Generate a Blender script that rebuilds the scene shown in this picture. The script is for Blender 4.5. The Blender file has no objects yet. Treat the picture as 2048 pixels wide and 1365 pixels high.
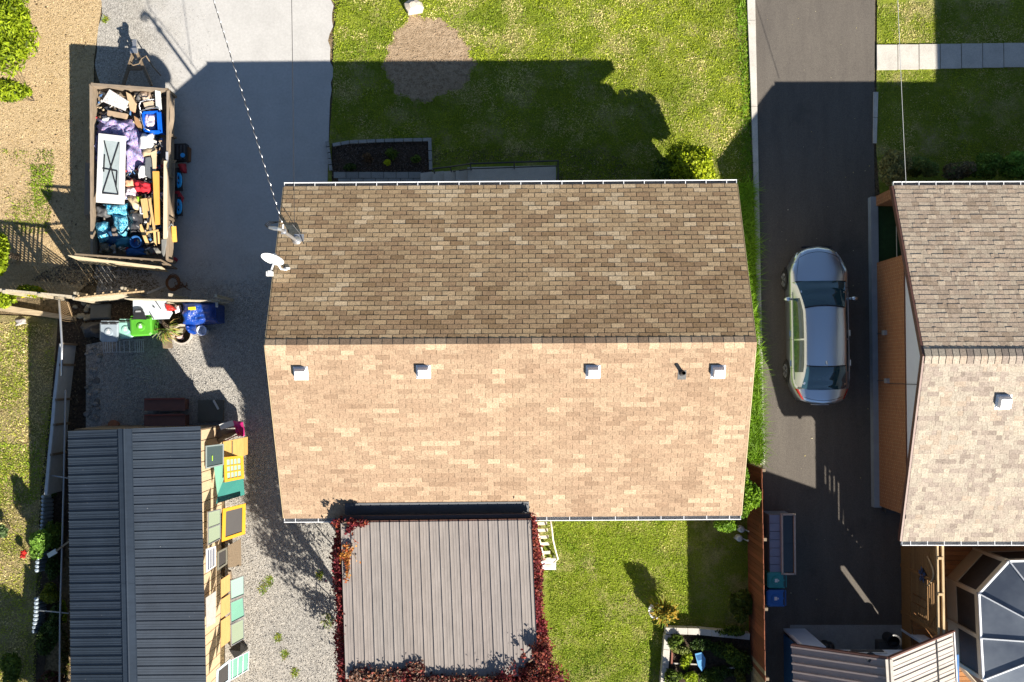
import bpy, math, random
import numpy as np
from mathutils import Vector, Matrix, noise as mn
R = random.Random(7)
D2R = math.radians
scene = bpy.context.scene
COL = scene.collection
# ------------------------------------------------------------------ camera, light
H, FPX = 32.0, 2064.0
TILT = math.atan(67/FPX)
cam = bpy.data.cameras.new('camera'); camo = bpy.data.objects.new('camera', cam); COL.objects.link(camo)
camo.location = (0, 0, H); camo.rotation_euler = (TILT, 0, 0)
cam.sensor_width = 36; cam.lens = 36*FPX/2048; cam.clip_end = 2000; cam.clip_start = 0.5
scene.camera = camo
SHX, SHY = -0.95, 1.31          # shadow offset per metre of height
SUN = Vector((-SHX, -SHY, 1)).normalized()
w = bpy.data.worlds.new('World'); scene.world = w; w.use_nodes = True
nt = w.node_tree; bg = nt.nodes['Background']
sky = nt.nodes.new('ShaderNodeTexSky'); sky.sky_type = 'NISHITA'; sky.sun_disc = False
sky.sun_elevation = math.asin(SUN.z); sky.sun_rotation = math.atan2(SUN.x, SUN.y)
sky.air_density = 0.9; sky.dust_density = 0.0; sky.ozone_density = 0.7
nt.links.new(sky.outputs[0], bg.inputs[0]); bg.inputs[1].default_value = 0.05
sl = bpy.data.lights.new('sun', 'SUN'); slo = bpy.data.objects.new('sun', sl); COL.objects.link(slo)
sl.energy = 5.0; sl.angle = D2R(0.5); sl.color = (1.0, 0.93, 0.82)
slo.rotation_euler = SUN.to_track_quat('Z', 'Y').to_euler(); slo.location = (20, -25, 30)
vs = scene.view_settings; vs.view_transform = 'Standard'; vs.look = 'None'; vs.gamma = 1; vs.exposure = 1.33
vs.use_curve_mapping = False
scene.render.engine = 'CYCLES'

def P(px, py, h=0.0):
    """photograph pixel + real height -> world point"""
    x, y, z = (px-1024)/FPX, (682.5-py)/FPX, -1.0
    c, s = math.cos(TILT), math.sin(TILT)
    d = Vector((x, y*c - z*s, y*s + z*c))
    t = (h-H)/d.z
    return Vector((d.x*t, d.y*t, h))

# ------------------------------------------------------------------ mesh helpers
class MB:
    def __init__(s): s.v = []; s.f = []; s.c = []
    def add(s, vs_, fs, col=None):
        b = len(s.v); s.v += [tuple(p) for p in vs_]
        for f in fs: s.f.append(tuple(i+b for i in f)); s.c.append(col)
        return s
    def obox(s, o, ex, ey, ez, col=None):
        o, ex, ey, ez = map(Vector, (o, ex, ey, ez))
        v = [o, o+ex, o+ex+ey, o+ey, o+ez, o+ex+ez, o+ex+ey+ez, o+ey+ez]
        fs = [(0,3,2,1),(4,5,6,7),(0,1,5,4),(1,2,6,5),(2,3,7,6),(3,0,4,7)]
        if ex.cross(ey).dot(ez) < 0: fs = [f[::-1] for f in fs]
        return s.add(v, fs, col)
    def box(s, c, d, rz=0, col=None):
        q = Matrix.Rotation(rz, 3, 'Z'); ex = q@Vector((d[0],0,0)); ey = q@Vector((0,d[1],0)); ez = Vector((0,0,d[2]))
        return s.obox(Vector(c)-ex/2-ey/2-ez/2, ex, ey, ez, col)
    def bar(s, a, b, w_, h_, col=None):
        a, b = Vector(a), Vector(b); d = b-a; up = Vector((0,0,1))
        if abs(d.normalized().z) > .97: up = Vector((0,1,0))
        sx = d.cross(up).normalized()*w_; sz = sx.cross(d).normalized()*h_
        return s.obox(a-sx/2-sz/2, d, sx, sz, col)
    def prism(s, pts, dz, col=None):
        pts = [Vector(p) for p in pts]; n = len(pts)
        area = sum(pts[i].x*pts[(i+1)%n].y-pts[(i+1)%n].x*pts[i].y for i in range(n))
        if area < 0: pts = pts[::-1]
        lo = [p-Vector((0,0,dz)) for p in pts]
        fs = [tuple(range(n)), tuple(range(2*n-1, n-1, -1))]
        for i in range(n):
            j = (i+1) % n; fs.append((i, n+i, n+j, j))
        return s.add(pts+lo, fs, col)
    def tube(s, pts, r, n=8, col=None, cap=True):
        pts = [Vector(p) for p in pts]; rings = []
        rs = r if isinstance(r, (list, tuple)) else [r]*len(pts)
        ref = None
        for i, p in enumerate(pts):
            t = (pts[min(i+1, len(pts)-1)]-pts[max(i-1, 0)]).normalized()
            if ref is None or abs(ref.dot(t)) > .95:
                ref = Vector((0,0,1)) if abs(t.z) < .9 else Vector((1,0,0))
            a = t.cross(ref).normalized(); b = t.cross(a); ref = b if False else ref
            rings.append([p + (a*math.cos(2*math.pi*k/n)+b*math.sin(2*math.pi*k/n))*rs[i] for k in range(n)])
        v = [q for ring in rings for q in ring]; fs = []
        for i in range(len(pts)-1):
            for k in range(n):
                k2 = (k+1) % n; fs.append((i*n+k, (i+1)*n+k, (i+1)*n+k2, i*n+k2))
        if cap:
            fs.append(tuple(range(n))); fs.append(tuple(range(len(v)-1, len(v)-n-1, -1)))
        return s.add(v, fs, col)
    def lathe(s, c, prof, n=20, col=None):
        """prof list of (r, z) bottom to top"""
        c = Vector(c); v = []; fs = []
        for r, z in prof:
            for k in range(n):
                a = 2*math.pi*k/n; v.append(c+Vector((r*math.cos(a), r*math.sin(a), z)))
        for i in range(len(prof)-1):
            for k in range(n):
                k2 = (k+1) % n; fs.append((i*n+k, i*n+k2, (i+1)*n+k2, (i+1)*n+k))
        fs.append(tuple(range(n-1, -1, -1))); m = len(v); fs.append(tuple(range(m-n, m)))
        return s.add(v, fs, col)
    def grid(s, fn, nu, nv, col=None, flip=False):
        v = [fn(i/nu, j/nv) for j in range(nv+1) for i in range(nu+1)]; fs = []
        for j in range(nv):
            for i in range(nu):
                a = j*(nu+1)+i; f = (a, a+1, a+nu+2, a+nu+1); fs.append(f[::-1] if flip else f)
        return s.add(v, fs, col)
    def mesh(s, name, mat=None, off=(0,0,0), smooth=False):
        me = bpy.data.meshes.new(name); o = Vector(off)
        me.from_pydata([(p[0]-o.x, p[1]-o.y, p[2]-o.z) for p in s.v], [], s.f)
        if any(c is not None for c in s.c):
            at = me.color_attributes.new('col', 'FLOAT_COLOR', 'CORNER')
            data = []
            for f, c in zip(s.f, s.c):
                c = c or (1,1,1); data += list((c[0], c[1], c[2], 1.0))*len(f)
            at.data.foreach_set('color', data)
        if smooth: me.polygons.foreach_set('use_smooth', [True]*len(me.polygons))
        if mat:
            me.materials.append(mat)
        me.update(); return me

def link(name, me, parent=None, loc=None, kind=None):
    o = bpy.data.objects.new(name, me); COL.objects.link(o)
    if parent: o.parent = parent
    if loc is not None: o.location = loc
    if kind: o['kind'] = kind
    return o
def part(name, mb, mat, parent, smooth=False, kind=None, label=None):
    """mesh written in world coordinates, parented to an unrotated thing"""
    off = wloc(parent)
    o = link(name, mb.mesh(name, mat, off, smooth), parent, kind=kind)
    if label: o['label'] = label
    return o
def wloc(o):
    v = Vector((0,0,0))
    while o is not None: v += o.location; o = o.parent
    return v
def tag(o, label, cat, group=None, kind=None):
    if label: o['label'] = label
    if cat: o['category'] = cat
    if group: o['group'] = group
    if kind: o['kind'] = kind
    return o
def thing(name, label, cat, loc=(0,0,0), group=None):
    o = bpy.data.objects.new(name, None); COL.objects.link(o); o.location = loc; o.empty_display_size = .2
    return tag(o, label, cat, group)
def solo(name, mb, mat, label, cat, group=None, smooth=False):
    """a thing that is one mesh, origin at its lowest middle"""
    xs = [p[0] for p in mb.v]; ys = [p[1] for p in mb.v]; zs = [p[2] for p in mb.v]
    loc = ((min(xs)+max(xs))/2, (min(ys)+max(ys))/2, min(zs))
    o = link(name, mb.mesh(name, mat, loc, smooth), None, loc)
    return tag(o, label, cat, group)
def struct(name, mb, mat, smooth=False, parent=None):
    o = link(name, mb.mesh(name, mat, (0,0,0), smooth)); o['kind'] = 'structure'; return o

# ------------------------------------------------------------------ materials
class NT:
    def __init__(s, name):
        s.m = bpy.data.materials.new(name); s.m.use_nodes = True; s.n = s.m.node_tree.nodes; s.l = s.m.node_tree.links
        s.b = s.n['Principled BSDF']; s.out = s.n['Material Output']
        g = s.n.new('ShaderNodeNewGeometry'); s.pos = g.outputs['Position']
    def noise(s, scale, detail=4, rough=.55, vec=None, dist=0):
        n = s.n.new('ShaderNodeTexNoise'); n.inputs['Scale'].default_value = scale; n.inputs['Detail'].default_value = detail
        n.inputs['Roughness'].default_value = rough; n.inputs['Distortion'].default_value = dist
        s.l.new(vec or s.pos, n.inputs['Vector']); return n.outputs['Fac']
    def vor(s, scale, out='Distance', vec=None):
        n = s.n.new('ShaderNodeTexVoronoi'); n.inputs['Scale'].default_value = scale
        s.l.new(vec or s.pos, n.inputs['Vector']); return n.outputs[out]
    def ramp(s, fac, stops):
        n = s.n.new('ShaderNodeValToRGB'); e = n.color_ramp.elements
        while len(e) < len(stops): e.new(.5)
        for k, (p, c) in enumerate(stops):
            e[k].position = p; e[k].color = (c, c, c, 1) if isinstance(c, (int, float)) else (*c, 1)
        s.l.new(fac, n.inputs[0]); return n.outputs[0]
    def mix(s, fac, a, b, mode='MIX'):
        n = s.n.new('ShaderNodeMix'); n.data_type = 'RGBA'; n.blend_type = mode
        for i, x in ((0, fac), (6, a), (7, b)):
            if isinstance(x, (int, float)): n.inputs[i].default_value = x if i == 0 else (x, x, x, 1)
            elif isinstance(x, tuple): n.inputs[i].default_value = (*x, 1)
            else: s.l.new(x, n.inputs[i])
        return n.outputs[2]
    def math(s, op, a, b=None, clamp=False):
        n = s.n.new('ShaderNodeMath'); n.operation = op; n.use_clamp = clamp
        for i, x in enumerate((a, b)):
            if x is None: continue
            if isinstance(x, (int, float)): n.inputs[i].default_value = x
            else: s.l.new(x, n.inputs[i])
        return n.outputs[0]
    def sep(s, vec=None):
        n = s.n.new('ShaderNodeSeparateXYZ'); s.l.new(vec or s.pos, n.inputs[0]); return n.outputs
    def scalev(s, v, vec=None):
        n = s.n.new('ShaderNodeMapping'); n.inputs['Scale'].default_value = v; s.l.new(vec or s.pos, n.inputs[0]); return n.outputs[0]
    def rotv(s, ang, v):
        n = s.n.new('ShaderNodeMapping'); n.inputs['Rotation'].default_value = (0,0,ang); n.inputs['Scale'].default_value = v; s.l.new(s.pos, n.inputs[0]); return n.outputs[0]
    def bump(s, h, dist=.01, st=1.0):
        n = s.n.new('ShaderNodeBump'); n.inputs['Strength'].default_value = st; n.inputs['Distance'].default_value = dist
        s.l.new(h, n.inputs['Height']); s.l.new(n.outputs[0], s.b.inputs['Normal'])
    def attr(s, name='col'):
        n = s.n.new('ShaderNodeAttribute'); n.attribute_name = name; return n.outputs['Color']
    def objcol(s):
        n = s.n.new('ShaderNodeObjectInfo'); return n.outputs['Color']
    def set(s, col=None, rough=.8, metal=0, coat=0, spec=None):
        if col is not None:
            if isinstance(col, tuple): s.b.inputs['Base Color'].default_value = (*col, 1)
            else: s.l.new(col, s.b.inputs['Base Color'])
        if isinstance(rough, (int, float)): s.b.inputs['Roughness'].default_value = rough
        else: s.l.new(rough, s.b.inputs['Roughness'])
        s.b.inputs['Metallic'].default_value = metal
        s.b.inputs['Coat Weight'].default_value = coat
        if spec is not None: s.b.inputs['Specular IOR Level'].default_value = spec
        return s.m

def sc(c, k): return tuple(min(1, x*k) for x in c)
CACHE = {}
def M(name, col, rough=.75, var=.18, scale=6, metal=0, bump=.003, bscale=60, coat=0, dirt=.25):
    key = (name,)
    if key in CACHE: return CACHE[key]
    t = NT(name)
    f = t.noise(scale, 5, .6)
    c = t.mix(t.ramp(f, [(.3, 0.0), (.7, 1.0)]), sc(col, 1-var), sc(col, 1+var))
    d = t.ramp(t.noise(scale*.35, 6, .7), [(.5, 0.0), (.75, 1.0)])
    c = t.mix(t.math('MULTIPLY', d, dirt), c, sc(col, .55))
    if bump: t.bump(t.noise(bscale, 3), bump)
    m = t.set(c, rough, metal, coat); CACHE[key] = m; return m

def attr_mat(name, rough=.7, transl=0.25, spec=.25, use_obj=False, fine=.2, fscale=60, bump=0):
    t = NT(name); c = t.objcol() if use_obj else t.attr()
    if fine: c = t.mix(t.ramp(t.noise(fscale, 3, .6), [(.3, 0.0), (.7, 1.0)]), t.mix(1.0, c, 1-fine, 'MULTIPLY'), t.mix(1.0, c, 1+fine, 'MULTIPLY'))
    t.set(c, rough, spec=spec)
    if bump: t.bump(t.noise(fscale*2, 2), bump)
    if transl:
        tr = t.n.new('ShaderNodeBsdfTranslucent'); t.l.new(c, tr.inputs[0])
        mx = t.n.new('ShaderNodeMixShader'); mx.inputs[0].default_value = transl
        t.l.new(t.b.outputs[0], mx.inputs[1]); t.l.new(tr.outputs[0], mx.inputs[2]); t.l.new(mx.outputs[0], t.out.inputs[0])
    return t.m
LEAF = attr_mat('leaf', .6, .3)
BLADE = attr_mat('grass_blade', .6, .25, fine=0)
SH_O = attr_mat('shingle_piece', .9, 0, .15, True, .3, 25)
SH_A = attr_mat('shingle_field', .9, 0, .15, False, .3, 25)
STONE_A = attr_mat('stone_pieces', .85, 0, .3, False, .25, 30)
WOOD_O = attr_mat('board_piece', .75, 0, .3, True, .25, 40)

def mat_soil(name, c1, c2, c3, s=1.2):
    t = NT(name)
    a = t.mix(t.ramp(t.noise(s, 6, .65), [(.35, 0.0), (.65, 1.0)]), c1, c2)
    b = t.mix(t.ramp(t.noise(s*9, 5, .7), [(.45, 0.0), (.62, 1.0)]), a, c3)
    sp = t.ramp(t.noise(30, 3), [(.3, 0.75), (.6, 1.08)])
    c = t.mix(1.0, b, sp, 'MULTIPLY'); t.bump(t.noise(28, 5, .7), .05)
    return t.set(c, .95, spec=.1)
m_ground = mat_soil('ground_soil', (.17,.13,.075), (.27,.20,.115), (.10,.08,.045))
m_dry = mat_soil('dry_dirt', (.50,.365,.205), (.58,.44,.26), (.40,.29,.155))
m_bed = mat_soil('bed_soil', (.055,.04,.03), (.09,.065,.045), (.03,.025,.02))
m_patch = mat_soil('patch_soil', (.37,.27,.175), (.44,.33,.22), (.28,.20,.125), .8)
def mat_lawn(name, g1, g2, straw, amt=.5):
    t = NT(name)
    a = t.mix(t.ramp(t.noise(1.3, 5, .6), [(.35, 0.0), (.65, 1.0)]), g1, g2)
    b = t.mix(t.ramp(t.noise(.9, 6, .68), [(1-amt, 0.0), (1-amt+.2, 1.0)]), a, straw)
    c = t.mix(1.0, b, t.ramp(t.noise(30, 4, .7), [(.3, .5), (.65, 1.15)]), 'MULTIPLY')
    t.bump(t.noise(22, 4, .7), .05); return t.set(c, .95, spec=.1)
m_lawn = mat_lawn('lawn_soil', (.16,.21,.022), (.24,.28,.035), (.42,.36,.16))
m_lawn2 = mat_lawn('dry_lawn_soil', (.17,.165,.045), (.24,.20,.08), (.36,.29,.15), .62)
def mat_gravel(name, base, warm, conc_x=None):
    t = NT(name)
    v = t.vor(42, 'Color'); g = t.n.new('ShaderNodeRGBToBW'); t.l.new(v, g.inputs[0])
    sp = t.ramp(g.outputs[0], [(.15, .62), (.5, .97), (.8, 1.25)])
    c = t.mix(t.ramp(t.noise(.7, 5, .6), [(.35, 0.0), (.65, 1.0)]), base, warm)
    cg = t.mix(1.0, c, sp, 'MULTIPLY'); cg = t.mix(1.0, cg, t.ramp(t.noise(9, 5, .7), [(.3, .72), (.7, 1.15)]), 'MULTIPLY')
    if conc_x is not None:
        cc = t.mix(t.ramp(t.noise(1.1, 7, .7), [(.3, 0.0), (.7, 1.0)]), sc(base, .98), sc(base, 1.18))
        cc = t.mix(1.0, cc, t.ramp(t.noise(14, 6, .75), [(.3, .86), (.7, 1.06)]), 'MULTIPLY')
        sx_ = t.sep(); wob_ = t.math('MULTIPLY', t.math('SUBTRACT', t.noise(1.2, 5, .7), .5), 2.6)
        x = t.math('ADD', t.math('MINIMUM', t.math('ADD', sx_[0], 1.6), t.math('ADD', t.math('MULTIPLY', sx_[1], .9), -12.0)), wob_)
        # smooth slab begins where the loose gravel thins out
        k = t.ramp(t.math('MULTIPLY', t.math('ADD', x, -conc_x+.8), .625, True), [(0, 0.0), (1, 1.0)])
        cg = t.mix(1.0, cg, (.86,.84,.80), 'MULTIPLY'); cg = t.mix(k, cg, cc)
        hb = t.mix(k, t.vor(42), .35); t.bump(hb, .02, .7)
    else: t.bump(t.vor(42), .03, .8)
    return t.set(cg, .92, spec=.15)
m_drive = mat_gravel('gravel_and_slab', (.40,.39,.375), (.45,.43,.40), -9.3)
m_gravel = mat_gravel('yard_gravel', (.33,.32,.30), (.40,.375,.33))
def mat_conc(name, col, s=1.5):
    t = NT(name); c = t.mix(t.ramp(t.noise(s, 7, .7), [(.3, 0.0), (.7, 1.0)]), sc(col, .85), sc(col, 1.12))
    c = t.mix(1.0, c, t.ramp(t.noise(40, 3), [(.3, .82), (.7, 1.1)]), 'MULTIPLY'); t.bump(t.noise(60, 3), .004)
    return t.set(c, .9, spec=.2)
m_conc = mat_conc('concrete', (.50,.47,.42)); m_conc2 = mat_conc('old_concrete', (.30,.30,.29), 4)
def mat_asph():
    t = NT('asphalt')
    s1 = t.noise(1.0, 6, .7, t.scalev((2.2, .35, 1)))
    c = t.mix(t.ramp(s1, [(.3, 0.0), (.7, 1.0)]), (.095,.083,.072), (.125,.11,.093))
    v = t.vor(90, 'Color'); g = t.n.new('ShaderNodeRGBToBW'); t.l.new(v, g.inputs[0])
    c = t.mix(1.0, c, t.ramp(g.outputs[0], [(.2, .8), (.8, 1.2)]), 'MULTIPLY'); st = t.ramp(t.noise(.8, 5, .6), [(.58, 1.0), (.68, .86)]); c = t.mix(1.0, c, st, 'MULTIPLY'); t.bump(t.noise(120, 2), .004)
    return t.set(c, .85, spec=.3)
m_asph = mat_asph()
def mat_wood(name, c, along=(1,12,12), rough=.75, k=.35):
    t = NT(name); g = t.noise(3, 5, .65, t.scalev(along))
    col = t.mix(t.ramp(g, [(.3, 0.0), (.7, 1.0)]), sc(c, 1-k), sc(c, 1+k*.6)); t.bump(g, .003)
    return t.set(col, rough, spec=.3)
m_woodx = mat_wood('weathered_wood', (.20,.15,.10), (1,12,12))
m_wood_light = mat_wood('light_lumber', (.50,.36,.20), (12,1,12))
m_ply = mat_wood('plywood', (.50,.42,.28), (1,9,9), k=.15)
m_fence = mat_wood('red_fence_stain', (.26,.085,.035), (10,10,1))
m_fence_tan = mat_wood('grey_fence', (.33,.27,.19), (10,10,1))
m_cedar = mat_wood('cedar', (.30,.155,.055), (10,10,1), k=.25)
m_beige = M('beige_paint', (.47,.39,.27), .6, .06, 3, dirt=.12)
m_white = M('white_paint', (.60,.60,.59), .45, .04, 4, dirt=.15)
m_whiteg = M('white_gutter', (.78,.79,.80), .35, .03, 4, dirt=.1)
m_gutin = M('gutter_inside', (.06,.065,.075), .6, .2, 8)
m_brown = M('brown_trim', (.12,.055,.04), .5, .1, 5)
m_black = M('black_plastic', (.02,.02,.022), .45, .2, 8)
m_dark = M('dark_grey', (.06,.06,.062), .6, .2, 8)
m_grey = M('mid_grey', (.30,.31,.32), .5, .08, 5)
m_galv = M('galvanised_steel', (.55,.56,.58), .35, .06, 10, metal=.8)
m_wallc = M('house_siding', (.42,.38,.30), .7, .05, 2)
m_found = M('foundation', (.32,.31,.29), .9, .12, 3)
m_bluesid = M('blue_siding', (.03,.14,.36), .6, .08, 3)
m_glassd = NT('dark_glass').set((.012,.016,.018), .06, 0, 0, .8)
m_turf = M('green_turf', (.014,.05,.012), .95, .2, 9)
def brick_mat():
    t = NT('orange_brick'); s = t.sep(); n = t.n.new('ShaderNodeCombineXYZ')
    ad = t.math('ADD', s[0], s[1]); t.l.new(ad, n.inputs[0]); t.l.new(s[2], n.inputs[1])
    b = t.n.new('ShaderNodeTexBrick'); t.l.new(n.outputs[0], b.inputs['Vector'])
    b.inputs['Scale'].default_value = 1; b.inputs['Brick Width'].default_value = .21; b.inputs['Row Height'].default_value = .075
    b.inputs['Mortar Size'].default_value = .008; b.inputs['Color1'].default_value = (.27,.095,.038,1); b.inputs['Color2'].default_value = (.34,.13,.05,1)
    b.inputs['Mortar'].default_value = (.42,.27,.14,1); t.bump(t.math('MULTIPLY', b.outputs['Fac'], -1), .006)
    c = t.mix(1.0, b.outputs['Color'], t.ramp(t.noise(14, 3), [(.3, .85), (.7, 1.15)]), 'MULTIPLY')
    return t.set(c, .85)
m_brick = brick_mat()
def metal_roof(name, c, rough=.4, metal=.0, k=.08, run='x'):
    t = NT(name); n1 = t.noise(.6, 6, .7, t.scalev((1, .5, 1))); col = t.mix(t.ramp(n1, [(.3, 0.0), (.7, 1.0)]), sc(c, 1-k), sc(c, 1+k))
    sp = t.ramp(t.vor(3.2), [(0.018, 1.0), (.028, 0.0)]); col = t.mix(t.math('MULTIPLY', sp, .6), col, (.6,.6,.58)); col = t.mix(1.0, col, t.objcol(), 'MULTIPLY'); col = t.mix(1.0, col, t.ramp(t.noise(2.6, 6, .75, t.scalev((3, .6, 1)) if run == 'y' else t.scalev((.6, 3, 1))), [(.35, .84), (.65, 1.05)]), 'MULTIPLY')
    return t.set(col, rough, metal, 0, .5)
m_roofb = metal_roof('black_metal_roof', (.024,.034,.050), .33, 0, .2)
m_roofbr = metal_roof('brown_metal_roof', (.265,.235,.213), .42, 0, .08, 'y')
m_roofbe = metal_roof('beige_metal_roof', (.46,.42,.37), .5, 0, .06)
m_roofstripe = metal_roof('dark_joint', (.05,.035,.035), .6)
def pattern(name, stops, scale=9, dist=4, stretch=(1,1,1), rough=.85):
    t = NT(name); n = t.noise(scale, 3, .6, t.rotv(.6, stretch), dist)
    return t.set(t.ramp(n, stops), rough, spec=.2)
m_tie = pattern('tie_dye_pastel', [(.36, (.01,.015,.10)), (.41, (.22,.34,.52)), (.44, (.42,.02,.14)), (.47, (.42,.45,.60)), (.50, (.02,.15,.36)), (.53, (.40,.44,.56)), (.56, (.42,.03,.20)), (.60, (.14,.30,.50)), (.64, (.06,.05,.28)), (.70, (.42,.44,.54))], 9, .5, (3.0,1.0,1))
m_teal = pattern('tie_dye_teal', [(.3, (.005,.05,.12)), (.45, (.01,.18,.32)), (.52, (.03,.35,.48)), (.57, (.5,.7,.75)), (.62, (.02,.3,.42))], 9, 3, (2,.8,1))
m_print = pattern('printed_paper', [(.38, (.25,.25,.26)), (.45, (.50,.50,.49)), (.58, (.52,.52,.51)), (.62, (.45,.12,.09)), (.67, (.50,.50,.49))], 22, 0)
m_mixed = pattern('mixed_bits', [(.35, (.5,.12,.1)), (.45, (.7,.68,.66)), (.55, (.35,.3,.45)), (.65, (.75,.72,.7))], 22, 1)
m_tarp = NT('blue_tarp'); _b = m_tarp.noise(7, 5, .6, dist=1.5); m_tarp.bump(_b, .03); m_tarp = m_tarp.set((.005,.045,.28), .28, 0, 0, .6)
def plain(name, c, rough=.5, metal=0, coat=0): return M(name, c, rough, .1, 7, metal, .002, 40, coat, .12)

# ------------------------------------------------------------------ numpy foliage
def vnoise(x, y, s, seed=0):
    rs = np.random.RandomState(seed); T = rs.rand(64, 64); out = 0; amp = 1; tot = 0
    for o in range(3):
        X = x*s*(2**o)+100; Y = y*s*(2**o)+100; xi = np.floor(X).astype(int); yi = np.floor(Y).astype(int)
        fx = X-xi; fy = Y-yi; fx = fx*fx*(3-2*fx); fy = fy*fy*(3-2*fy)
        g = lambda a, b: T[a % 64, b % 64]
        out = out + amp*((g(xi,yi)*(1-fx)+g(xi+1,yi)*fx)*(1-fy)+(g(xi,yi+1)*(1-fx)+g(xi+1,yi+1)*fx)*fy); tot += amp; amp *= .6
    return out/tot
def inpoly(x, y, poly):
    r = np.zeros(len(x), bool); n = len(poly)
    for i in range(n):
        x1, y1 = poly[i][:2]; x2, y2 = poly[(i+1) % n][:2]
        if y1 == y2: continue
        r ^= ((y1 > y) != (y2 > y)) & (x < (x2-x1)*(y-y1)/(y2-y1)+x1)
    return r
def npmesh(name, V, F, C, mat, per):
    """V (n,3), F (m,per), C (m,3)"""
    me = bpy.data.meshes.new(name); m = len(F)
    me.vertices.add(len(V)); me.vertices.foreach_set('co', V.astype(np.float32).ravel())
    me.loops.add(m*per); me.loops.foreach_set('vertex_index', F.astype(np.int32).ravel())
    me.polygons.add(m); me.polygons.foreach_set('loop_start', np.arange(0, m*per, per, dtype=np.int32))
    me.update(calc_edges=True); me.validate()
    at = me.color_attributes.new('col', 'FLOAT_COLOR', 'CORNER')
    cc = np.ones((m, per, 4), np.float32); cc[:, :, :3] = C[:, None, :]
    at.data.foreach_set('color', cc.ravel()); me.materials.append(mat); return me
def blades(name, poly, dens, hr, cols, seed, excl=(), lean=.7, wid=(.008,.016), strawk=.5, z=.0, bare=None, flat=.75):
    """grass blades over a world polygon. cols: (green_dark, green_light, straw)"""
    rs = np.random.RandomState(seed); P_ = np.array([p[:2] for p in poly]); lo, hi = P_.min(0), P_.max(0)
    n = int((hi-lo).prod()*dens); xy = rs.rand(n, 2)*(hi-lo)+lo
    k = inpoly(xy[:,0], xy[:,1], [tuple(p) for p in P_])
    for e in excl: k &= ~inpoly(xy[:,0], xy[:,1], [tuple(p[:2]) for p in e])
    xy = xy[k]
    if bare: xy = xy[vnoise(xy[:,0], xy[:,1], bare[0], seed+5)+rs.rand(len(xy))*.25 > bare[1]]
    n = len(xy)
    if n == 0: return None
    a = vnoise(xy[:,0], xy[:,1], .9, seed+1)+.12*rs.randn(n); b = vnoise(xy[:,0], xy[:,1], 1.7, seed+2)+.12*rs.randn(n)
    clump = vnoise(xy[:,0], xy[:,1], 5, seed+3)
    hh = (hr[0]+(hr[1]-hr[0])*rs.rand(n))*(.5+clump)*flat
    th = rs.rand(n)*2*np.pi; ln = (lean*1.7*rs.rand(n)+.25)*hh*1.3
    wd = wid[0]+(wid[1]-wid[0])*rs.rand(n); ph = rs.rand(n)*np.pi
    base = np.column_stack([xy, np.full(n, z)]); dx = np.column_stack([np.cos(ph)*wd, np.sin(ph)*wd, np.zeros(n)])
    tip = base+np.column_stack([np.cos(th)*ln, np.sin(th)*ln, hh])
    mid = base+np.column_stack([np.cos(th)*ln*.35, np.sin(th)*ln*.35, hh*.65])
    V = np.stack([base-dx, base+dx, mid+dx*.8, mid-dx*.8, tip], 1).reshape(-1, 3)
    i = np.arange(n)*5; F = np.column_stack([i, i+1, i+2, i+3]); F2 = np.column_stack([i+3, i+2, i+4, i+4])
    g = np.clip((a-.25)*2, 0, 1)[:, None]; s = np.clip((b-1+strawk)*5, 0, 1)[:, None]
    c0, c1, c2 = map(np.array, cols); C = (c0*(1-g)+c1*g)*(1-s)+c2*s; C = C*(.75+.5*rs.rand(n, 1))*(.72+.62*vnoise(xy[:,0], xy[:,1], .45, seed+9))[:, None]
    tri = np.concatenate([np.column_stack([i, i+1, i+2]), np.column_stack([i, i+2, i+3]), np.column_stack([i+3, i+2, i+4])])
    me = npmesh(name, V, tri, np.concatenate([C, C, C]), BLADE, 3)
    return tag(link(name, me), None, None, None, 'stuff')
def leafmesh(name, pos, size, cols, seed, up=.5, aspect=1.7):
    """leaf quads folded along the middle at given positions"""
    rs = np.random.RandomState(seed); n = len(pos)
    nrm = rs.randn(n, 3); nrm[:, 2] = np.abs(nrm[:, 2])+up; nrm /= np.linalg.norm(nrm, axis=1)[:, None]
    t = np.cross(nrm, rs.randn(n, 3)); t /= np.linalg.norm(t, axis=1)[:, None]; b = np.cross(nrm, t)
    s = (size*(.6+.8*rs.rand(n)))[:, None]; L = t*s*aspect/2; W = b*s/2
    V = np.stack([pos-L, pos+W*.9+nrm*s*.12, pos+L, pos-W*.9+nrm*s*.12], 1).reshape(-1, 3)
    i = np.arange(n)*4
    tri = np.concatenate([np.column_stack([i, i+1, i+2]), np.column_stack([i, i+2, i+3])])
    cols = np.array(cols); k = rs.rand(n); cl = vnoise(pos[:,0]+pos[:,2], pos[:,1]-pos[:,2], 3, seed+1)
    idx = np.clip(((cl*.9+k*.5-.2)*len(cols)).astype(int), 0, len(cols)-1); C = cols[idx]*(.75+.5*rs.rand(n, 1))
    return npmesh(name, V, tri, np.concatenate([C, C]), LEAF, 3)
def cloud(c, r, n, rs, lumps=7, shell=.55):
    """positions clustered in lumps inside an ellipsoid"""
    r = np.array(r); L = rs.randn(lumps, 3); L /= np.linalg.norm(L, axis=1)[:, None]; L *= (rs.rand(lumps, 1)**.5)*.62
    k = rs.randint(0, lumps, n); d = rs.randn(n, 3); d /= np.linalg.norm(d, axis=1)[:, None]
    rad = (shell+(1-shell)*rs.rand(n)**.6)[:, None]; sz = (.34+.18*rs.rand(lumps))[k][:, None]
    p = (L[k]+d*rad*sz)*r; p = p+np.array(c); p[:, 2] = np.abs(p[:, 2]); return p
G_LIME = [(.13,.19,.006), (.22,.30,.008), (.32,.40,.015), (.06,.09,.006)]
G_DEEP = [(.02,.045,.008), (.035,.07,.012), (.06,.10,.015), (.015,.03,.006)]
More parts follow.
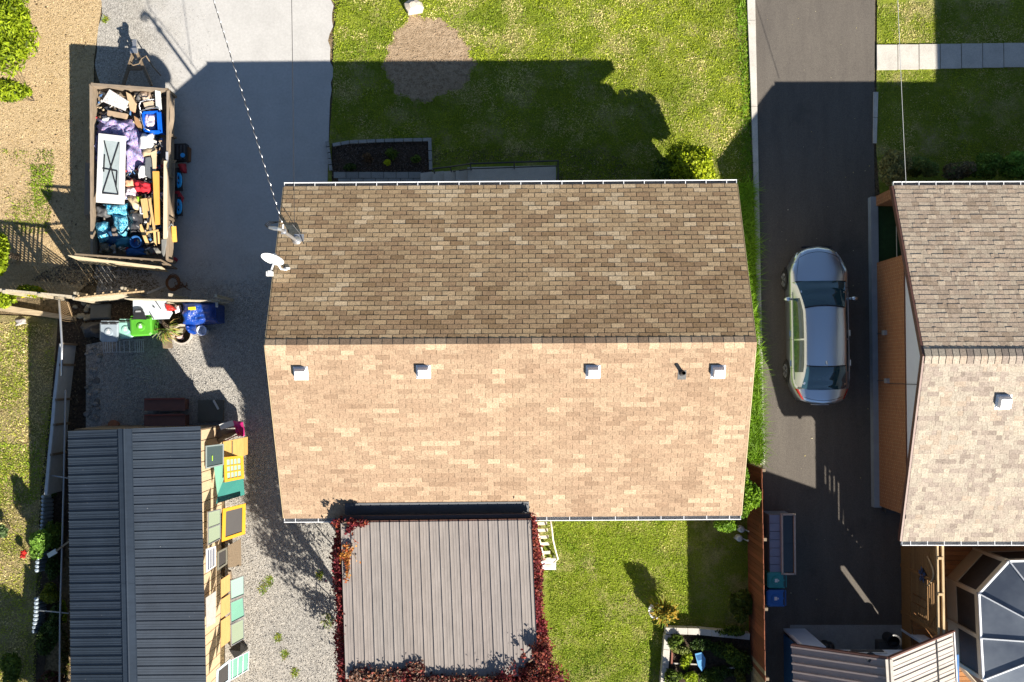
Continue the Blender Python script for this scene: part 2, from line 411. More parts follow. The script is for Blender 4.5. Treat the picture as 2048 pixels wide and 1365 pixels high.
G_MID = [(.05,.09,.012), (.08,.13,.015), (.13,.19,.02), (.03,.05,.01)]
REDS = [(.13,.012,.022), (.20,.02,.03), (.10,.01,.015), (.25,.05,.035), (.06,.012,.012)]
ORNG = [(.45,.16,.03), (.55,.25,.05), (.35,.08,.03), (.3,.12,.06)]
def plant(name, label, cat, c, r, n, size, cols, seed, group=None, stems=5, trunk=None, lumps=9, up=.5, fname='foliage', sh=.55, aspect=1.7):
    """c centre of the crown, r radii. Ground at z=0"""
    rs = np.random.RandomState(seed); t = thing(name, label, cat, (c[0], c[1], 0), group)
    pos = cloud((0, 0, c[2]), r, n, rs, lumps, sh)
    link(fname, leafmesh(fname, pos, size, cols, seed, up, aspect), t)
    mb = MB(); rr = random.Random(seed)
    if trunk:
        mb.tube([(0,0,0), (.05,.03,c[2]*.4), (0,.05,c[2]*.9)], [trunk, trunk*.75, trunk*.4], 8)
    for k in range(stems):
        a = rr.random()*6.28; q = rr.uniform(.4, .8)
        e = Vector((math.cos(a)*r[0]*q, math.sin(a)*r[1]*q, c[2]+r[2]*rr.uniform(-.2,.6)))
        st = Vector((0,0,c[2]*.4 if trunk else 0)); m_ = (st+e)/2+Vector((0,0,r[2]*.15)); w_ = (trunk or .02)*.5
        mb.tube([st, m_, e], [w_, w_*.7, w_*.3], 6)
    link('trunk' if trunk else 'stem', mb.mesh('stem', M('bark', (.10,.075,.05), .9, .25, 12)), t)
    return t

# ================================================================== GROUND
def sheet(name, pts, z, mat, h0=0):
    mb = MB(); v = [P(x, y, 0) for x, y in pts]; v = [Vector((p.x, p.y, z)) for p in v]
    n = len(v); a = sum(v[i].x*v[(i+1)%n].y-v[(i+1)%n].x*v[i].y for i in range(n))
    if a < 0: v = v[::-1]
    mb.add(v, [tuple(range(n))]); return struct(name, mb, mat)
def px_poly(pts, h=0): return [P(x, y, h) for x, y in pts]
mb = MB(); mb.grid(lambda u, v: (-300+600*u, -300+600*v, -.03), 8, 8); struct('ground', mb, m_ground)
sheet('dirt_yard', [(-400,-400),(200,-400),(205,0),(188,120),(185,560),(150,590),(-400,570)], .004, m_dry)
sheet('left_lawn', [(-400,612),(118,636),(112,700),(92,1000),(70,1400),(-400,1500)], .004, m_lawn2)
sheet('side_soil', [(118,600),(430,600),(430,640),(172,690),(172,860),(60,1500),(80,1000),(112,700)], .008, m_bed)
wob = lambda x, y, k: (x+6*math.sin(k*1.7)+4*math.sin(k*3.1), y)
drive = [(200,-400),(203,0)]+[wob(196,y,y/40) for y in range(30,560,25)]+[(190,570),(340,590),(430,640),(172,690),(172,870),(460,870),(470,1500),(690,1500),(690,1040),(665,1040),(665,-400)]
sheet('driveway', [(200,-400),(203,0)]+[wob(196,y,y/40) for y in range(30,560,25)]+[(196,560),(190,600),(172,690),(172,870),(450,870),(450,1500),(690,1500),(650,560),(656,330),(660,200)]+[(662+4*math.sin(y/19)+3*math.sin(y/7),y) for y in range(180,-20,-14)]+[(678,0),(680,-400)], .006, m_drive)
lawn_poly = [(676,-300),(680,0),(668,60),(665,200),(658,285),(650,600),(1500,1000),(1512,700),(1500,300),(1490,0),(1488,-300)]
sheet('front_lawn', lawn_poly, .012, m_lawn)
sp = [(855+88*math.cos(a)*q, 122+84*math.sin(a)*q) for a, q in [(k*math.pi/48, 1+.07*math.sin(k*math.pi/16+1)+.16*mn.noise(Vector((k*.35,1.3,0)))+.05*mn.noise(Vector((k*1.3,4.3,0)))) for k in range(96)]]
sheet('soil_patch', sp, .018, m_patch)
sheet('flower_bed', [(664,288),(740,283),(862,281),(864,372),(664,372)], .03, m_bed)
back_poly = [(1060,1000),(1505,1000),(1530,1500),(1060,1500)]
sheet('back_lawn', back_poly, .012, m_lawn)
sheet('asphalt_driveway', [(1506,-400),(1752,-400),(1748,300),(1760,1000),(1830,1010),(1860,1262),(1530,1500),(1528,1000),(1524,900),(1516,600),(1512,300)], .006, m_asph)
sheet('neighbour_lawn', [(1756,-300),(1752,300),(1760,400),(3000,400),(3000,-300)], .014, m_lawn)
sheet('shed_pad', [(1580,1250),(1880,1250),(1900,1500),(1560,1500)], .02, m_conc2)

# concrete curb between lawn and asphalt, in cast blocks
def strip_blocks(name, label, cat, pts_l, pts_r, n, h, mat, pname='curb_block', kind='structure', gap=.015):
    t = bpy.data.objects.new(name, None); COL.objects.link(t); t.location = P(*pts_l[0]) ; t['kind'] = kind
    if kind != 'structure': tag(t, label, cat); del t['kind']
    def at(pl, u):
        u *= len(pl)-1; i = min(int(u), len(pl)-2); a, b = pl[i], pl[i+1]; f = u-i
        return P(a[0]+(b[0]-a[0])*f, a[1]+(b[1]-a[1])*f)
    for k in range(n):
        u0, u1 = k/n, (k+1)/n; a, b, c, d = at(pts_l, u0), at(pts_r, u0), at(pts_r, u1), at(pts_l, u1)
        g = (d-a).normalized()*gap/2; zz = h+R.uniform(-.006,.006)
        mb = MB(); mb.prism([Vector((q.x, q.y, zz)) for q in (a+g, b+g, c-g, d-g)], h+.02); part(pname, mb, mat, t)
    return t
strip_blocks('curb', '', '', [(1489,-160),(1493,0),(1505,300),(1512,600),(1519,930)], [(1506,-160),(1509,0),(1515,300),(1521,600),(1529,930)], 7, .09, m_conc)
strip_blocks('lawn_edging', '', '', [(1746,185),(1745,288)], [(1755,185),(1752,288)], 2, .07, m_conc)
# neighbour's walkway of slabs
t = bpy.data.objects.new('walkway', None); COL.objects.link(t); t['kind'] = 'structure'; t.location = P(1752, 112)
for k in range(9):
    x0 = 1752+k*42.3; a, b, c, d = P(x0+.8, 91-k*.6), P(x0+41.5, 91-k*.6), P(x0+42, 141-k*.9), P(x0+1, 141-k*.9)
    mb = MB(); z = .06+R.uniform(-.004,.004); mb.prism([Vector((q.x, q.y, z)) for q in (a, b, c, d)], .07); part('paver', mb, m_conc, t)
# pavers behind the flower bed and edging stones
t = bpy.data.objects.new('garden_path', None); COL.objects.link(t); t['kind'] = 'structure'; t.location = P(740, 360)
for r_ in range(2):
    for k in range(7):
        x0 = 668+k*25+(r_*9); y0 = 345+r_*13; m_ = MB()
        m_.prism([Vector((q.x, q.y, .05+R.uniform(-.006,.006))) for q in (P(x0, y0), P(x0+24, y0), P(x0+24, y0+12), P(x0, y0+12))], .06)
        part('paver', m_, m_conc2, t)
t = thing('bed_edging', 'low grey stone edging around the dark front flower bed', 'edging', P(760, 285))
seq = [((655,284),(663,343),5), ((666,292),(700,286),2), ((700,286),(770,283),4), ((770,283),(864,281),5), ((860,284),(862,342),3)]
for a, b, n in seq:
    for k in range(n):
        p, q = P(a[0]+(b[0]-a[0])*k/n, a[1]+(b[1]-a[1])*k/n), P(a[0]+(b[0]-a[0])*(k+1)/n, a[1]+(b[1]-a[1])*(k+1)/n)
        d = (q-p).normalized()*.012; m_ = MB(); m_.bar(p+d+Vector((0,0,.06)), q-d+Vector((0,0,.06+R.uniform(-.01,.01))), .10, .14); part('edging_stone', m_, m_conc2, t)

# ================================================================== ROOF BUILDERS
def wchoice(pal, k): return pal[max(0, min(len(pal)-1, int(k*len(pal))))]
def shingle_roof(house, A, B, C, Dq, course, tab, pal, nparts, rndw=False, seed=1, lift=.011, deck=None, dark=m_dark, jg=.006, fade=0):
    A, B, C, Dq = map(Vector, (A, B, C, Dq)); rr = random.Random(seed)
    ex = (B-A).normalized(); n = ex.cross((Dq-A)).normalized(); ey = n.cross(ex).normalized()
    L = ((Dq-A).dot(ey)+(C-A).dot(ey))/2; W = (B-A).length
    xl1 = (Dq-A).dot(ex); xr1 = (C-A).dot(ex)
    rows = int(math.ceil(L/course)); course = L/rows; wl = wloc(house)
    rot = Matrix((ex, ey, n)).transposed()
    pj = lambda q: q-n*((q-A).dot(n)+.012)
    mb = MB(); mb.prism([pj(A), pj(B), pj(C), pj(Dq)], .08); part('roof_deck', mb, dark, house)
    field = MB(); meshes = {}; pieces = []
    for r in range(rows):
        v0 = r*course; xl = xl1*(v0/L); xr = W+(xr1-W)*(v0/L); x = xl-(tab*.5 if r % 2 else 0)-rr.uniform(0, .015 if not rndw else tab)
        while x < xr:
            tw = tab if not rndw else rr.choice((.10,.13,.16,.20,.26,.31))
            x0, x1 = max(x, xl), min(x+tw, xr)
            if x1-x0 > .02:
                k = .5+.38*mn.noise(Vector((x*.8, r*.22, seed*7)))+.62*(rr.random()-.5)+.25*mn.noise(Vector((x*3, r*.9, seed)))+fade*(.5-r/rows)
                c = wchoice(pal, k); kk = rr.uniform(.93, 1.07); c = tuple(q*kk for q in c)
                pieces.append((r, x0, x1, v0, c, abs(x1-x0-tw) < 1e-6))
            x += tw
    def wedge(w_, cl, rise):
        g = jg
        return [(g,-.002,-.002),(w_-g,-.002,-.002),(w_-g,cl+.012,-.002),(g,cl+.012,-.002),(g,-.002,rise),(w_-g,-.002,rise),(w_-g,cl+.012,.0035),(g,cl+.012,.0035)]
    FS = [(4,5,6,7),(0,1,5,4),(1,2,6,5),(3,0,4,7)]
    full = [p for p in pieces if p[5]]; full.sort(key=lambda p: -p[0]); chosen = set(id(p) for p in full[:nparts])
    for p in pieces:
        r, x0, x1, v0, c, f = p; z0 = lift*.3
        if id(p) in chosen:
            key = round(x1-x0, 3), rr.randint(0, 1) if rndw else 0
            if key not in meshes:
                m2 = MB(); m2.add(wedge(x1-x0, course, lift*(1+.6*key[1])), FS); meshes[key] = m2.mesh('shingle', SH_O)
            o = bpy.data.objects.new('shingle', meshes[key]); COL.objects.link(o); o.parent = house; o.color = (*c, 1)
            o.matrix_local = Matrix.Translation(A+ex*x0+ey*v0+n*z0-wl) @ rot.to_4x4()
        else:
            rise = lift*rr.uniform(.8, 1.3)*(1.6 if rndw and rr.random() < .5 else 1)
            field.add([A+ex*(x0+q[0])+ey*(v0+q[1])+n*(z0+q[2]) for q in wedge(x1-x0, course, rise)], FS, c)
    part('shingle_field', field, SH_A, house, kind='stuff')
    return ex, ey, n
def ridge_caps(house, a, b, n_, pal, w_=.15, drop=.072, seed=2, gp=1.08):
    a, b = Vector(a), Vector(b); rr = random.Random(seed); d = (b-a)/n_; u = d.normalized(); side = Vector((0,0,1)).cross(u).normalized()
    for k in range(n_):
        p = a+d*k; q = p+d*gp; up = Vector((0,0,.012)); up2 = Vector((0,0,.022)); mb = MB()
        s_ = side*w_; dz = Vector((0,0,-drop))
        mb.add([p+up2, p+s_+dz+up2, q+s_+dz+up, q+up, p-s_+dz+up2, q-s_+dz+up, p-s_+dz, p+s_+dz], [(0,1,2,3),(4,0,3,5),(6,7,1,0),(6,0,4)])
        c = wchoice(pal, .5+.9*(rr.random()-.5)); o = part('ridge_shingle', mb, SH_O, house); o.color = (*c, 1)
def gutter(house, a, b, out, nstrap, name='gutter', inn=None):
    """a->b eave line, out = outward unit vector"""
    a, b, out = Vector(a), Vector(b), Vector(out); z = Vector((0,0,1)); d = b-a
    mb = MB(); mb.obox(a+out*.105-z*.10, d, out*.018, z*.105); mb.obox(a+out*.002-z*.11, d, out*.12, z*.012)
    mb.obox(a+out*.002-z*.098, d, out*.006, z*.07)
    mb.obox(a+out*.008-z*.098, (d.normalized()*.01), out*.096, z*.09); mb.obox(b-d.normalized()*.01+out*.008-z*.098, (d.normalized()*.01), out*.096, z*.09)
    g = part(name, mb, m_whiteg, house)
    m2 = MB(); m2.obox(a+out*.009-z*.097+d.normalized()*.012, d-d.normalized()*.024, out*.094, z*.006); part('gutter_floor', m2, inn or m_gutin, g)  # strip on the gutter floor, dark unless another tone is passed in
    for k in range(nstrap):
        p = a+d*((k+.5)/nstrap); m3 = MB(); m3.obox(p-out*.03+z*.008-d.normalized()*.008, d.normalized()*.016, out*.155, z*.006); part('gutter_strap', m3, m_whiteg, g)
def ribbed(house, A, B, C, Dq, pitch, ribs, rib_h, mat, minor=2, skew=True, rw=.022, lap=0.0):
    """metal sheets; A eave left, B eave right (ex), ribs run from eave to ridge"""
    A, B, C, Dq = map(Vector, (A, B, C, Dq)); W = (B-A).length; n = (B-A).cross(Dq-A).normalized(); ns = int(math.ceil(W/(pitch*ribs)))
    prof = []
    for r in range(ribs):
        o = r*pitch; prof += [(o, 0), (o+.012, rib_h), (o+.012+rw, rib_h), (o+.024+rw, 0)]
        for k in range(minor):
            q = o+.03+rw+(pitch-.03-rw)*(k+1)/(minor+1)-.012; prof += [(q-.006, 0), (q, rib_h*.2), (q+.02, rib_h*.2), (q+.026, 0)]
    prof.append((pitch*ribs, 0))
    for s in range(ns):
        z = (.003 if s % 2 else 0)+.002; mb = MB(); v = []
        for x, h in prof:
            u = min(1, (s*pitch*ribs+x)/W)
            e = A.lerp(B, u); f = Dq.lerp(C, u); v += [e+n*(h+z), f+n*(h+z)]
        m = len(prof); fs = [(2*i, 2*i+2, 2*i+3, 2*i+1) for i in range(m-1)]
        base = [A.lerp(B, s*pitch*ribs/W)-n*.006, A.lerp(B, min(1,(s+1)*pitch*ribs/W))-n*.006, Dq.lerp(C, min(1,(s+1)*pitch*ribs/W))-n*.006, Dq.lerp(C, s*pitch*ribs/W)-n*.006]
        mb.add(v, fs); mb.add(base, [(3,2,1,0)]); o = part('roof_sheet', mb, mat, house); kk = R.uniform(.96,1.03); o.color = (kk,kk*R.uniform(.98,1.01),kk*R.uniform(.97,1.02),1)

PAL_MAIN = [(.245,.165,.108),(.265,.182,.12),(.285,.197,.131),(.30,.211,.14),(.325,.232,.155),(.375,.275,.185)]
PAL_N = [(.27,.175,.095),(.32,.21,.12),(.36,.245,.14),(.40,.28,.16),(.46,.33,.195),(.54,.41,.26)]  # north slope copy of the shingle tones, lightened to offset the grazing sun
PAL_NBN = [(.33,.25,.18),(.37,.285,.21),(.41,.32,.24),(.44,.355,.265),(.48,.39,.29),(.44,.34,.25)]  # north slope copy of the roof tones, weak sun made up for in colour
PAL_NB = [(.22,.18,.15),(.26,.215,.18),(.29,.245,.20),(.305,.265,.215),(.335,.29,.23),(.31,.25,.195)]
# ================================================================== MAIN HOUSE
hE, hR = 3.4, 5.5
NW, NE = P(568,374,hE), P(1474,368,hE); SW, SE = P(568,1037,hE), P(1482,1031,hE); RW, RE = P(530,691,hR), P(1512,685,hR)
house = thing('bungalow', 'long bungalow with brown and tan shingle gable roof in the middle', 'house', ((NW.x+NE.x)/2, (NW.y+SW.y)/2, 0))
o_ = .40
wx0, wx1, wy0, wy1 = NW.x+.12, NE.x-.12, SW.y+.42, NW.y-.42
mb = MB(); gz = 3.3; ry = (RW.y+RE.y)/2
mb.box(((wx0+wx1)/2, (wy0+wy1)/2, (gz+.5)/2), (wx1-wx0, wy1-wy0, gz-.5))
for x_, s_ in ((wx0, 1), (wx1, -1)):
    v = [(x_, wy0, gz-.25), (x_, wy1, gz-.25), (x_, ry, hR-.12), (x_+.1*s_, wy0, gz-.25), (x_+.1*s_, wy1, gz-.25), (x_+.1*s_, ry, hR-.12)]
    mb.add(v, [(0,1,2), (5,4,3), (0,2,5,3), (1,4,5,2)])
part('wall', mb, m_wallc, house)
mb = MB(); mb.box(((wx0+wx1)/2, (wy0+wy1)/2, .25), (wx1-wx0-.06, wy1-wy0-.06, .5)); part('foundation', mb, m_found, house)
for wxp, wyp, ww, side in ((-3.5, wy1, 1.6, 1), (3.2, wy1, 1.4, 1), (4.2, wy0, 1.2, -1), (2.6, wy0, .9, -1)):
    mb = MB(); mb.box((wxp, wyp+.02*side, 2.0), (ww, .08, 1.1)); f_ = part('window', mb, m_white, house)
    mb = MB(); mb.box((wxp-ww/4, wyp+.045*side, 2.0), (ww/2-.07, .05, .98)); mb.box((wxp+ww/4, wyp+.045*side, 2.0), (ww/2-.07, .05, .98)); part('pane', mb, m_glassd, f_)
mb = MB(); mb.box((.4, wy1+.03, 1.75), (.95, .07, 2.1)); d_ = part('door', mb, m_white, house)
mb = MB(); mb.box((.75, wy1+.09, 1.7), (.04, .06, .12)); part('handle', mb, m_galv, d_)
shingle_roof(house, NE, NW, RW, RE, .142, .353, PAL_N, 150, seed=3, lift=.0095, jg=.0095, fade=.36)
exS, eyS, nS = shingle_roof(house, SW, SE, RE, RW, .142, .353, PAL_MAIN, 150, seed=4, jg=.004)
ridge_caps(house, RW+Vector((0,0,.004)), RE+Vector((0,0,.004)), 46, PAL_MAIN)
gutter(house, NW+Vector((0,0,-.01)), NE+Vector((0,0,-.01)), (0,1,0), 22); gutter(house, SW+Vector((0,0,-.01)), SE+Vector((0,0,-.01)), (0,-1,0), 20, inn=M('gutter_floor_grey', (.30,.30,.30), .8, .25, 6))
for a, b in ((NW, RW), (SW, RW), (NE, RE), (SE, RE)):
    mb = MB(); s_ = -1 if a.x < 0 else 1; mb.obox(a+Vector((0.004*s_,0,-.17)), b-a, (.02*s_,0,0), (0,0,.172)); part('rake_board', mb, M('tan_trim', (.40,.30,.17), .6, .1, 5), house)
def on_slope(px, py, E0, E1, R0, R1):
    """point of the slope plane seen at that pixel"""
    n = (E1-E0).cross(R0-E0).normalized(); a = P(px, py, 0); c = Vector((0,0,H)); d = a-c
    return c+d*((E0-c).dot(n)/d.dot(n))
def frame_box(mb, o, ex, ey, n, x0, x1, y0, y1, z0, z1):
    return mb.obox(o+ex*x0+ey*y0+n*z0, ex*(x1-x0), ey*(y1-y0), n*(z1-z0))
def roof_vent(house, o, ex, ey, n, s=.15):
    mb = MB(); frame_box(mb, o, ex, ey, n, -s-.04, s+.04, -s-.05, s+.03, .006, .02); v = part('roof_vent', mb, m_galv if s < 0 else m_whiteg, house)
    m2 = MB(); b = [(-s,-s*.9),(s,-s*.9),(s,s),(-s,s)]; k = .82
    lo = [o+ex*x+ey*y+n*.02 for x, y in b]; hi = [o+ex*x*k+ey*y*k+n*.21 for x, y in b]; m2.add(lo+hi, [(4,5,6,7),(0,1,5,4),(1,2,6,5),(2,3,7,6),(3,0,4,7)])
    frame_box(m2, o, ex, ey, n, -s-.015, s+.015, -s-.02, s+.01, .021, .05)
    part('vent_hood', m2, m_whiteg, v)
    m3 = MB()
    for sx in (-1, 1): frame_box(m3, o, ex, ey, n, sx*(s+.02)-.012, sx*(s+.02)+.012, -s-.035, -s-.012, .02, .03)
    part('screw', m3, m_galv, v)
for x_, y_ in ((602,744), (847,741), (1186,741), (1436,741)):
    roof_vent(house, on_slope(x_, y_+2, SW, SE, RW, RE), exS, eyS, nS)
o = on_slope(1364, 748, SW, SE, RW, RE); mb = MB(); frame_box(mb, o, exS, eyS, nS, -.11, .11, -.16, .1, .006, .018); vp = part('pipe_flashing', mb, m_dark, house)
mb = MB(); mb.tube([o+eyS*.02, o+eyS*.02+Vector((0,0,.30))], .05, 12, cap=False); mb.lathe(o+eyS*.02+Vector((0,0,.02)), [(.085,0),(.055,.08)], 12); part('vent_pipe', mb, m_dark, vp)
# service mast on the roof with weatherhead, brackets
mo = on_slope(594, 482, NE, NW, RW, RE); mtop = P(561, 459, 5.75); mt = Vector((mo.x, mo.y, mo.z))
mast = thing('service_mast', 'grey electrical service mast leaning off the north west roof slope', 'mast', mo)
mb = MB(); mb.tube([mo-Vector((0,0,.02)), mo.lerp(mtop, .5), mtop], .045, 12); part('pole', mb, m_galv, mast)
mb = MB(); mb.lathe(mo+Vector((0,0,.0)), [(.13,0),(.12,.05),(.06,.12)], 14); mb.box(mo+Vector((.06,.08,.02)), (.26,.2,.02)); part('flashing', mb, m_galv, mast)
hd = mtop+Vector((-.16,.02,.02)); mb = MB(); mb.tube([mtop, mtop+Vector((-.05,0,.08)), hd, hd+Vector((-.14,.03,-.07))], [.045,.05,.055,.035], 10); part('weatherhead', mb, m_galv, mast)
mb = MB(); mb.tube([mtop.lerp(mo, .12)+Vector((.0,.04,0)), mtop.lerp(mo,.12)+Vector((.02,.16,.03))], .03, 8); mb.box(mtop.lerp(mo,.2), (.13,.13,.06)); part('insulator_bracket', mb, m_galv, mast)
mb = MB()
for k in range(3):
    b0 = hd+Vector((-.12-.02*k,.03,-.06)); mb.tube([b0, b0+Vector((-.12,.03+.03*k,-.12)), b0+Vector((-.05,.12+.03*k,-.22)), mtop+Vector((.02,.2,-.02))], .009, 6)
mb.tube([mtop+Vector((.05,.2,-.02)), mo+Vector((-.05,.4,.35)), mo+Vector((.12,.15,.1)), mo+Vector((.2,-.1,.06))], .01, 6)
part('drip_loop', mb, m_black, mast)
# satellite dish on a bracket at the rake
dh = P(545,519,5.0); dish = thing('satellite_dish', 'white oval satellite dish on the left edge of the brown roof', 'satellite dish', P(566,530,4.4))
ax = Vector((-.22,-.89,.40)).normalized(); u_ = ax.cross(Vector((0,0,1))).normalized(); v_ = u_.cross(ax)
mb = MB(); rings = 5; nn = 24; vv = [dh-ax*.07]
for r_ in range(1, rings+1):
    for k in range(nn):
        a = 2*math.pi*k/nn; q = r_/rings; vv.append(dh+(u_*math.cos(a)*.31+v_*math.sin(a)*.29)*q+ax*(.07*(q*q-1)))
fs = [(0, 1+k, 1+(k+1)%nn) for k in range(nn)]
for r_ in range(rings-1):
    for k in range(nn): a = 1+r_*nn+k; b = 1+r_*nn+(k+1)%nn; fs.append((a, a+nn, b+nn, b))
mb.add(vv, fs); mb.add([Vector(p)-ax*.012 for p in vv], [f[::-1] for f in fs]); part('reflector', mb, m_whiteg, dish, smooth=True)
lnb = dh+ax*.42+Vector((0,0,-.28)); mb = MB(); mb.bar(dh-ax*.06-Vector((0,0,.28)), lnb, .035, .035); part('feed_arm', mb, m_whiteg, dish)
mb = MB(); mb.box(lnb, (.17,.12,.13)); mb.box(lnb+Vector((.0,.03,.05)), (.07,.1,.07)); part('receiver', mb, m_white, dish)
ft = on_slope(574,540,NE,NW,RW,RE); mb = MB(); mb.tube([ft, ft+Vector((-.12,0,.18)), dh-ax*.08], .025, 8); mb.box(dh-ax*.1, (.14,.12,.16)); mb.box(ft, (.16,.12,.02)); part('bracket', mb, m_whiteg, dish)

# front steps and landing
lh = .85
st = thing('front_steps', 'grey concrete landing and steps against the front of the bungalow', 'steps', P(975, 355))
a, b = P(935, 335, lh), P(1112, 331, lh); mb = MB(); mb.prism([a, b, P(1112,372,lh), P(935,372,lh)], lh); part('landing', mb, m_conc, st)
for k in range(4):
    h_ = lh*(4-k)/5; x1 = 935-k*23.5; mb = MB(); mb.prism([P(x1-23.5,342+k*1.5,h_), P(x1-.5,340+k*1.2,h_), P(x1-.5,372,h_), P(x1-23.5,372,h_)], h_-.01); part('step', mb, m_conc, st)
ra = thing('handrail', 'dark metal handrail around the front landing and steps', 'railing', P(1000, 330))
pts = [P(866,338,1.0), P(900,334,1.2), P(940,328,1.75), P(1117,322,1.75), P(1117,366,1.75)]
mb = MB(); mb.tube(pts, .025, 8); part('top_rail', mb, m_black, ra)
mb = MB(); mb.tube([p-Vector((0,0,.75)) for p in pts[1:]], .018, 8); part('lower_rail', mb, m_black, ra)
for p in [pts[0], pts[1], pts[2], pts[2].lerp(pts[3],.5), pts[3], pts[4]]:
    mb = MB(); mb.tube([Vector((p.x,p.y,max(0,p.z-.95))), p], .02, 8); part('post', mb, m_black, ra)

# ================================================================== CARPORT
hc = 3.9
cNW, cNE, cSE, cSW = P(681,1046,hc), P(1063,1041,hc), P(1077,1352,hc), P(691,1358,hc)
car_p = thing('carport', 'carport with ribbed brown metal roof behind the bungalow', 'carport', ((cNW.x+cNE.x)/2, (cNW.y+cSW.y)/2, 0))
ribbed(car_p, cSW, cSE, cNE, cNW, .268, 3, .034, m_roofbr, 2, rw=.014)
mb = MB(); z = Vector((0,0,1))
mb.obox(cNW-z*.22, cNE-cNW, (0,.04,0), z*.21); part('fascia', mb, m_brown, car_p)
mb = MB(); mb.obox(cNW+Vector((.04,.06,-.30)), (cNE-cNW)-Vector((.08,0,0)), (0,.10,0), (0,0,.2)); part('gutter', mb, m_roofstripe, car_p)
for k in range(7):
    u = k/6; a = cNW.lerp(cNE, u).lerp(cSW.lerp(cSE, u), .005); b = cSW.lerp(cSE, u); mb = MB(); mb.obox(a+Vector((.02 if k < 6 else -.06, -.02, -.17)), b-a, (.04,0,0), (0,0,.14)); part('rafter', mb, m_woodx, car_p)
for q in (cNW+Vector((.15,-.2,0)), cNE+Vector((-.15,-.2,0)), cSW+Vector((.15,.2,0)), cSE+Vector((-.15,.2,0)), cNW.lerp(cSW,.5)+Vector((.15,0,0)), cNE.lerp(cSE,.5)+Vector((-.15,0,0))):
    mb = MB(); mb.box((q.x, q.y, (hc-.18)/2), (.14,.14,hc-.18)); part('post', mb, m_woodx, car_p)
# low flashing pan at the house roof, carport shade painted into its dark colour
fa, fb = on_slope(690,1006,SW,SE,RW,RE), on_slope(1058,1003,SW,SE,RW,RE); fc, fd = on_slope(1058,1030,SW,SE,RW,RE), on_slope(690,1033,SW,SE,RW,RE)
mb = MB(); mb.add([p+nS*.03 for p in (fd, fc, fb, fa)]+[p+nS*.006 for p in (fd, fc, fb, fa)], [(0,1,2,3),(7,6,5,4),(0,4,5,1),(1,5,6,2),(2,6,7,3),(3,7,4,0)])
part('flashing_pan', mb, M('shaded_flashing', (.07,.075,.085), .5, .1, 3), house)

# ================================================================== BLACK ROOF SHED
he, hr = 2.5, 3.24
sNW, sNE, sSE, sSW = P(136,862,he), P(401,853,he), P(415,1480,he), P(143,1480,he)
rN, rS = P(249,858,hr), P(262,1480,hr)
shed = thing('long_shed', 'long shed with black ribbed metal roof and pale board walls', 'shed', ((sNW.x+sNE.x)/2, (sNW.y+sSW.y)/2, 0))
ribbed(shed, sSE, sNE, rN, rS, .255, 3, .028, m_roofb, 2, rw=.014); ribbed(shed, sNW, sSW, rS, rN, .255, 3, .028, m_roofb, 2, rw=.014)
for d_ in range(6):
    a = rN.lerp(rS, d_/6); b = rN.lerp(rS, (d_+1)/6); mb = MB()
    e1, w1 = Vector((.20,0,-.035)), Vector((-.17,0,-.05)); up = Vector((0,0,.03+.002*(d_ % 2)))
    mb.add([a+up, a+e1+up, b+e1+up, b+up, a+w1+up, b+w1+up], [(3,2,1,0)[::-1], (4,0,3,5)]); mb.tube([a+Vector((0,0,.035)), b+Vector((0,0,.035))], .03, 8)
    for q in (e1, w1): mb.bar(a+q+up*.9, b+q+up*.9, .02, .02)
    part('ridge_cap', mb, m_roofb, shed)
swx, sex = sNW.x+.12, sNE.x-.10; sny = sNE.y-.12; ssy = sSE.y+.1
mb = MB(); mb.box(((swx+sex)/2, (sny+ssy)/2, he/2-.05), (sex-swx-.06, sny-ssy-.06, he-.1))
mb.add([(swx,sny-.03,he-.1),(sex,sny-.03,he-.1),((swx+sex)/2,sny-.03,hr-.06),(swx,sny-.06,he-.1),(sex,sny-.06,he-.1),((swx+sex)/2,sny-.06,hr-.06)], [(2,1,0),(3,4,5),(0,3,5,2),(1,2,5,4)])
part('wall_core', mb, m_woodx, shed)
m_bat = mat_wood('pale_siding', (.62,.47,.30), (10,10,1), k=.12)
y = sny; k = 0
while y > ssy:
    wdt = .30+R.uniform(-.01,.01); mb = MB(); mb.box((sex+.012, y-wdt/2, he/2-.02), (.03, wdt-.022, he-.06)); part('wall_board', mb, m_bat, shed); y -= wdt
x = swx
while x < sex:
    mb = MB(); mb.box((x+.1, sny+.012, he/2-.05), (.185, .03, he-.15)); part('wall_board', mb, m_woodx, shed); x += .2
# rail across the top of the board wall
mb = MB(); mb.bar((sex+.05, sny, he-.12), (sex+.05, ssy, he-.12), .05, .07); part('wall_rail', mb, m_woodx, shed)

# ================================================================== NEIGHBOUR HOUSE
nE, nR = 2.8, 4.75
XE = 17.6
a_, b_ = P(1787,372,nE), P(1804,1083,nE); nRW = P(1850,713,nR); eN, eS = a_.y, b_.y; rY = nRW.y
qNW, qNE, qSE, qSW, qRE = a_, Vector((XE, eN+.02, nE)), Vector((XE, eS, nE)), b_, Vector((XE, rY, nR))
nb = thing('neighbour_house', 'orange brick house with pale mottled shingle roof on the right', 'house', ((a_.x+XE)/2, rY, 0))
shingle_roof(nb, qNE, qNW, nRW, qRE, .142, .30, PAL_NBN, 150, True, seed=11, lift=.009, jg=.002)
exn, eyn, nn_ = shingle_roof(nb, qSW, qSE, qRE, nRW, .142, .30, PAL_NB, 150, True, seed=12, lift=.009, jg=.002)
ridge_caps(nb, nRW+Vector((0,0,.015)), qRE+Vector((0,0,.015)), 36, PAL_NB, .20, .078, seed=5, gp=.92)
gutter(nb, qNW, qNE, (0,1,0), 14); gutter(nb, qSW, qSE, (0,-1,0), 14, inn=M('gutter_floor_grey', (.30,.30,.30)))
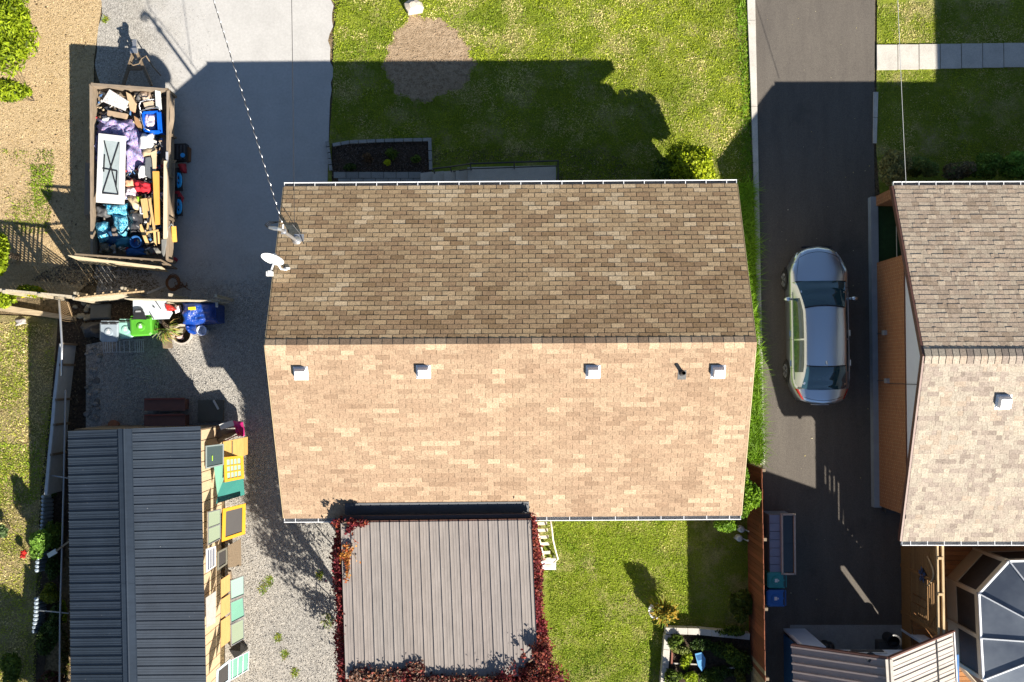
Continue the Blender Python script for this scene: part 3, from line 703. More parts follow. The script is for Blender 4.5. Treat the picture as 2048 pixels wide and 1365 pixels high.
for a, b in ((qNW, nRW), (qSW, nRW)):
    mb = MB(); mb.obox(a+Vector((-.06,0,-.18)), b-a, (.056,0,0), (0,0,.185)); part('rake_board', mb, m_brown, nb)
xw = P(1750,760,0).x
yN = P(1750,528,0).y; yS = P(1755,1010,0).y; yP0, yP1 = P(1745,414,0).y, P(1745,397,0).y
mb = MB(); mb.box(((xw+XE)/2, (yN+yS)/2, 1.28), (XE-xw, yN-yS, 2.5)); part('brick_wall', mb, m_brick, nb)
mb = MB(); v = [(xw+.01, yN+1.2, 2.52), (xw+.01, yS-.6, 2.52), (xw+.01, rY, nR-.1)]
mb.add(v+[(p[0]+.12, p[1], p[2]) for p in v], [(2,1,0),(3,4,5),(0,3,5,2),(1,2,5,4),(0,1,4,3)]); part('gable_siding', mb, M('white_siding', (.70,.73,.80), .6, .03, 2, dirt=.1), nb)
mb = MB(); mb.box((xw-.02+.04, (yN+1.2+yS-.6)/2, 2.50), (.07, yN+1.2-yS+.6, .035)); part('drip_edge', mb, m_brown, nb)
mb = MB(); mb.box((xw-.05, (P(0,400).y+yS)/2, .14), (.22, P(0,400).y-yS+.1, .28)); part('foundation', mb, M('blue_grey_foundation', (.26,.30,.34), .8, .1, 3), nb)
mb = MB(); mb.box((xw+1.5, (yP0+yN)/2, .12), (2.9, yP0-yN+.3, .24)); part('porch_floor', mb, m_turf, nb)
mb = MB(); mb.box((xw+.60, (yP0+yP1)/2, 1.33), (1.2, abs(yP1-yP0)+.04, 2.5)); part('porch_pillar', mb, m_brick, nb)
mb = MB(); mb.box((xw+.35, (eN+yN)/2-.1, 2.66), (.25, eN-yN-.15, .2)); part('porch_beam', mb, m_brown, nb)
mb = MB(); mb.tube([(xw+.35, yN, 1.0), (xw+.35, yP0, 1.0)], .014, 6); part('porch_rail', mb, m_galv, nb)
mb = MB(); mb.box((xw+.02, (yS+eS)/2+.25, 2.62), (.06, yS-eS-.1, .14)); part('soffit', mb, m_cedar, nb)
for x_, y_, zc in ((1772,666,1.0), (1781,762,1.15)):
    p = P(x_, y_, zc); mb = MB(); mb.box((xw-.05, p.y, zc), (.11, .14, .17)); f_ = part('wall_box', mb, m_grey, nb)
    mb = MB(); mb.tube([(xw-.015, p.y, .2), (xw-.015, p.y, zc-.08)], .012, 6); part('conduit', mb, m_dark, f_)
mb = MB(); mb.tube([(xw-.015, P(0,762,1.2).y-.08, 1.2), (xw-.015, P(0,762,1.2).y-.09, 3.4)], .010, 6); part('cable', mb, m_dark, nb)
roof_vent(nb, on_slope(2006, 803, qSW, qSE, nRW, qRE), exn, eyn, nn_, .17)
# two storey house out of the frame, whose shadow lies over the neighbour's front lawn
t2 = thing('two_storey_house', 'two storey house beyond the right hand neighbour', 'house', (23,2.5,0))
mb = MB(); mb.box((23,2.0,3.0), (8,9.6,6)); part('wall', mb, m_brick, t2)
mb = MB(); mb.add([(18.9,-2.9,6),(27.1,-2.9,6),(27.1,6.9,6),(18.9,6.9,6),(23,-2.9,7.6),(23,6.9,7.6)], [(0,4,5,3),(1,2,5,4),(0,1,4),(2,3,5),(3,2,1,0)]); part('roof', mb, m_dark, t2)

# ================================================================== DECK, SCREEN, GAZEBO
dk = thing('cedar_deck', 'raised orange cedar deck of narrow boards behind the brick house', 'deck', (14.5, -9, 0))
dy0 = P(0,1075,.8).y; dx0 = P(1810,0,.8).x; y = dy0; bw = .138
k = 0
while y > -14.2:
    x1 = 17.6; mb = MB(); mb.box(((dx0+x1)/2, y-bw/2, .78+R.uniform(-.003,.003)), (x1-dx0, bw-.014, .035))
    o = part('deck_board', mb, WOOD_O, dk); kk = R.uniform(.8,1.2); o.color = (.33*kk,.145*kk,.048*kk,1); y -= bw
mb = MB()
for x_ in (dx0+.1, 13.5, 15.2, 16.8): mb.box((x_, (dy0-14.2)/2, .66), (.05, abs(-14.2-dy0), .18))
part('joist', mb, m_woodx, dk)
mb = MB(); mb.box(((dx0+17.6)/2, dy0+.04, .5), (17.6-dx0, .04, .55)); mb.box((dx0-.03, (dy0-14.2)/2, .4), (.04, abs(-14.2-dy0), .7)); part('skirt', mb, m_cedar, dk)
# west privacy screen, one board at a time
sx = 12.0
scr = thing('privacy_screen', 'tall cedar privacy screen along the left side of the deck', 'screen', (sx, -7.5, 0))
ys0, ys1 = P(0,1092,2.7).y, P(0,1268,2.7).y; hs = 2.7
y = ys0; k = 0
for zb in [x*.142+.32 for x in range(16)]:
    if zb > 2.45: break
    for a, b in ((0,.42),(.42,1.0)):
        if a > .3 and 1.25 < zb < 2.1 and int(zb*10) % 3 != 0: pass
        ya, yb = ys0+(ys1-ys0)*a, ys0+(ys1-ys0)*b
        gap = .012 if a < .3 else (.012 if zb < 1.3 else .05)
        cuts = [ya-.04]+([y_ for q_ in (-6.55,-6.80,-7.12) for y_ in (q_+.022, q_-.022)] if a > .3 and .8 < zb < 1.8 else [])+[yb+.04]
        for y1_, y2_ in zip(cuts[::2], cuts[1::2]):
            mb = MB(); mb.box((sx, (y1_+y2_)/2, zb+.07), (.022, abs(y1_-y2_), .142-gap)); o = part('screen_board', mb, WOOD_O, scr); kk = R.uniform(.85,1.15); o.color = (.27*kk,.15*kk,.06*kk,1)
for u in (0,.42,1.0):
    mb = MB(); mb.box((sx, ys0+(ys1-ys0)*u, hs/2), (.09,.09,hs)); part('post', mb, m_cedar, scr)
for dx, ww in ((0,.045),(.14,.06)):
    mb = MB(); mb.box((sx+dx, (ys0+ys1)/2, hs+(.01 if dx else 0)), (ww, abs(ys1-ys0)+.1, .09)); part('cap_rail', mb, m_wood_light, scr)
for u in (.14,.55):
    mb = MB(); mb.box((sx+.07, ys0+(ys1-ys0)*u, hs+.02), (.16,.07,.1)); part('cross_block', mb, m_wood_light, scr)
mb = MB(); ar = [Vector((sx-.06, ys0+(ys1-ys0)*(.16+.34*u), 2.15+.42*math.sin(math.pi*u))) for u in [i/12 for i in range(13)]]; mb.tube(ar, .025, 6); part('arch_trim', mb, m_wood_light, scr)
# lattice panel of the screen (diagonal slats)
mb = MB(); ya, yb = ys0+(ys1-ys0)*.62, ys1
for k in range(-8, 26):
    y0 = ya+(yb-ya)*k/18; d = .42; 
    for sgn in (1, -1):
        p0 = Vector((sx+.02*sgn, y0, 2.1 if sgn > 0 else 2.6)); p1 = Vector((sx+.02*sgn, y0-.5, 2.6 if sgn > 0 else 2.1))
        if p0.y <= ya and p1.y >= yb: mb.bar(p0, p1, .012, .03)
part('lattice', mb, m_cedar, scr)
# ornament hung on the screen
oc = P(1843,1152,1.9); orn = thing('wall_ornament', 'blue and silver metal ornament hanging on the cedar screen', 'ornament', (sx-.05, oc.y, 1.6))
m_orn = M('ornament_blue', (.16,.25,.50), .3, .5, 30, metal=.5)
for k in range(5):
    a = k*2*math.pi/5; c = Vector((sx-.06, oc.y+.14*math.cos(a), 1.75+.16*math.sin(a))); mb = MB()
    vv = [c+Vector((-.02 if i % 2 else .0, .11*math.cos(t_)*math.cos(a)-.06*math.sin(t_)*math.sin(a), .11*math.cos(t_)*math.sin(a)+.06*math.sin(t_)*math.cos(a))) for i, t_ in enumerate([j*math.pi/4 for j in range(8)])]
    mb.add([c+Vector((-.03,0,0))]+vv, [(0, 1+i, 1+(i+1) % 8) for i in range(8)]+[(0, 1+(i+1) % 8, 1+i) for i in range(8)]); part('petal', mb, m_orn, orn)
mb = MB(); mb.add([(sx-.04,oc.y+.0,2.05),(sx-.04,oc.y-.2,1.75),(sx-.04,oc.y,1.42),(sx-.04,oc.y+.2,1.75),(sx-.02,oc.y+.0,2.05),(sx-.02,oc.y-.2,1.75),(sx-.02,oc.y,1.42),(sx-.02,oc.y+.2,1.75)], [(0,1,2,3),(7,6,5,4),(0,4,5,1),(1,5,6,2),(2,6,7,3),(3,7,4,0)]); part('backplate', mb, m_black, orn)
# gazebo
gz_ = thing('gazebo', 'eight sided gazebo with grey glazed roof on the cedar deck', 'gazebo', P(2149,1290,0))
hg = 3.0; gp = [P(x,y,hg) for x, y in ((2018,1123),(1958,1188),(1962,1277),(1967,1360),(2040,1440),(2180,1470),(2310,1420),(2340,1290),(2320,1180),(2200,1118))]
apex = P(2149,1290,4.0)
m_grroof = NT('grey_glazing'); _n = m_grroof.noise(.9, 4, .6)
m_grroof = m_grroof.set(m_grroof.mix(m_grroof.ramp(_n, [(.35,0.0),(.65,1.0)]), (.09,.105,.135), (.15,.17,.20)), .22, 0, 0, .6)
N_ = len(gp)
for i in range(N_):
    a, b = gp[i], gp[(i+1) % N_]; mb = MB(); n = (b-a).cross(apex-a).normalized(); n = n if n.z > 0 else -n
    f = [(0,1,2),(3,5,4),(0,3,4,1),(1,4,5,2),(2,5,3,0)]; mb.add([a+n*.0, b+n*.0, apex, a-n*.03, b-n*.03, apex-n*.03], f if (b-a).cross(apex-a).z > 0 else [q[::-1] for q in f]); part('roof_pane', mb, m_grroof, gz_)
    mb = MB(); mb.bar(a+Vector((0,0,.03)), apex+Vector((0,0,.03)), .035, .04); part('rib', mb, m_whiteg, gz_)
    mb = MB(); mb.bar(a+Vector((0,0,.0)), b+Vector((0,0,.0)), .05, .06); part('eave_rail', mb, m_whiteg, gz_)
    # wall bay: sill, header, posts, screened opening
    pa, pb = Vector((a.x,a.y,0)), Vector((b.x,b.y,0)); q = apex.copy(); q.z = 0; pa = pa.lerp(q,.01); pb = pb.lerp(q,.01); zz = Vector((0,0,1))
    mb = MB(); mb.bar(pa+zz*.8, pa+zz*2.93, .11, .11); part('post', mb, m_beige, gz_)
    mb = MB(); mb.bar(pa.lerp(pb,.04)+zz*1.15, pb.lerp(pa,.04)+zz*1.15, .06, .68); part('wall_panel', mb, m_beige, gz_)
    mb = MB(); mb.bar(pa.lerp(pb,.04)+zz*2.83, pb.lerp(pa,.04)+zz*2.83, .07, .2); part('header', mb, m_beige, gz_)
    mb = MB(); mb.bar(pa.lerp(pb,.05)+zz*2.11, pb.lerp(pa,.05)+zz*2.11, .015, 1.22); part('insect_screen', mb, M('dark_mesh', (.035,.028,.022), .7), gz_)
mb = MB(); mb.lathe(apex+Vector((0,0,-.02)), [(.2,0),(.16,.08),(.03,.16)], 12); part('finial', mb, m_whiteg, gz_)

# ================================================================== NEIGHBOUR GARDEN SHED (bottom)
he2, hr2 = 2.2, 3.85
gs = thing('garden_shed', 'garden shed with beige ribbed roof, white front and blue side', 'shed', P(1740,1400,0))
A1, R1, B1 = P(1583,1291,he2), P(1776,1318,hr2), P(1906,1264,2.6)
dS = Vector((.25,-5.3,0)); m_rl = metal_roof('beige_roof_shaded', (.33,.27,.25), .5, 0, .1)  # west slope uses a darker beige, its shade put into the colour
ribbed(gs, A1, A1+dS, R1+dS, R1, .235, 2, .065, m_rl, 0, rw=.045)
ribbed(gs, B1+dS, B1, R1, R1+dS, .25, 2, .012, m_roofbe, 2, rw=.02)
y = 0
for k in range(20):
    u = (k+.5)/21; a = B1+dS*u; b = R1+dS*u; mb = MB(); mb.bar(a.lerp(b,.02)+Vector((0,0,.012)), a.lerp(b,.93)+Vector((0,0,.014)), .012, .02); part('roof_joint', mb, m_roofstripe, gs)
mb = MB(); mb.bar(R1+Vector((-.06,0,.05)), R1+dS+Vector((-.06,0,.05)), .07, .05); mb.bar(R1+Vector((.06,0,.05)), R1+dS+Vector((.06,0,.05)), .07, .05); part('ridge_cap', mb, m_roofbe, gs)
v1 = B1.lerp(R1,.27); mb = MB(); mb.bar(v1+Vector((0,-.02,.03)), v1+dS+Vector((0,0,.03)), .03, .03); part('roof_channel', mb, m_black, gs)
for a, b in ((A1, R1), (R1, B1)):
    mb = MB(); mb.bar(a+Vector((0,.03,.02)), b+Vector((0,.03,.02)), .04, .13); part('barge_board', mb, m_brown, gs)
mb = MB(); mb.bar(B1+Vector((.02,0,.02)), B1+dS+Vector((.02,0,.02)), .03, .05); part('drip_edge', mb, m_whiteg, gs)
xa = A1.x+.06; xb = B1.x-.10; yf = A1.y-.03
yf = P(1600,1256,0).y
W1 = M('pale_blue_white_panel', (.55,.62,.74), .5, .04, 3)
for x0, x1 in ((P(1556,0).x, P(1598,0).x), (P(1786,0).x, P(1812,0).x)):
    mb = MB(); mb.box(((x0+x1)/2, yf-.05, he2/2-.03), (x1-x0, .07, he2-.06)); part('front_panel', mb, W1, gs)
xa, xb = P(1556,0).x, P(1812,0).x; mb = MB(); xm = R1.x
mb.add([(xa+.02,yf-.10,he2-.05),(xb+.3,yf-.10,he2-.05),(xm,yf-.10,hr2-.25),(xa+.02,yf-.16,he2-.05),(xb+.3,yf-.16,he2-.05),(xm,yf-.16,hr2-.1)], [(2,1,0),(3,4,5),(0,3,5,2),(1,2,5,4),(0,1,4,3)])
mb.box(((xa+xb)/2, yf-.6, he2-.15), (xb-xa, .05, .25))
part('gable_panel', mb, W1, gs)
mb = MB(); mb.box((xm-.1, yf-.07, he2+.3), (1.05,.03,.3)); f_ = part('louvre_frame', mb, m_white, gs)
mb = MB(); mb.box((xm-.1, yf-.045, he2+.3), (.9,.03,.16)); part('louvre', mb, m_dark, f_)
mb = MB(); mb.lathe((xm-.35, yf+.05, hr2-.42), [(.12,0),(.14,.06),(.14,.12),(.05,.15)], 16); part('lamp', mb, m_black, gs)
mb = MB(); mb.box((xa+.03, yf-2.3, he2/2-.05), (.05, 4.2, he2-.1)); mb.box(((xa+xb)/2+.1, yf-4.4, he2/2), (xb-xa+.2, .05, he2)); mb.add([(xa,yf-4.4,he2),(xb+.22,yf-4.4,2.62),(xm,yf-4.4,hr2-.1),(xa,yf-4.45,he2),(xb+.22,yf-4.45,2.62),(xm,yf-4.45,hr2-.1)], [(2,1,0),(3,4,5),(0,3,5,2),(1,2,5,4),(0,1,4,3)]); part('side_wall', mb, m_bluesid, gs)
for ya_, yb_ in ((-7.90,-9.08), (-9.42,-12.3)):  # unseen east wall, its gap shaped to pass a band of sun
    mb = MB(); mb.box((xb+.22, (ya_+yb_)/2, 1.31), (.06, ya_-yb_, 2.62)); part('side_wall', mb, m_bluesid, gs)
mb = MB(); mb.bar(P(1566,1255,.05)+Vector((0,0,1.0)), P(1566,1255,.05)+Vector((0,0,2.1)), .05, .05); part('downspout', mb, m_whiteg, gs)
# things standing in the open shed
tub = P(1788,1277,.6); mb = MB(); mb.lathe(Vector((tub.x,tub.y-.1,.02)), [(.16,0),(.20,.6),(.22,.62),(.17,.6),(.14,.1)], 16); solo('black_bucket', mb, m_black, 'black round tub standing in the open shed doorway', 'bucket')
p = P(1775,1290,.4); mb = MB(); mb.box((p.x,p.y-.1,.2), (.5,.35,.4)); mb.box((p.x,p.y-.1,.42), (.54,.39,.04)); solo('storage_crate', mb, m_dark, 'dark crate inside the open garden shed', 'crate')
p = P(1645,1300,.5); mb = MB()
for k in range(6): mb.lathe((p.x-.3+.12*k, p.y+.02*math.sin(k*2), .02), [(.14,0),(.18,.1+.05*math.sin(k*3)),(.14,.32+.06*math.cos(k*2)),(.04,.40)], 10)
solo('rubbish_bags', mb, m_black, 'black bag heap on the shed floor behind the white front', 'bag', smooth=True)

# ================================================================== RIGHT FENCE, BENCH, BINS
fx0, fx1 = P(1524,938,2.0), P(1531,1365,2.0)
fn = thing('red_board_fence', 'reddish brown board fence between back lawn and asphalt', 'fence', (fx0.x, (fx0.y+fx1.y)/2, 0))
y = fx0.y; k = 0
while y > -11.2:
    u = (fx0.y-y)/(fx0.y-fx1.y); x_ = fx0.x+(fx1.x-fx0.x)*u; hh = 2.0+R.uniform(-.02,.02)
    mb = MB(); mb.box((x_, y-.072, hh/2+.02), (.022, .136, hh-.04), R.uniform(-.01,.01)); o = part('fence_board', mb, WOOD_O, fn); kk = R.uniform(.65,1.2); o.color = (.20*kk,.062*kk,.028*kk,1) if y > P(0,1320,0).y+R.uniform(-.3,.3) else (.26*kk,.20*kk,.12*kk,1); y -= .145
for k in range(6):
    y_ = fx0.y-.05-k*2.0; u = (fx0.y-y_)/(fx0.y-fx1.y); x_ = fx0.x+(fx1.x-fx0.x)*u+.07; mb = MB(); mb.box((x_, y_, .98), (.09,.09,1.96)); part('fence_post', mb, m_woodx, fn)
mb = MB()
for z_ in (.4, 1.7): mb.bar((fx0.x+.045, fx0.y, z_), (fx0.x+(fx1.x-fx0.x)*1.25+.045, -11.2, z_), .04, .09)
part('fence_rail', mb, m_woodx, fn)
# storage bench with glazed lid
bx0, bx1 = P(1530,0,.9).x, P(1575,0,.9).x; by0, by1 = P(0,1030,.9).y, P(0,1146,.9).y
bn = thing('storage_box', 'tall storage box with blue grey side and framed dark lid by the fence', 'storage box', ((bx0+bx1)/2, (by0+by1)/2, 0))
mb = MB(); mb.box(((bx0+bx1)/2, (by0+by1)/2, .45), (bx1-bx0, by0-by1, .86)); part('body', mb, M('slate_plastic', (.16,.19,.27), .5, .06, 3), bn)
for k in range(7):
    y_ = by0-(by0-by1)*(k+.5)/7; mb = MB(); mb.box((bx0+.17, y_, .905), (.33, (by0-by1)/7-.015, .03)); part('lid_slat', mb, M('slate_plastic', (.16,.19,.27), .5), bn)
lx0, lx1 = bx0+.36, bx1+.05; mb = MB(); ly0, ly1 = by0+.02, by1-.02
for c, d in ((((lx0+lx1)/2, ly0), (lx1-lx0, .05)), (((lx0+lx1)/2, ly1), (lx1-lx0, .05)), ((lx0, (ly0+ly1)/2), (.05, ly0-ly1+.05)), ((lx1, (ly0+ly1)/2), (.05, ly0-ly1+.05))):
    mb.box((c[0], c[1], .96), (d[0], d[1], .10))
part('lid_frame', mb, M('tan_frame', (.42,.34,.28), .7, .15, 6), bn)
mb = MB(); mb.box(((lx0+lx1)/2, (ly0+ly1)/2, .925), (lx1-lx0-.06, ly0-ly1-.06, .02)); mb.box(((lx0+lx1)/2, (ly0+ly1)/2, .95), (lx1-lx0-.06, .015, .02)); part('lid_panel', mb, m_glassd, bn)
def bin_(name, label, cx, cy, col, h=.95, w_=.52, d_=.60, rz=0, group='wheeled bins'):
    m_ = plain(name+'_plastic', col, .42); t = thing(name, label, 'bin', (cx, cy, 0), group); t.rotation_euler = (0,0,rz)
    mb = MB(); k = .8
    lo = [(-w_/2*k,-d_/2*k,.05),(w_/2*k,-d_/2*k,.05),(w_/2*k,d_/2*k,.05),(-w_/2*k,d_/2*k,.05)]; hi = [(-w_/2,-d_/2,h-.06),(w_/2,-d_/2,h-.06),(w_/2,d_/2,h-.06),(-w_/2,d_/2,h-.06)]
    mb.add(lo+hi, [(3,2,1,0),(4,5,6,7),(0,1,5,4),(1,2,6,5),(2,3,7,6),(3,0,4,7)]); link('body', mb.mesh('body', m_), t)
    mb = MB(); c = .06; pts = [(-w_/2-.02+c,-d_/2-.03),(w_/2+.02-c,-d_/2-.03),(w_/2+.02,-d_/2-.03+c),(w_/2+.02,d_/2),(-w_/2-.02,d_/2),(-w_/2-.02,-d_/2-.03+c)]
    n = len(pts); rim = [Vector((x,y,h-.055)) for x, y in pts]; top = [Vector((x,y,h-.01)) for x, y in pts]; inn = [Vector((x*.85,y*.82-.01,h+.02)) for x, y in pts]
    fs = [tuple(range(2*n, 3*n))]
    for i in range(n):
        j = (i+1) % n; fs += [(i,j,n+j,n+i), (n+i,n+j,2*n+j,2*n+i)]
    mb.add(rim+top+inn, fs); lid = link('lid', mb.mesh('lid', m_), t)
    m2 = MB(); m2.lathe((0,-.02,h+.018), [(.13,0),(.12,.025),(.09,.03)], 16); link('emblem_boss', m2.mesh('emblem_boss', m_), lid)
    m2 = MB(); m2.box((0,-.02,h+.052), (.10,.08,.006)); m2.box((.0,.05,h+.05), (.05,.03,.006)); link('emblem', m2.mesh('emblem', m_white), lid)
    m2 = MB()
    for s in (-1,1): m2.box((s*w_*.24, d_/2-.04, h+.0), (w_*.36, .05, .025))
    link('grip_slot', m2.mesh('grip_slot', m_black), lid)
    mb = MB(); mb.tube([(-w_/2,d_/2+.05,h-.05),(w_/2,d_/2+.05,h-.05)], .018, 8); link('handle', mb.mesh('handle', m_), t)
    for s in (-1,1):
        mb = MB(); mb.tube([(s*w_/2*.9-.03,d_/2*.8,.10),(s*w_/2*.9+.03,d_/2*.8,.10)], .10, 12); link('wheel', mb.mesh('wheel', m_black), t)
    return t
p = P(1553,1161,.95); bin_('teal_bin', 'teal wheeled bin between the storage box and the blue bin', p.x, p.y, (.015,.21,.22), w_=.44, d_=.50, rz=-math.pi/2)
p = P(1552,1197,.95); bin_('blue_bin', 'blue wheeled bin beside the teal one on the shaded asphalt', p.x, p.y, (.01,.10,.36), w_=.46, d_=.50, rz=-math.pi/2)

# ================================================================== CAR
def build_car():
    c0 = P(1640,649.5,.7); t = thing('parked_car', 'silver four door sedan parked on the asphalt driveway', 'car', (9.31, c0.y-.02, 0)); t.rotation_euler = (0,0,D2R(.6))
    pt = NT('silver_paint'); fl = pt.noise(400, 2); pt.set((.66,.73,.80), .28, .95, .6)  # blue tint in the silver stands in for reflected sky
    pt.b.inputs['Coat Roughness'].default_value = .04; paint = pt.m
    L = 2.40
    def halfw(y):
        u = abs(y)/L; w = .915*(1-max(0, (u-.60)/.40)**2.4*(.32 if y > 0 else .25))
        return w
    def ztop(y):       # hood / deck height at the centre line
        if y > 1.2: return .985-.20*((y-1.2)/1.2)**1.6
        if y < -1.85: return 1.10-.06*((-1.85-y)/.55)
        return 1.0
    NS = 48; ys = [-L+2*L*i/NS for i in range(NS+1)]
    def section(y):
        w_ = halfw(y); zt = ztop(y); e = abs(y)/L; lo = .22+.05*max(0, e-.8)*5; tuck = 1.0-.02
        endk = max(0, (e-.93)/.07)
        zb = zt-.10-.0
        belt = .90 if y > -1.85 else .96
        belt = min(belt, zt-.05)
        pts = [(w_*.90, lo), (w_*.985, lo+.10), (w_*1.0, .55), (w_*.985, .70), (w_*.95, belt-.06), (w_*.90, belt), (w_*.78, belt+(zt-belt)*.55), (w_*.5, belt+(zt-belt)*.88), (0, zt)]
        return pts
    def warp(v):
        u = abs(v[1])/L; k = max(0, (u-.62)/.38)**1.4; return Vector((v[0], v[1]-math.copysign(1, v[1])*k*(.34 if v[1] > 0 else .22)*(abs(v[0])/.8)**2.2, v[2]))
    mb = MB(); rows = []
    for y in ys:
        s = section(y); full = [(-x, z) for x, z in s]+[(x, z) for x, z in s[::-1][1:]]
        e = max(0, abs(y)/L-.97)/.03
        rows.append([warp((x*(1-.03*e), y, z-.03*e*(z > .6))) for x, z in full])
    n = len(rows[0]); v = [p for r in rows for p in r]; fs = []
    for j in range(NS):
        for i in range(n-1): fs.append((j*n+i, j*n+i+1, (j+1)*n+i+1, (j+1)*n+i))
    fs.append(tuple(range(n))[::-1]); fs.append(tuple(range(NS*n, NS*n+n)))
    fs = [f[::-1] for f in fs]
    mb.add(v, fs); body = link('body', mb.mesh('body', paint, smooth=True), t)
    # wheel arches (dark discs proud of the side), wheels
    tyre = plain('tyre', (.015,.015,.016), .8); rimm = M('alloy', (.62,.62,.60), .3, .05, 8, metal=.8)
    for wy in (1.42, -1.37):
        for s in (-1, 1):
            mb = MB(); mb.lathe((0,0,0), [(.30,-.1),(.33,-.07),(.33,.07),(.30,.1)], 24)
            R90 = Matrix.Rotation(math.pi/2, 4, 'Y'); mb.v = [tuple((R90@Vector(q))+Vector((s*.84,wy,.33))) for q in mb.v]
            wl = link('wheel', mb.mesh('wheel', tyre), t)
            m2 = MB(); m2.lathe((0,0,0), [(.215,-.012),(.215,.0)], 20)
            for k in range(5):
                a = k*2*math.pi/5
                for da in (-.13,.13):
                    m2.bar((.04*math.cos(a),.04*math.sin(a),.012), (.20*math.cos(a+da),.20*math.sin(a+da),.012), .028, .02)
            m3 = MB(); m3.lathe((0,0,0), [(.17,.002),(.17,.004)], 20)
            for q, nm, mt_ in ((m2, 'rim', rimm), (m3, 'rim_well', tyre)):
                RR = Matrix.Rotation(math.pi/2*s, 4, 'Y'); q.v = [tuple((RR@Vector(z))+Vector((s*.945,wy,.33))) for z in q.v]
                link(nm, q.mesh(nm, mt_), t if False else wl)
            m4 = MB()   # arch lip
            arc = [Vector((s*.918, wy+.39*math.cos(a), .33+.37*math.sin(a))) for a in [math.pi*k/12 for k in range(13)]]
            m4.add([Vector((s*.922, wy, .30))]+[Vector((s*.922, q.y, q.z)) for q in arc], [((0,i+1,i+2) if s > 0 else (0,i+2,i+1)) for i in range(12)])
            link('wheel_arch', m4.mesh('wheel_arch', m_black), t)
    # greenhouse
    yf, yr = 1.30, -1.93      # cowl, rear glass base
    rf, rr_ = .42, -1.20       # roof front / rear edges
    def roofz(y):
        if y > rf: u = (yf-y)/(yf-rf); return .99+.42*(1-(1-u)**1.5)
        if y < rr_: u = (y-yr)/(rr_-yr); return 1.10+.31*(1-(1-u)**1.5)
        u = (y-rr_)/(rf-rr_); return 1.41+.045*math.sin(math.pi*u)
    def topw(y):
        if y > rf: u = (yf-y)/(yf-rf); return .70-.10*u
        if y < rr_: u = (y-yr)/(rr_-yr); return .64-.05*u
        return .59+.0*(y)
    def botw(y): return min(.835, halfw(y)*.905)
    def bz(y): return .90 if y > -1.85 else .93
    NY = 40
    def gsec(y, off=0.0):
        zt = roofz(y); tw = topw(y); bw_ = botw(y); b = bz(y); zr = zt-.05 if zt > 1.2 else zt-.03*max(0,(zt-.95)/.25)
        crown = .035 if zt > 1.2 else .03
        pts = [(-bw_, b), (-(bw_*.45+tw*.55)-.015, (b*.4+zr*.6)), (-tw-.02, zr-.02), (-tw+.03, zr+.01), (-tw*.5, zr+.035), (0, zr+.05)]
        return pts
    rows = []
    for j in range(NY+1):
        y = yf+(yr-yf)*j/NY; s = gsec(y); full = s+[(-x, z) for x, z in s[::-1][1:]]; rows.append([Vector((x, y, z)) for x, z in full])
    n = len(rows[0]); mb = MB(); mb.add([p for r in rows for p in r], [((j*n+i), (j*n+i+1), ((j+1)*n+i+1), ((j+1)*n+i)) for j in range(NY) for i in range(n-1)]+[tuple(range(n))[::-1], tuple(range(NY*n, NY*n+n))])
    link('cabin', mb.mesh('cabin', paint, smooth=True), t)
    def top_patch(y0, y1, k0, k1, off, name, mat, bow0=0, bow1=0, nx=12, ny=10, parent=None):
        def fn(u, v):
            s = 2*u-1; yb = y0+(y1-y0)*v; y = yb+(bow0*(1-v)+bow1*v)*(1-s*s); kk = k0+(k1-k0)*v
            y = max(min(y, yf+.02), yr-.02); yc = min(max(y, yr), yf); g = gsec(yc); x = s*kk*(topw(yc)-.0); ax_ = abs(x)
            xs = [-p[0] for p in g][::-1]; zs = [p[1] for p in g][::-1]
            z = float(np.interp(ax_, xs, zs)); return Vector((x, y, z+off))
        m_ = MB(); m_.grid(fn, nx, ny, flip=(y0 > y1)); return link(name, m_.mesh(name, mat, smooth=True), parent or t)
    glass = NT('car_glass').set((.03,.075,.095), .03, .35, 1, 1.0)
    top_patch(yf-.02, rf+.06, 1.06, .97, .02, 'windshield', glass, .10, .07)
    top_patch(rr_-.05, yr+.04, .96, 1.06, .02, 'rear_window', glass, -.03, -.12)
    trim = plain('car_trim', (.01,.01,.012), .4)
    top_patch(rf+.085, rf+.055, .99, .99, .026, 'glass_seal', trim, .07, .07, 12, 1)
    top_patch(rr_-.02, rr_-.05, .99, .99, .026, 'glass_seal', trim, -.03, -.03, 12, 1)
    top_patch(yf+.02, yf-.03, 1.09, 1.08, .026, 'cowl', trim, .10, .10, 12, 1)
    for s in (-1, 1):
        for (ya, yb, nm) in ((.80, -.42, 'side_window'), (-.47, -1.42, 'side_window')):
            def fn(u, v, s=s, ya=ya, yb=yb):
                y = ya+(yb-ya)*u; g = gsec(y); zt_ = g[2][1]-.035; zb_ = g[0][1]+.035
                if y > rf: zt_ = min(zt_, g[2][1]-.04)
                z = zb_+(zt_-zb_)*v; zz_ = [p[1] for p in g[:3]]; xx = [-p[0] for p in g[:3]]; x = float(np.interp(z, zz_, xx)); return Vector((s*(x+.007), y, z))
            m_ = MB(); m_.grid(fn, 10, 4, flip=(s < 0)); link(nm, m_.mesh(nm, glass, smooth=True), t)
        # mirror
        m_ = MB(); m_.lathe((0,0,0), [(.03,-.05),(.10,-.03),(.11,.0),(.09,.06),(.03,.09)], 10); m_.v = [(q[0]*1.05+s*1.0, q[1]*.65+.78, q[2]+.98) for q in m_.v]
        m_.bar((s*.85,.78,.93), (s*.96,.78,.95), .06, .04); link('mirror', m_.mesh('mirror', paint, smooth=True), t)
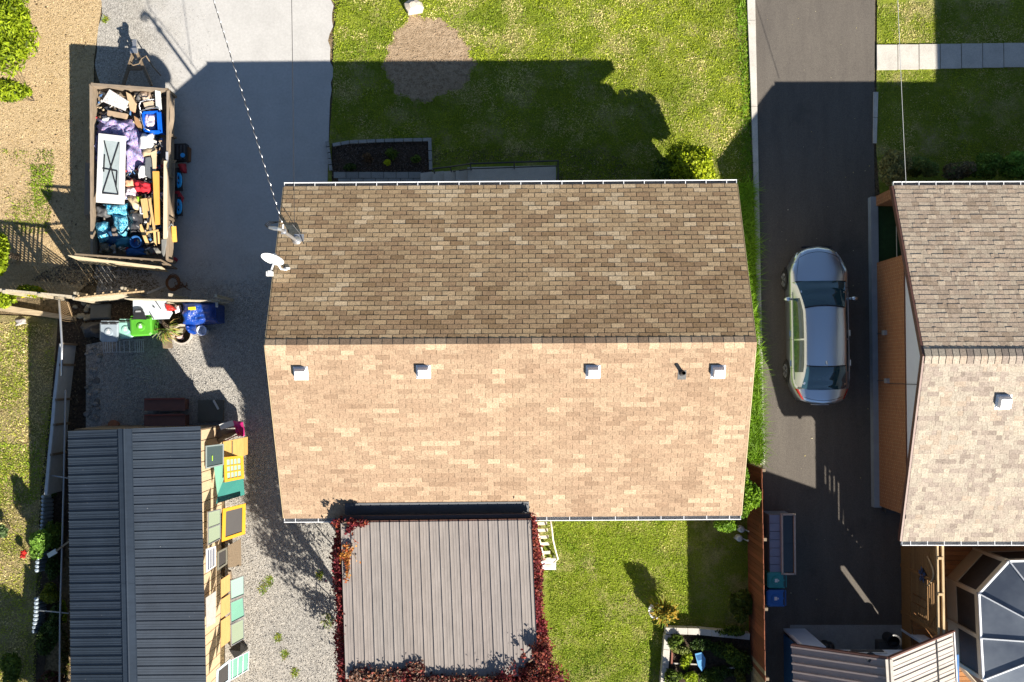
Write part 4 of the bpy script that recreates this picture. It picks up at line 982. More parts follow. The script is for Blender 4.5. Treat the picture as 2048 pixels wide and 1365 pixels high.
        # door handles, seams
        for y_ in (-.25, -1.15):
            m_ = MB(); m_.bar((s*.905,y_-.09,.80), (s*.905,y_+.09,.80), .03, .03); link('door_handle', m_.mesh('door_handle', paint), t)
        for y_ in (.92, -.44, -1.30):
            m_ = MB(); pts = [Vector((s*(halfw(y_)*k+.0015), y_+dy, z)) for k, z, dy in ((.97,.32,0),(1.0,.55,0),(.985,.70,0),(.95,.84,0),(.905,.90,0))]; m_.tube(pts, .005, 5); link('door_seam', m_.mesh('door_seam', trim), t)
        # chrome belt strip
        m_ = MB(); m_.tube([Vector((s*(botw(y)+.012), y, bz(y)+.012)) for y in [1.0-.24*k for k in range(12)]], .009, 6); link('belt_trim', m_.mesh('belt_trim', m_galv), t)
        # lamps
        hl = NT('headlamp_%d' % s).set((.55,.6,.65), .08, .3, 1)
        m_ = MB()
        def lf(u, v, s=s):
            y = 2.02+.30*u; wv = halfw(y); x = wv*(.955-.10*u-.12*v); zz_ = section(y); xs = [q[0] for q in zz_][::-1][:5]; zs = [q[1] for q in zz_][::-1][:5]
            return warp((s*x, y, float(np.interp(x, xs, zs))+.010))
        m_.grid(lf, 8, 5, flip=(s > 0)); link('headlight', m_.mesh('headlight', hl, smooth=True), t)
        rl = NT('taillamp_%d' % s).set((.45,.008,.01), .15, 0, 1)
        m_ = MB()
        def lf(u, v, s=s):
            y = -2.02-.33*u; wv = halfw(y); x = wv*(.965-.08*u-.10*v*(1-.3*u)); zz_ = section(y); xs = [q[0] for q in zz_][::-1][:6]; zs = [q[1] for q in zz_][::-1][:6]
            return warp((s*x, y, float(np.interp(x, xs, zs))+.010))
        m_.grid(lf, 8, 5, flip=(s < 0)); link('taillight', m_.mesh('taillight', rl, smooth=True), t)
    # hood and boot shut lines
    def line(pts, nm):
        m_ = MB(); m_.tube(pts, .006, 5); link(nm, m_.mesh(nm, trim), t)
    def onbody(x, y):
        zz_ = section(y); xs = [q[0] for q in zz_][::-1]; zs = [q[1] for q in zz_][::-1]; return warp((x, y, float(np.interp(abs(x), xs, zs))+.0))
    for s in (-1, 1): line([onbody(s*(.70-.10*max(0,(y-1.5))/.7), y) for y in [1.3+.1*k for k in range(10)]], 'hood_seam')
    line([onbody(x, 2.22-.06*(x/.6)**2) for x in [-.6+.1*k for k in range(13)]], 'hood_seam')
    line([onbody(x, -2.28+.05*(x/.7)**2) for x in [-.65+.1*k for k in range(14)]], 'boot_seam')
    m_ = MB(); m_.box((0,2.385,.60), (.9,.04,.16)); link('grille', m_.mesh('grille', trim), t)
    m_ = MB(); m_.box((0,-2.405,.62), (.5,.02,.12)); link('number_plate', m_.mesh('number_plate', m_white), t)
    m_ = MB(); m_.bar((-.2,-2.405,.9), (.2,-2.405,.9), .02, .03); link('boot_trim', m_.mesh('boot_trim', m_galv), t)
    m_ = MB(); m_.tube([(0,-1.1,1.45),(0,-1.22,1.50)], [.03,.008], 8); link('antenna', m_.mesh('antenna', paint), t)
    for s, y0 in ((-.3,1.22),(.25,1.22)):
        m_ = MB(); m_.bar((s,y0+.02,1.02), (s+.55,y0-.12,1.06), .012, .012); link('wiper', m_.mesh('wiper', trim), t)
build_car()
# ================================================================== CLUTTER HELPERS
def slab(name, pts, h, t_, mat, label, cat, group=None, parent=None):
    mb = MB(); mb.prism([P(x, y, hh) for x, y, hh in [(p[0], p[1], p[2] if len(p) > 2 else h) for p in pts]], t_)
    return part(name, mb, mat, parent) if parent else solo(name, mb, mat, label, cat, group)
def heap(name, q, h0, h1, mat, label, cat, amp=.05, seed=0, nu=14, nv=14, group=None, parent=None, pw=4, fr=4.0, edge=.12):
    """crumpled soft thing. q: four photo corners, h0 rim height, h1 crown height"""
    c = [P(x, y, h0) for x, y in q]
    def fn(u, v):
        uu = u+edge*(mn.noise(Vector((u*3, v*3, seed+.5))))*(1 if 0 < v < 1 else .6); vv = v+edge*(mn.noise(Vector((u*3, v*3, seed+9.5))))
        p = c[0].lerp(c[1], uu).lerp(c[3].lerp(c[2], uu), vv)
        k = (1-abs(2*u-1)**pw)*(1-abs(2*v-1)**pw)
        p.z = h0+(h1-h0)*k+amp*k*(1.4*mn.noise(Vector((p.x*fr, p.y*fr, seed)))+.8*abs(mn.noise(Vector((p.x*fr*2.3, p.y*fr*2.3, seed+3))))); return p
    mb = MB(); n = Vector((c[1]-c[0])).cross(c[3]-c[0]).z; mb.grid(fn, nu, nv, flip=n < 0)
    cc = [Vector((p.x, p.y, max(0, h0-.12))) for p in c]
    edge_pts = [fn(i/nu, 0) for i in range(nu+1)]+[fn(1, j/nv) for j in range(1, nv+1)]+[fn(i/nu, 1) for i in range(nu-1, -1, -1)]+[fn(0, j/nv) for j in range(nv-1, 0, -1)]
    b = [Vector((p.x, p.y, h0-.10)) for p in edge_pts]; m = len(b)
    fs = [((i, (i+1) % m, m+(i+1) % m, m+i) if n < 0 else (i, m+i, m+(i+1) % m, (i+1) % m)) for i in range(m)]
    mb.add(edge_pts+b, fs); mb.add(b, [tuple(range(m))])
    return part(name, mb, mat, parent, True) if parent else solo(name, mb, mat, label, cat, group, True)
def bar_px(name, a, b, w_, t_, mat, label, cat, group=None, parent=None):
    mb = MB(); mb.bar(P(*a), P(*b), w_, t_); return part(name, mb, mat, parent) if parent else solo(name, mb, mat, label, cat, group)
def hoop(name, pts, r, mat, label, cat, group=None, parent=None, n=7):
    mb = MB(); mb.tube([P(*p) for p in pts], r, n); return part(name, mb, mat, parent, True) if parent else solo(name, mb, mat, label, cat, group, True)
UP = Vector((0,0,1))

# ================================================================== TRAILER
tz = 1.2
q = dict(nw=P(184,171,tz), ne=P(333,182,tz), se=P(331,520,tz), sw=P(186,511,tz))
tr = thing('utility_trailer', 'old wooden sided utility trailer loaded with household junk', 'trailer', ((q['nw'].x+q['ne'].x)/2, (q['nw'].y+q['sw'].y)/2, 0))
m_tw = mat_wood('grey_weathered_board', (.27,.21,.15), (9,1,9)); m_tw2 = mat_wood('grey_weathered_cross', (.24,.19,.14), (1,9,9))
bed = 0.55
mb = MB(); mb.prism([Vector((p.x, p.y, bed)) for p in (q['nw'], q['ne'], q['se'], q['sw'])], .08); part('bed', mb, m_tw, tr)
for a, b, nm in (('nw','sw','side_board'), ('ne','se','side_board'), ('nw','ne','front_board')):
    for k in range(3):
        z0 = bed+.02+k*.205; mb = MB(); mb.bar(Vector((q[a].x, q[a].y, z0+.09)), Vector((q[b].x, q[b].y, z0+.09)), .035, .185); part(nm, mb, m_tw2 if nm[0] == 'f' else m_tw, tr)
    s = Vector(((-.03 if a == 'nw' else .05), (.03 if nm[0] == 'f' else 0), 0)); mb = MB(); mb.bar(q[a]+s, q[b]+s, .075, .04); part('top_rail', mb, m_tw2 if nm[0] == 'f' else m_tw, tr)
for a, b, n_ in (('nw','sw',5), ('ne','se',5), ('nw','ne',3)):
    for k in range(n_):
        p = q[a].lerp(q[b], k/(n_-1)); ox = .05 if b == 'se' else -.05 if b == 'sw' else 0; mb = MB(); mb.box((p.x+ox, p.y+(.05 if b == 'ne' else 0), .85), (.07,.07,.72)); part('stake', mb, m_woodx, tr)
# warped outer board on the east side
def fn(u, v): p = P(334+7*math.sin(math.pi*min(1,u*1.6)), 185+(u)*130, 1.12); return Vector((p.x+.12*v, p.y, 1.14+.03*math.sin(u*9)-.03*v))
mb = MB(); mb.grid(fn, 14, 2, flip=True); part('warped_board', mb, m_tw, tr)
for s, x_ in ((-1, 177), (1, 342)):
    a, b = P(x_, 326, .78), P(x_, 430, .78); mb = MB(); mb.obox(Vector((a.x-.11, b.y, .74)), (.22,0,0), (0, a.y-b.y, 0), (0,0,.035)); mb.obox(Vector((a.x-.11, b.y-.12, .56)), (.22,0,0), (0,.12,.18), (0,.0,.03)); mb.obox(Vector((a.x-.11, a.y+.12, .56)), (.22,0,0), (0,-.12,.18), (0,.0,.03)); part('fender', mb, m_tw, tr)
    for y_ in (352, 404):
        c = P(x_, y_, .78); c.z = .34; mb = MB(); mb.tube([c-Vector((.1,0,0)), c+Vector((.1,0,0))], .33, 20); wl = part('wheel', mb, m_black, tr)
        mb = MB(); mb.tube([c-Vector((.11,0,0)), c+Vector((.11,0,0))], .19, 16); part('rim', mb, m_galv, wl)
hitch = P(270,96,.5); mb = MB()
for a in (P(246,172,.5), P(303,172,.5)): mb.bar(a, hitch, .08, .1)
mb.bar(P(258,137,.52), P(284,137,.52), .12, .07); part('drawbar', mb, m_woodx, tr)
mb = MB(); mb.tube([P(272,118,.1), P(272,118,.95)], .035, 10); mb.bar(P(268,118,.95), P(280,116,.98), .03, .03); part('jack', mb, m_black, tr)
mb = MB(); mb.box(hitch+Vector((0,.1,.02)), (.12,.28,.09)); mb.box(hitch+Vector((0,-.12,.08)), (.22,.16,.08)); part('coupler', mb, m_galv, tr)
mb = MB(); mb.tube([P(262,112,.6), P(258,124,.62), P(266,131,.6), P(278,128,.62), P(283,118,.6), P(292,112,.5), P(306,134,.3), P(322,152,.1)], .02, 7); part('chain', mb, m_woodx, tr)
# tall tailgate: open bars with a plywood sheet leaning on it
ga, gb = P(150,509,1.8), P(322,521,1.8); gA, gB = Vector((ga.x, ga.y-.1, .35)), Vector((gb.x, gb.y-.1, .35))
for z_ in (0, .5, 1.0): 
    mb = MB(); mb.bar(gA.lerp(ga, z_), gB.lerp(gb, z_), .05, .05); part('tailgate_rail', mb, m_woodx, tr)
for k in range(9):
    mb = MB(); mb.bar(gA.lerp(gB, k/8), ga.lerp(gb, k/8), .035, .035); part('tailgate_bar', mb, m_woodx, tr)
mb = MB(); a, b, c, d = P(136,512,1.75), P(323,535,1.7), P(338,545,.25), P(168,527,.25); n = (b-a).cross(d-a).normalized()*.02
mb.add([a,b,c,d,a+n,b+n,c+n,d+n], [(3,2,1,0),(4,5,6,7),(0,1,5,4),(1,2,6,5),(2,3,7,6),(3,0,4,7)])
solo('plywood_sheet', mb, m_ply, 'pale plywood sheet leaning upright against the trailer tailgate', 'plywood sheet')
# ---- cargo
G = 'junk piled in the utility trailer'
slab('printed_board', [(219,179,1.15),(257,203,1.15),(250,222,1.05),(204,203,1.05)], 1.1, .03, m_print, 'white board with grey and red print at the front of the trailer', 'board', G)
for i, (pts, h, c, lb) in enumerate([
    ([(252,184),(262,190),(271,206),(268,224),(260,221),(255,200)], 1.12, (.48,.34,.20), 'curled tan cardboard piece right of the printed board'),
    ([(215,221),(254,228),(251,238),(214,232)], 1.05, (.36,.26,.17), 'long brown box below the printed board in the trailer'),
    ([(268,232),(277,238),(286,255),(282,263),(270,248)], 1.05, (.33,.19,.09), 'brown cardboard strip left of the blue crate')]):
    slab('cardboard', pts, h, .12, plain('card_%d' % i, c, .9), lb, 'cardboard', G)
heap('beige_cushion', [(281,182),(299,182),(308,209),(288,209)], .9, 1.1, plain('cushion_beige', (.50,.38,.29), .9), 'beige cushion near the front right corner of the trailer', 'cushion', .05, 1, group=G)
heap('dark_bag', [(270,184),(284,184),(288,206),(272,206)], .75, .95, m_dark, 'dark bag between the cardboard and the beige cushion', 'bag', .05, 2, group=G)
slab('white_plank', [(310,181,1.2),(320,183,1.2),(323,219,1.15),(312,216,1.15)], 1.2, .05, plain('offwhite', (.62,.66,.66), .5), 'slim white panel standing in the front right corner of the trailer', 'panel', G)
ch = thing('metal_chair', 'grey metal framed chair lying beside the blue crate', 'chair', P(292,215,.8), G)
hoop('frame', [(283,228,1.1),(278,212,1.15),(281,204,1.2),(292,200,1.2),(308,199,1.2)], .018, m_galv, '', '', parent=ch)
hoop('frame', [(281,222,1.15),(300,217,1.17),(316,216,1.18),(320,220,1.18)], .016, m_galv, '', '', parent=ch)
hoop('leg', [(279,222,1.16),(283,240,1.18),(288,256,1.15),(300,262,1.14)], .014, m_galv, '', '', parent=ch)
slab('seat', [(286,206),(306,202),(308,214),(290,217)], 1.12, .04, plain('seat_beige', (.48,.38,.27), .8), '', '', parent=ch)
cr = thing('blue_crate', 'bright blue open plastic crate full of white and red packets', 'crate', P(303,245,.7), G)
m_crate = plain('crate_blue', (.004,.10,.55), .35)
cq = [P(284,224,1.12), P(319,222,1.12), P(323,264,1.12), (P(288,264,1.12))]
for i in range(4):
    a, b = cq[i], cq[(i+1) % 4]; mb = MB(); mb.obox(Vector((a.x,a.y,.72)), b-a, (b-a).cross(UP).normalized()*.04, (0,0,.42)); part('side', mb, m_crate, cr)
mb = MB(); mb.prism([Vector((p.x,p.y,.75)) for p in cq], .03); part('base', mb, m_crate, cr)
slab('lip', [(313,224,1.15),(322,226,1.15),(325,266,1.12),(316,266,1.12)], 1.1, .02, m_crate, '', '', parent=cr)
heap('packets', [(287,229),(310,228),(311,260),(289,260)], .95, 1.05, m_mixed, 'heap of white and red packets inside the blue crate', 'packets', .06, 4, group=G, fr=8)
for i, (q4, a_, b_, lb) in enumerate([
    ([(194,236),(262,240),(290,300),(196,268)], .95, 1.12, 'pastel tie dye duvet spread above the white door'),
    ([(250,250),(284,262),(296,330),(250,345)], .92, 1.10, 'pastel tie dye duvet bunched right of the white door'),
    ([(190,268),(200,268),(198,330),(188,330)], .9, 1.0, 'narrow strip of tie dye cloth left of the white door')]):
    heap('tie_dye_cloth', q4, a_, b_, m_tie, lb, 'duvet', .14, 10+i, 20, 20, group=G, fr=5)
heap('small_white_lump', [(206,233),(224,236),(222,246),(205,244)], 1.0, 1.15, m_white, 'small white crumpled bag beside the long brown box', 'bag', .06, 14, group=G)
heap('white_bag', [(283,268),(306,268),(308,300),(279,300)], 1.0, 1.28, m_white, 'bulging white bag below the blue crate', 'bag', .05, 15, group=G, pw=3)
heap('tan_bag', [(286,298),(312,296),(312,312),(286,316)], 1.0, 1.15, plain('tanbag', (.42,.32,.20), .9), 'tan cloth below the bulging white bag', 'cloth', .05, 16, group=G)
# white door with glass and black muntins
dr = thing('white_door', 'white glazed door with black crossed bars lying on the trailer', 'door', P(222,338,1.25), G)
do = [P(197,267,1.33), P(251,273,1.33), P(248,409,1.30), P(192,405,1.30)]
def dl(u, v, z=0): p = do[0].lerp(do[1], u).lerp(do[3].lerp(do[2], u), v); return Vector((p.x, p.y, p.z+z))
for u0,u1,v0,v1,nm in ((0,.19,0,1,'stile'),(.80,1,0,1,'stile'),(.192,.798,0,.085,'rail'),(.192,.798,.87,1,'rail')):
    mb = MB(); mb.prism([dl(u0,v0), dl(u1,v0), dl(u1,v1), dl(u0,v1)], .045); part(nm, mb, m_white, dr)
mb = MB(); mb.prism([dl(.19,.085,-.012), dl(.80,.085,-.012), dl(.80,.87,-.012), dl(.19,.87,-.012)], .01); part('pane', mb, plain('frosted_glass', (.33,.38,.385), .2), dr)
for a, b in (((.22,.10),(.78,.86)),((.76,.10),(.22,.86)),((.22,.855),(.78,.865)),((.19,.50),(.72,.52)),((.25,.30),(.24,.55)),((.72,.52),(.70,.76))):
    mb = MB(); mb.bar(dl(a[0],a[1],.0), dl(b[0],b[1],.0), .034, .014); part('muntin', mb, m_black, dr)
slab('shell_chair_back', [(291,316),(300,314),(308,328),(309,352),(302,358),(290,352)], 1.1, .05, plain('slate', (.12,.13,.14), .5), 'dark grey chair shell lying beside the orange plank', 'chair back', G)
slab('cream_board', [(300,306),(313,300),(312,344),(306,344),(304,318)], 1.15, .03, plain('creamy', (.55,.43,.27), .7), 'cream wooden support above the orange plank', 'board', G)
slab('orange_plank', [(305,343,1.22),(317.5,343,1.22),(319,449,1.2),(310,450,1.2)], 1.2, .05, mat_wood('orange_wood', (.62,.33,.07), (9,1,9), k=.12), 'broad orange wooden plank along the right side of the trailer', 'plank', G)
slab('long_cream_plank', [(327.5,322,1.3),(334,322,1.3),(334,477,1.28),(326.5,478,1.28)], 1.3, .04, mat_wood('cream_wood', (.68,.56,.37), (9,1,9), k=.1), 'long cream plank resting on the right trailer wall', 'plank', G)
slab('grey_bar', [(331.5,304,1.25),(336,304,1.25),(336.5,336,1.25),(331.5,334,1.25)], 1.25, .04, plain('greybar', (.36,.37,.40), .5), 'short grey metal strip above the long cream plank', 'bar', G)
slab('grey_shingle_board', [(323,480,1.25),(333,478,1.25),(333,502,1.2),(326,516,1.2),(323,505,1.2)], 1.2, .03, plain('boardgrey', (.16,.16,.15), .7), 'dark ribbed board end at the rear right corner', 'board', G)
cw = mat_wood('chair_wood', (.58,.38,.16), (9,1,9), k=.15)
fr_ = thing('broken_wooden_chair', 'broken honey coloured wooden chair pieces in the rear of the trailer', 'chair', P(300,445,1.0), G)
for a, b, w_ in (((286,398,1.2),(292,436,1.2),.14), ((299,398,1.22),(309,462,1.24),.07), ((280,450,1.15),(296,490,1.1),.10), ((309,462,1.24),(311,492,1.15),.07), ((317,464,1.22),(318,488,1.15),.05), ((293,466,1.25),(317,461,1.25),.05), ((296,446,1.2),(294,474,1.2),.045), ((303,430,1.2),(300,450,1.2),.04)):
    bar_px('slat', a, b, w_, .03, cw, '', '', parent=fr_)
slab('seat', [(284,398),(302,396),(303,420),(287,424)], 1.17, .03, cw, '', '', parent=fr_)
heap('red_cloth', [(262,357),(304,368),(304,386),(272,388)], .95, 1.15, plain('redcloth', (.42,.008,.02), .8), 'crumpled red cloth below the dark chair shell', 'cloth', .12, 21, group=G, fr=7)
heap('white_carton', [(276,332),(292,330),(294,352),(278,358)], 1.0, 1.18, m_white, 'small white carton between duvet and chair shell', 'carton', .05, 22, group=G)
heap('orange_towel', [(250,360),(270,358),(272,374),(250,376)], .95, 1.08, plain('peach', (.55,.30,.18), .8), 'peach coloured cloth right of the white door bottom', 'cloth', .05, 23, group=G)
heap('patterned_packets', [(250,376),(274,374),(276,394),(248,398)], .95, 1.06, m_mixed, 'small mixed packets beneath the peach cloth', 'packets', .06, 24, group=G, fr=9)
heap('paper_sack', [(254,394),(272,392),(286,420),(266,418)], 1.0, 1.15, plain('kraft', (.58,.45,.27), .9), 'pale brown paper sack right of the teal bedding', 'sack', .05, 25, group=G)
heap('green_item', [(272,392),(282,392),(284,406),(276,404)], 1.0, 1.1, plain('limeitem', (.25,.5,.03), .6), 'small lime green bag beside the paper sack', 'bag', .03, 26, group=G)
heap('white_scraps', [(276,412),(290,414),(290,428),(280,428)], 1.0, 1.1, m_white, 'white paper scraps beside the broken chair', 'paper', .05, 27, group=G)
for i, (q4, a_, b_, lb) in enumerate([
    ([(205,409),(256,409),(254,432),(214,428)], 1.0, 1.2, 'teal tie dye bedding just below the white door'),
    ([(222,428),(256,430),(252,476),(236,470)], 1.0, 1.16, 'teal tie dye bedding falling between two dark bags'),
    ([(190,448),(216,444),(222,480),(200,484)], 1.0, 1.2, 'rounded teal tie dye cushion at the left rear')]):
    heap('teal_bedding', q4, a_, b_, m_teal, lb, 'bedding', .12, 30+i, 16, 16, group=G, fr=5)
heap('navy_sheet', [(206,446),(246,470),(262,492),(214,486)], .92, 1.05, plain('navy', (.004,.05,.13), .6), 'dark blue sheet spread behind the teal cushion', 'sheet', .1, 34, group=G)
heap('blue_tub', [(228,474),(268,476),(262,496),(232,496)], .9, 1.05, plain('tealtub', (.005,.11,.17), .4), 'dark teal tub at the rear of the trailer', 'tub', .03, 35, group=G)
heap('black_sack', [(192,412),(216,414),(220,434),(192,436)], .95, 1.12, m_dark, 'dark grey sack at the left below the white door', 'sack', .05, 36, group=G)
heap('brown_sack', [(224,452),(240,452),(238,476),(226,474)], .95, 1.16, plain('brsack', (.13,.105,.09), .9), 'brown sack between the teal bedding and the blue sheet', 'sack', .04, 37, group=G)
heap('shiny_black_bag', [(256,424),(284,424),(292,462),(262,470)], .95, 1.25, plain('binbag', (.05,.05,.055), .25), 'glossy black bag left of the broken chair', 'bag', .14, 38, 18, 18, group=G, pw=3)
heap('olive_sack', [(198,484),(222,486),(218,504),(202,504)], .85, 1.0, plain('olivesack', (.17,.15,.11), .9), 'olive sack in the left rear corner', 'sack', .04, 39, group=G)
bk = P(271,484,1.1); mb = MB(); mb.lathe(bk-Vector((0,0,.3)), [(.14,0),(.17,.26),(.185,.27),(.185,.30),(.15,.30),(.13,.10)], 20); solo('blue_bucket', mb, plain('bucketblue', (.03,.12,.33), .35), 'blue bucket standing at the rear of the trailer', 'bucket', G)
heap('blue_cloth', [(254,496),(290,494),(292,510),(252,512)], .85, 1.0, plain('royal', (.005,.09,.30), .5), 'royal blue cloth behind the tailgate', 'cloth', .06, 41, group=G)
heap('grey_sack', [(292,494),(320,494),(322,506),(300,510)], .85, .98, plain('gsack', (.15,.145,.13), .8), 'grey sack at the right rear corner of the trailer', 'sack', .04, 42, group=G)
heap('dark_fill', [(190,184),(326,188),(324,508),(190,506)], .62, .8, m_dark, 'dark layer of rags covering the trailer bed', 'rags', .15, 43, 26, 40, group=G)
mb = MB(); rr = random.Random(33)
for k in range(520):
    x_, y_ = rr.uniform(192,326), rr.uniform(186,505); p = P(x_, y_, rr.uniform(.86,1.0)); a = rr.random()*6.28; L_ = rr.uniform(.02,.11); W_ = rr.uniform(.01,.05)
    u_ = Vector((math.cos(a), math.sin(a), rr.uniform(-.4,.4)))*L_; v_ = Vector((-math.sin(a), math.cos(a), rr.uniform(-.4,.4)))*W_
    col = rr.choice([(.5,.48,.45),(.35,.25,.16),(.1,.1,.1),(.6,.58,.55),(.3,.04,.04),(.06,.14,.3),(.42,.34,.22),(.15,.13,.11)]); mb.add([p-u_-v_, p+u_-v_*.6, p+u_*.8+v_, p-u_*.7+v_*1.2, p+Vector((0,0,.03))], [(0,1,4),(1,2,4),(2,3,4),(3,0,4)], col)
o = part('scraps', mb, STONE_A, tr, kind='stuff')
# beside the trailer, on the shaded driveway
cj = thing('black_cart', 'black garden machine with a blue disc beside the trailer', 'cart', P(358,300,0))
slab('body', [(344,288),(372,287),(373,320),(345,322)], .42, .3, m_black, '', '', parent=cj); slab('panel', [(372,293),(379,295),(378,322),(371,324)], .3, .2, plain('rustpanel', (.12,.05,.02), .8), '', '', parent=cj)
for k in range(4): slab('rib', [(346+k*7,290),(349+k*7,290),(349+k*7,318),(346+k*7,318)], .46, .05, m_dark, '', '', parent=cj)
c = P(365.5,311,.50); mb = MB(); mb.lathe(c, [(.07,0),(.07,.02),(.03,.022),(.03,.03)], 18); part('disc', mb, plain('skyblue', (.05,.40,.85), .4), cj)
m_sw = plain('swirl_blue', (.02,.36,.75), .4)
for i, (y0, y1, lb) in enumerate(((336,382,'upper black folded chair with blue swirl beside the trailer'), (392,432,'lower black folded chair with blue swirl beside the trailer'))):
    bj = thing('folded_chair', lb, 'folded chair', P(353,(y0+y1)/2,0), 'folded chairs with blue swirls'); slab('seat_back', [(345,y0),(362,y0),(364,y1),(345,y1)], .45, .1, m_black, '', '', parent=bj)
    slab('frame', [(343,y0+2),(345,y0+2),(345,y1),(343,y1)], .5, .5, m_dark, '', '', parent=bj)
    yc = (y0+y1)/2+2; mb = MB(); mb.tube([P(357+4.5*math.cos(a)*(1 if a < 4 else .6), yc-13*math.sin(a), .47) for a in [k*.42 for k in range(-3, 13)]], .045, 6); part('swirl', mb, m_sw, bj)
    mb = MB(); mb.tube([P(355+3*math.cos(a), yc+4-5*math.sin(a), .47) for a in [k*.6 for k in range(9)]], .03, 6); part('swirl', mb, m_sw, bj)
m_red = plain('dullred', (.33,.01,.02), .7)
heap('red_bag', [(355,328),(371,328),(372,346),(362,346)], .35, .5, m_red, 'red bag between the black machine and the folded chair', 'bag', .05, 51)
slab('red_flap', [(346,383,.5),(358,382,.5),(368,396,.4),(365,406,.4),(354,396,.45)], .5, .02, m_red, 'flat red flap between the two folded chairs', 'flap')
sh = thing('shovel', 'shovel with golden wooden blade leaning on the trailer corner', 'shovel', P(348,470,0)); slab('blade', [(343,453,.95),(352,453,.95),(354,484,.6),(344,485,.6)], .9, .02, mat_wood('golden_wood', (.5,.27,.05), (9,1,9), k=.15), '', '', parent=sh)
hoop('handle', [(347,453,.95),(342,448,1.1),(336,458,1.2),(334,475,1.25)], .018, m_grey, '', '', parent=sh)
p = P(340,517,.5); mb = MB(); mb.lathe(p-Vector((0,0,.5)), [(.08,0),(.08,.3),(.03,.42),(.03,.5)], 12); solo('red_canister', mb, m_red, 'small red canister at the rear corner of the trailer', 'canister')

# ================================================================== FENCES ON THE LEFT
def board_fence(name, label, a, b, h, wd, gap, mat, col=None, rails=(.35, 1.3), skip=None, group=None, lat=False):
    pa, pb = P(*a, h), P(*b, h); pa.z = pb.z = 0; t = thing(name, label, 'fence', pa.lerp(pb,.5), group); d = (pb-pa); L_ = d.length; u = d/L_; n_ = int(L_/(wd+gap)); s = u.cross(UP)
    for k in range(n_):
        c = pa+u*((k+.5)*(wd+gap)); hh = h+R.uniform(-.03,.03); mb = MB(); o = c-u*wd/2+Vector((0,0,.04)); mb.obox(o, u*wd, s*.02, UP*(hh-.04)); part('fence_board', mb, mat, t)
    for z_ in rails: mb = MB(); mb.bar(pa+UP*z_-s*.03, pb+UP*z_-s*.03, .035, .08); part('fence_rail', mb, mat, t)
    for k in range(int(L_/2)+2):
        c = pa.lerp(pb, k/(int(L_/2)+1)); mb = MB(); mb.obox(c-s*.09-u*.04, u*.08, s*.08*-1, UP*(h+.05)); part('fence_post', mb, mat, t)
    return t, pa, pb, u, s
m_gf = mat_wood('silver_fence', (.44,.38,.28), (10,10,1))
board_fence('board_fence', 'weathered board fence beside the blue tarp and grey panel', (248,597), (432,601), 1.75, .14, .012, m_gf)
board_fence('narrow_board_fence', 'middle fence section with crooked top rail left of the grey panel', (152,596), (246,586), 1.75, .14, .02, m_gf)
mb = MB(); pts = []
fz = thing('lattice_fence', 'cream lattice fence running to the left edge', 'fence', P(70,585,0))
pa, pb = P(-60,574,1.8), P(150,594,1.8); u = (pb-pa); Lf = u.length; u.normalize(); s = u.cross(UP)
for k in range(int(Lf/.13)+12):
    for sg in (1, -1):
        x0 = k*.13-.6; x1 = x0+1.0; p0 = pa+u*(x0 if sg > 0 else x1)+UP*(-1.0)+s*.012*sg; p1 = pa+u*(x1 if sg > 0 else x0)+s*.012*sg
        if 0 < x0 and x1 < Lf: mb = MB(); mb.bar(p0, p1, .010, .045); part('lattice_slat', mb, m_gf, fz)
for k in range(int(Lf/.14)): mb = MB(); c = pa+u*(k*.14+.07); mb.obox(Vector((c.x,c.y,.05)), u*.12, s*.02, UP*.72); part('fence_board', mb, m_gf, fz)
for dz in (0, -1.0): mb = MB(); mb.bar(pa+UP*dz, pb+UP*dz, .06, .05); part('rail', mb, m_gf, fz)
for k in range(4): mb = MB(); c = pa.lerp(pb, k/3); mb.box((c.x,c.y-.05,.93), (.09,.09,1.86)); part('fence_post', mb, m_gf, fz)
# notched timber capping along the middle section
cp = thing('notched_timber', 'pale notched timber lying along the top of the middle fence', 'timber', P(220,585,1.8)); prev = None
for k in range(17):
    x_ = 150+k*8.2; y_ = 598-14*(k/16)**.8; mb = MB(); mb.bar(P(x_, y_, 1.86), P(x_+7, y_-.8, 1.86), .045, .03); part('batten', mb, m_wood_light, cp)
    if k % 2: mb = MB(); mb.bar(P(x_, y_, 1.84), P(x_-1, y_-6, 1.84), .05, .03); part('block', mb, m_wood_light, cp)
slab('garden_timber', [(-60,607),(0,609),(150,634),(150,642),(0,622),(-60,618)], .14, .12, mat_wood('cream_timber', (.42,.33,.21), (1,9,9)), 'long flat timber edging the lawn left of the wire fence', 'timber')
bar_px('grey_pole', (293,588,.6), (335,571,.2), .07, .06, m_grey, 'grey pole lying between the fence and the rusty coil', 'pole')
# wire fence with grey top pipe, chain links
cf = thing('wire_fence', 'rusty chain link fence panel at the north end of the grey pipe rail', 'fence', P(135,640,0))
c0, c1, c2, c3 = P(121,600,1.25), P(124,690,1.25), P(160,668,.1), P(134,604,1.2)
m_wire = plain('rusty_wire', (.22,.15,.08), .6, .4)
def wf(u, v): a = c0.lerp(c1, v); b = P(137+22*v, 603+60*v, .1+.9*(1-v)); return a.lerp(b, u)
mb = MB()
for k in range(14):
    for sg in (0, 1):
        pts = [];
        for j in range(7):
            u = j/6; v = (k/20.0-.3)+(u*.22 if sg else -u*.22)+.1
            if 0 <= v <= 1: pts.append(wf(u, v))
        if len(pts) > 1: mb.tube(pts, .007, 4)
part('chain_link_mesh', mb, m_wire, cf, kind='stuff')
hoop('wire_post', [(134,604,1.2),(144,632,.7),(159,664,.1)], .018, m_wire, '', '', parent=cf)
hoop('pipe_rail', [(118,598,1.28),(121,640,1.28),(124,692,1.26),(123,752,1.2)], .035, m_galv, 'straight grey pipe rail above the chain link mesh', 'rail')
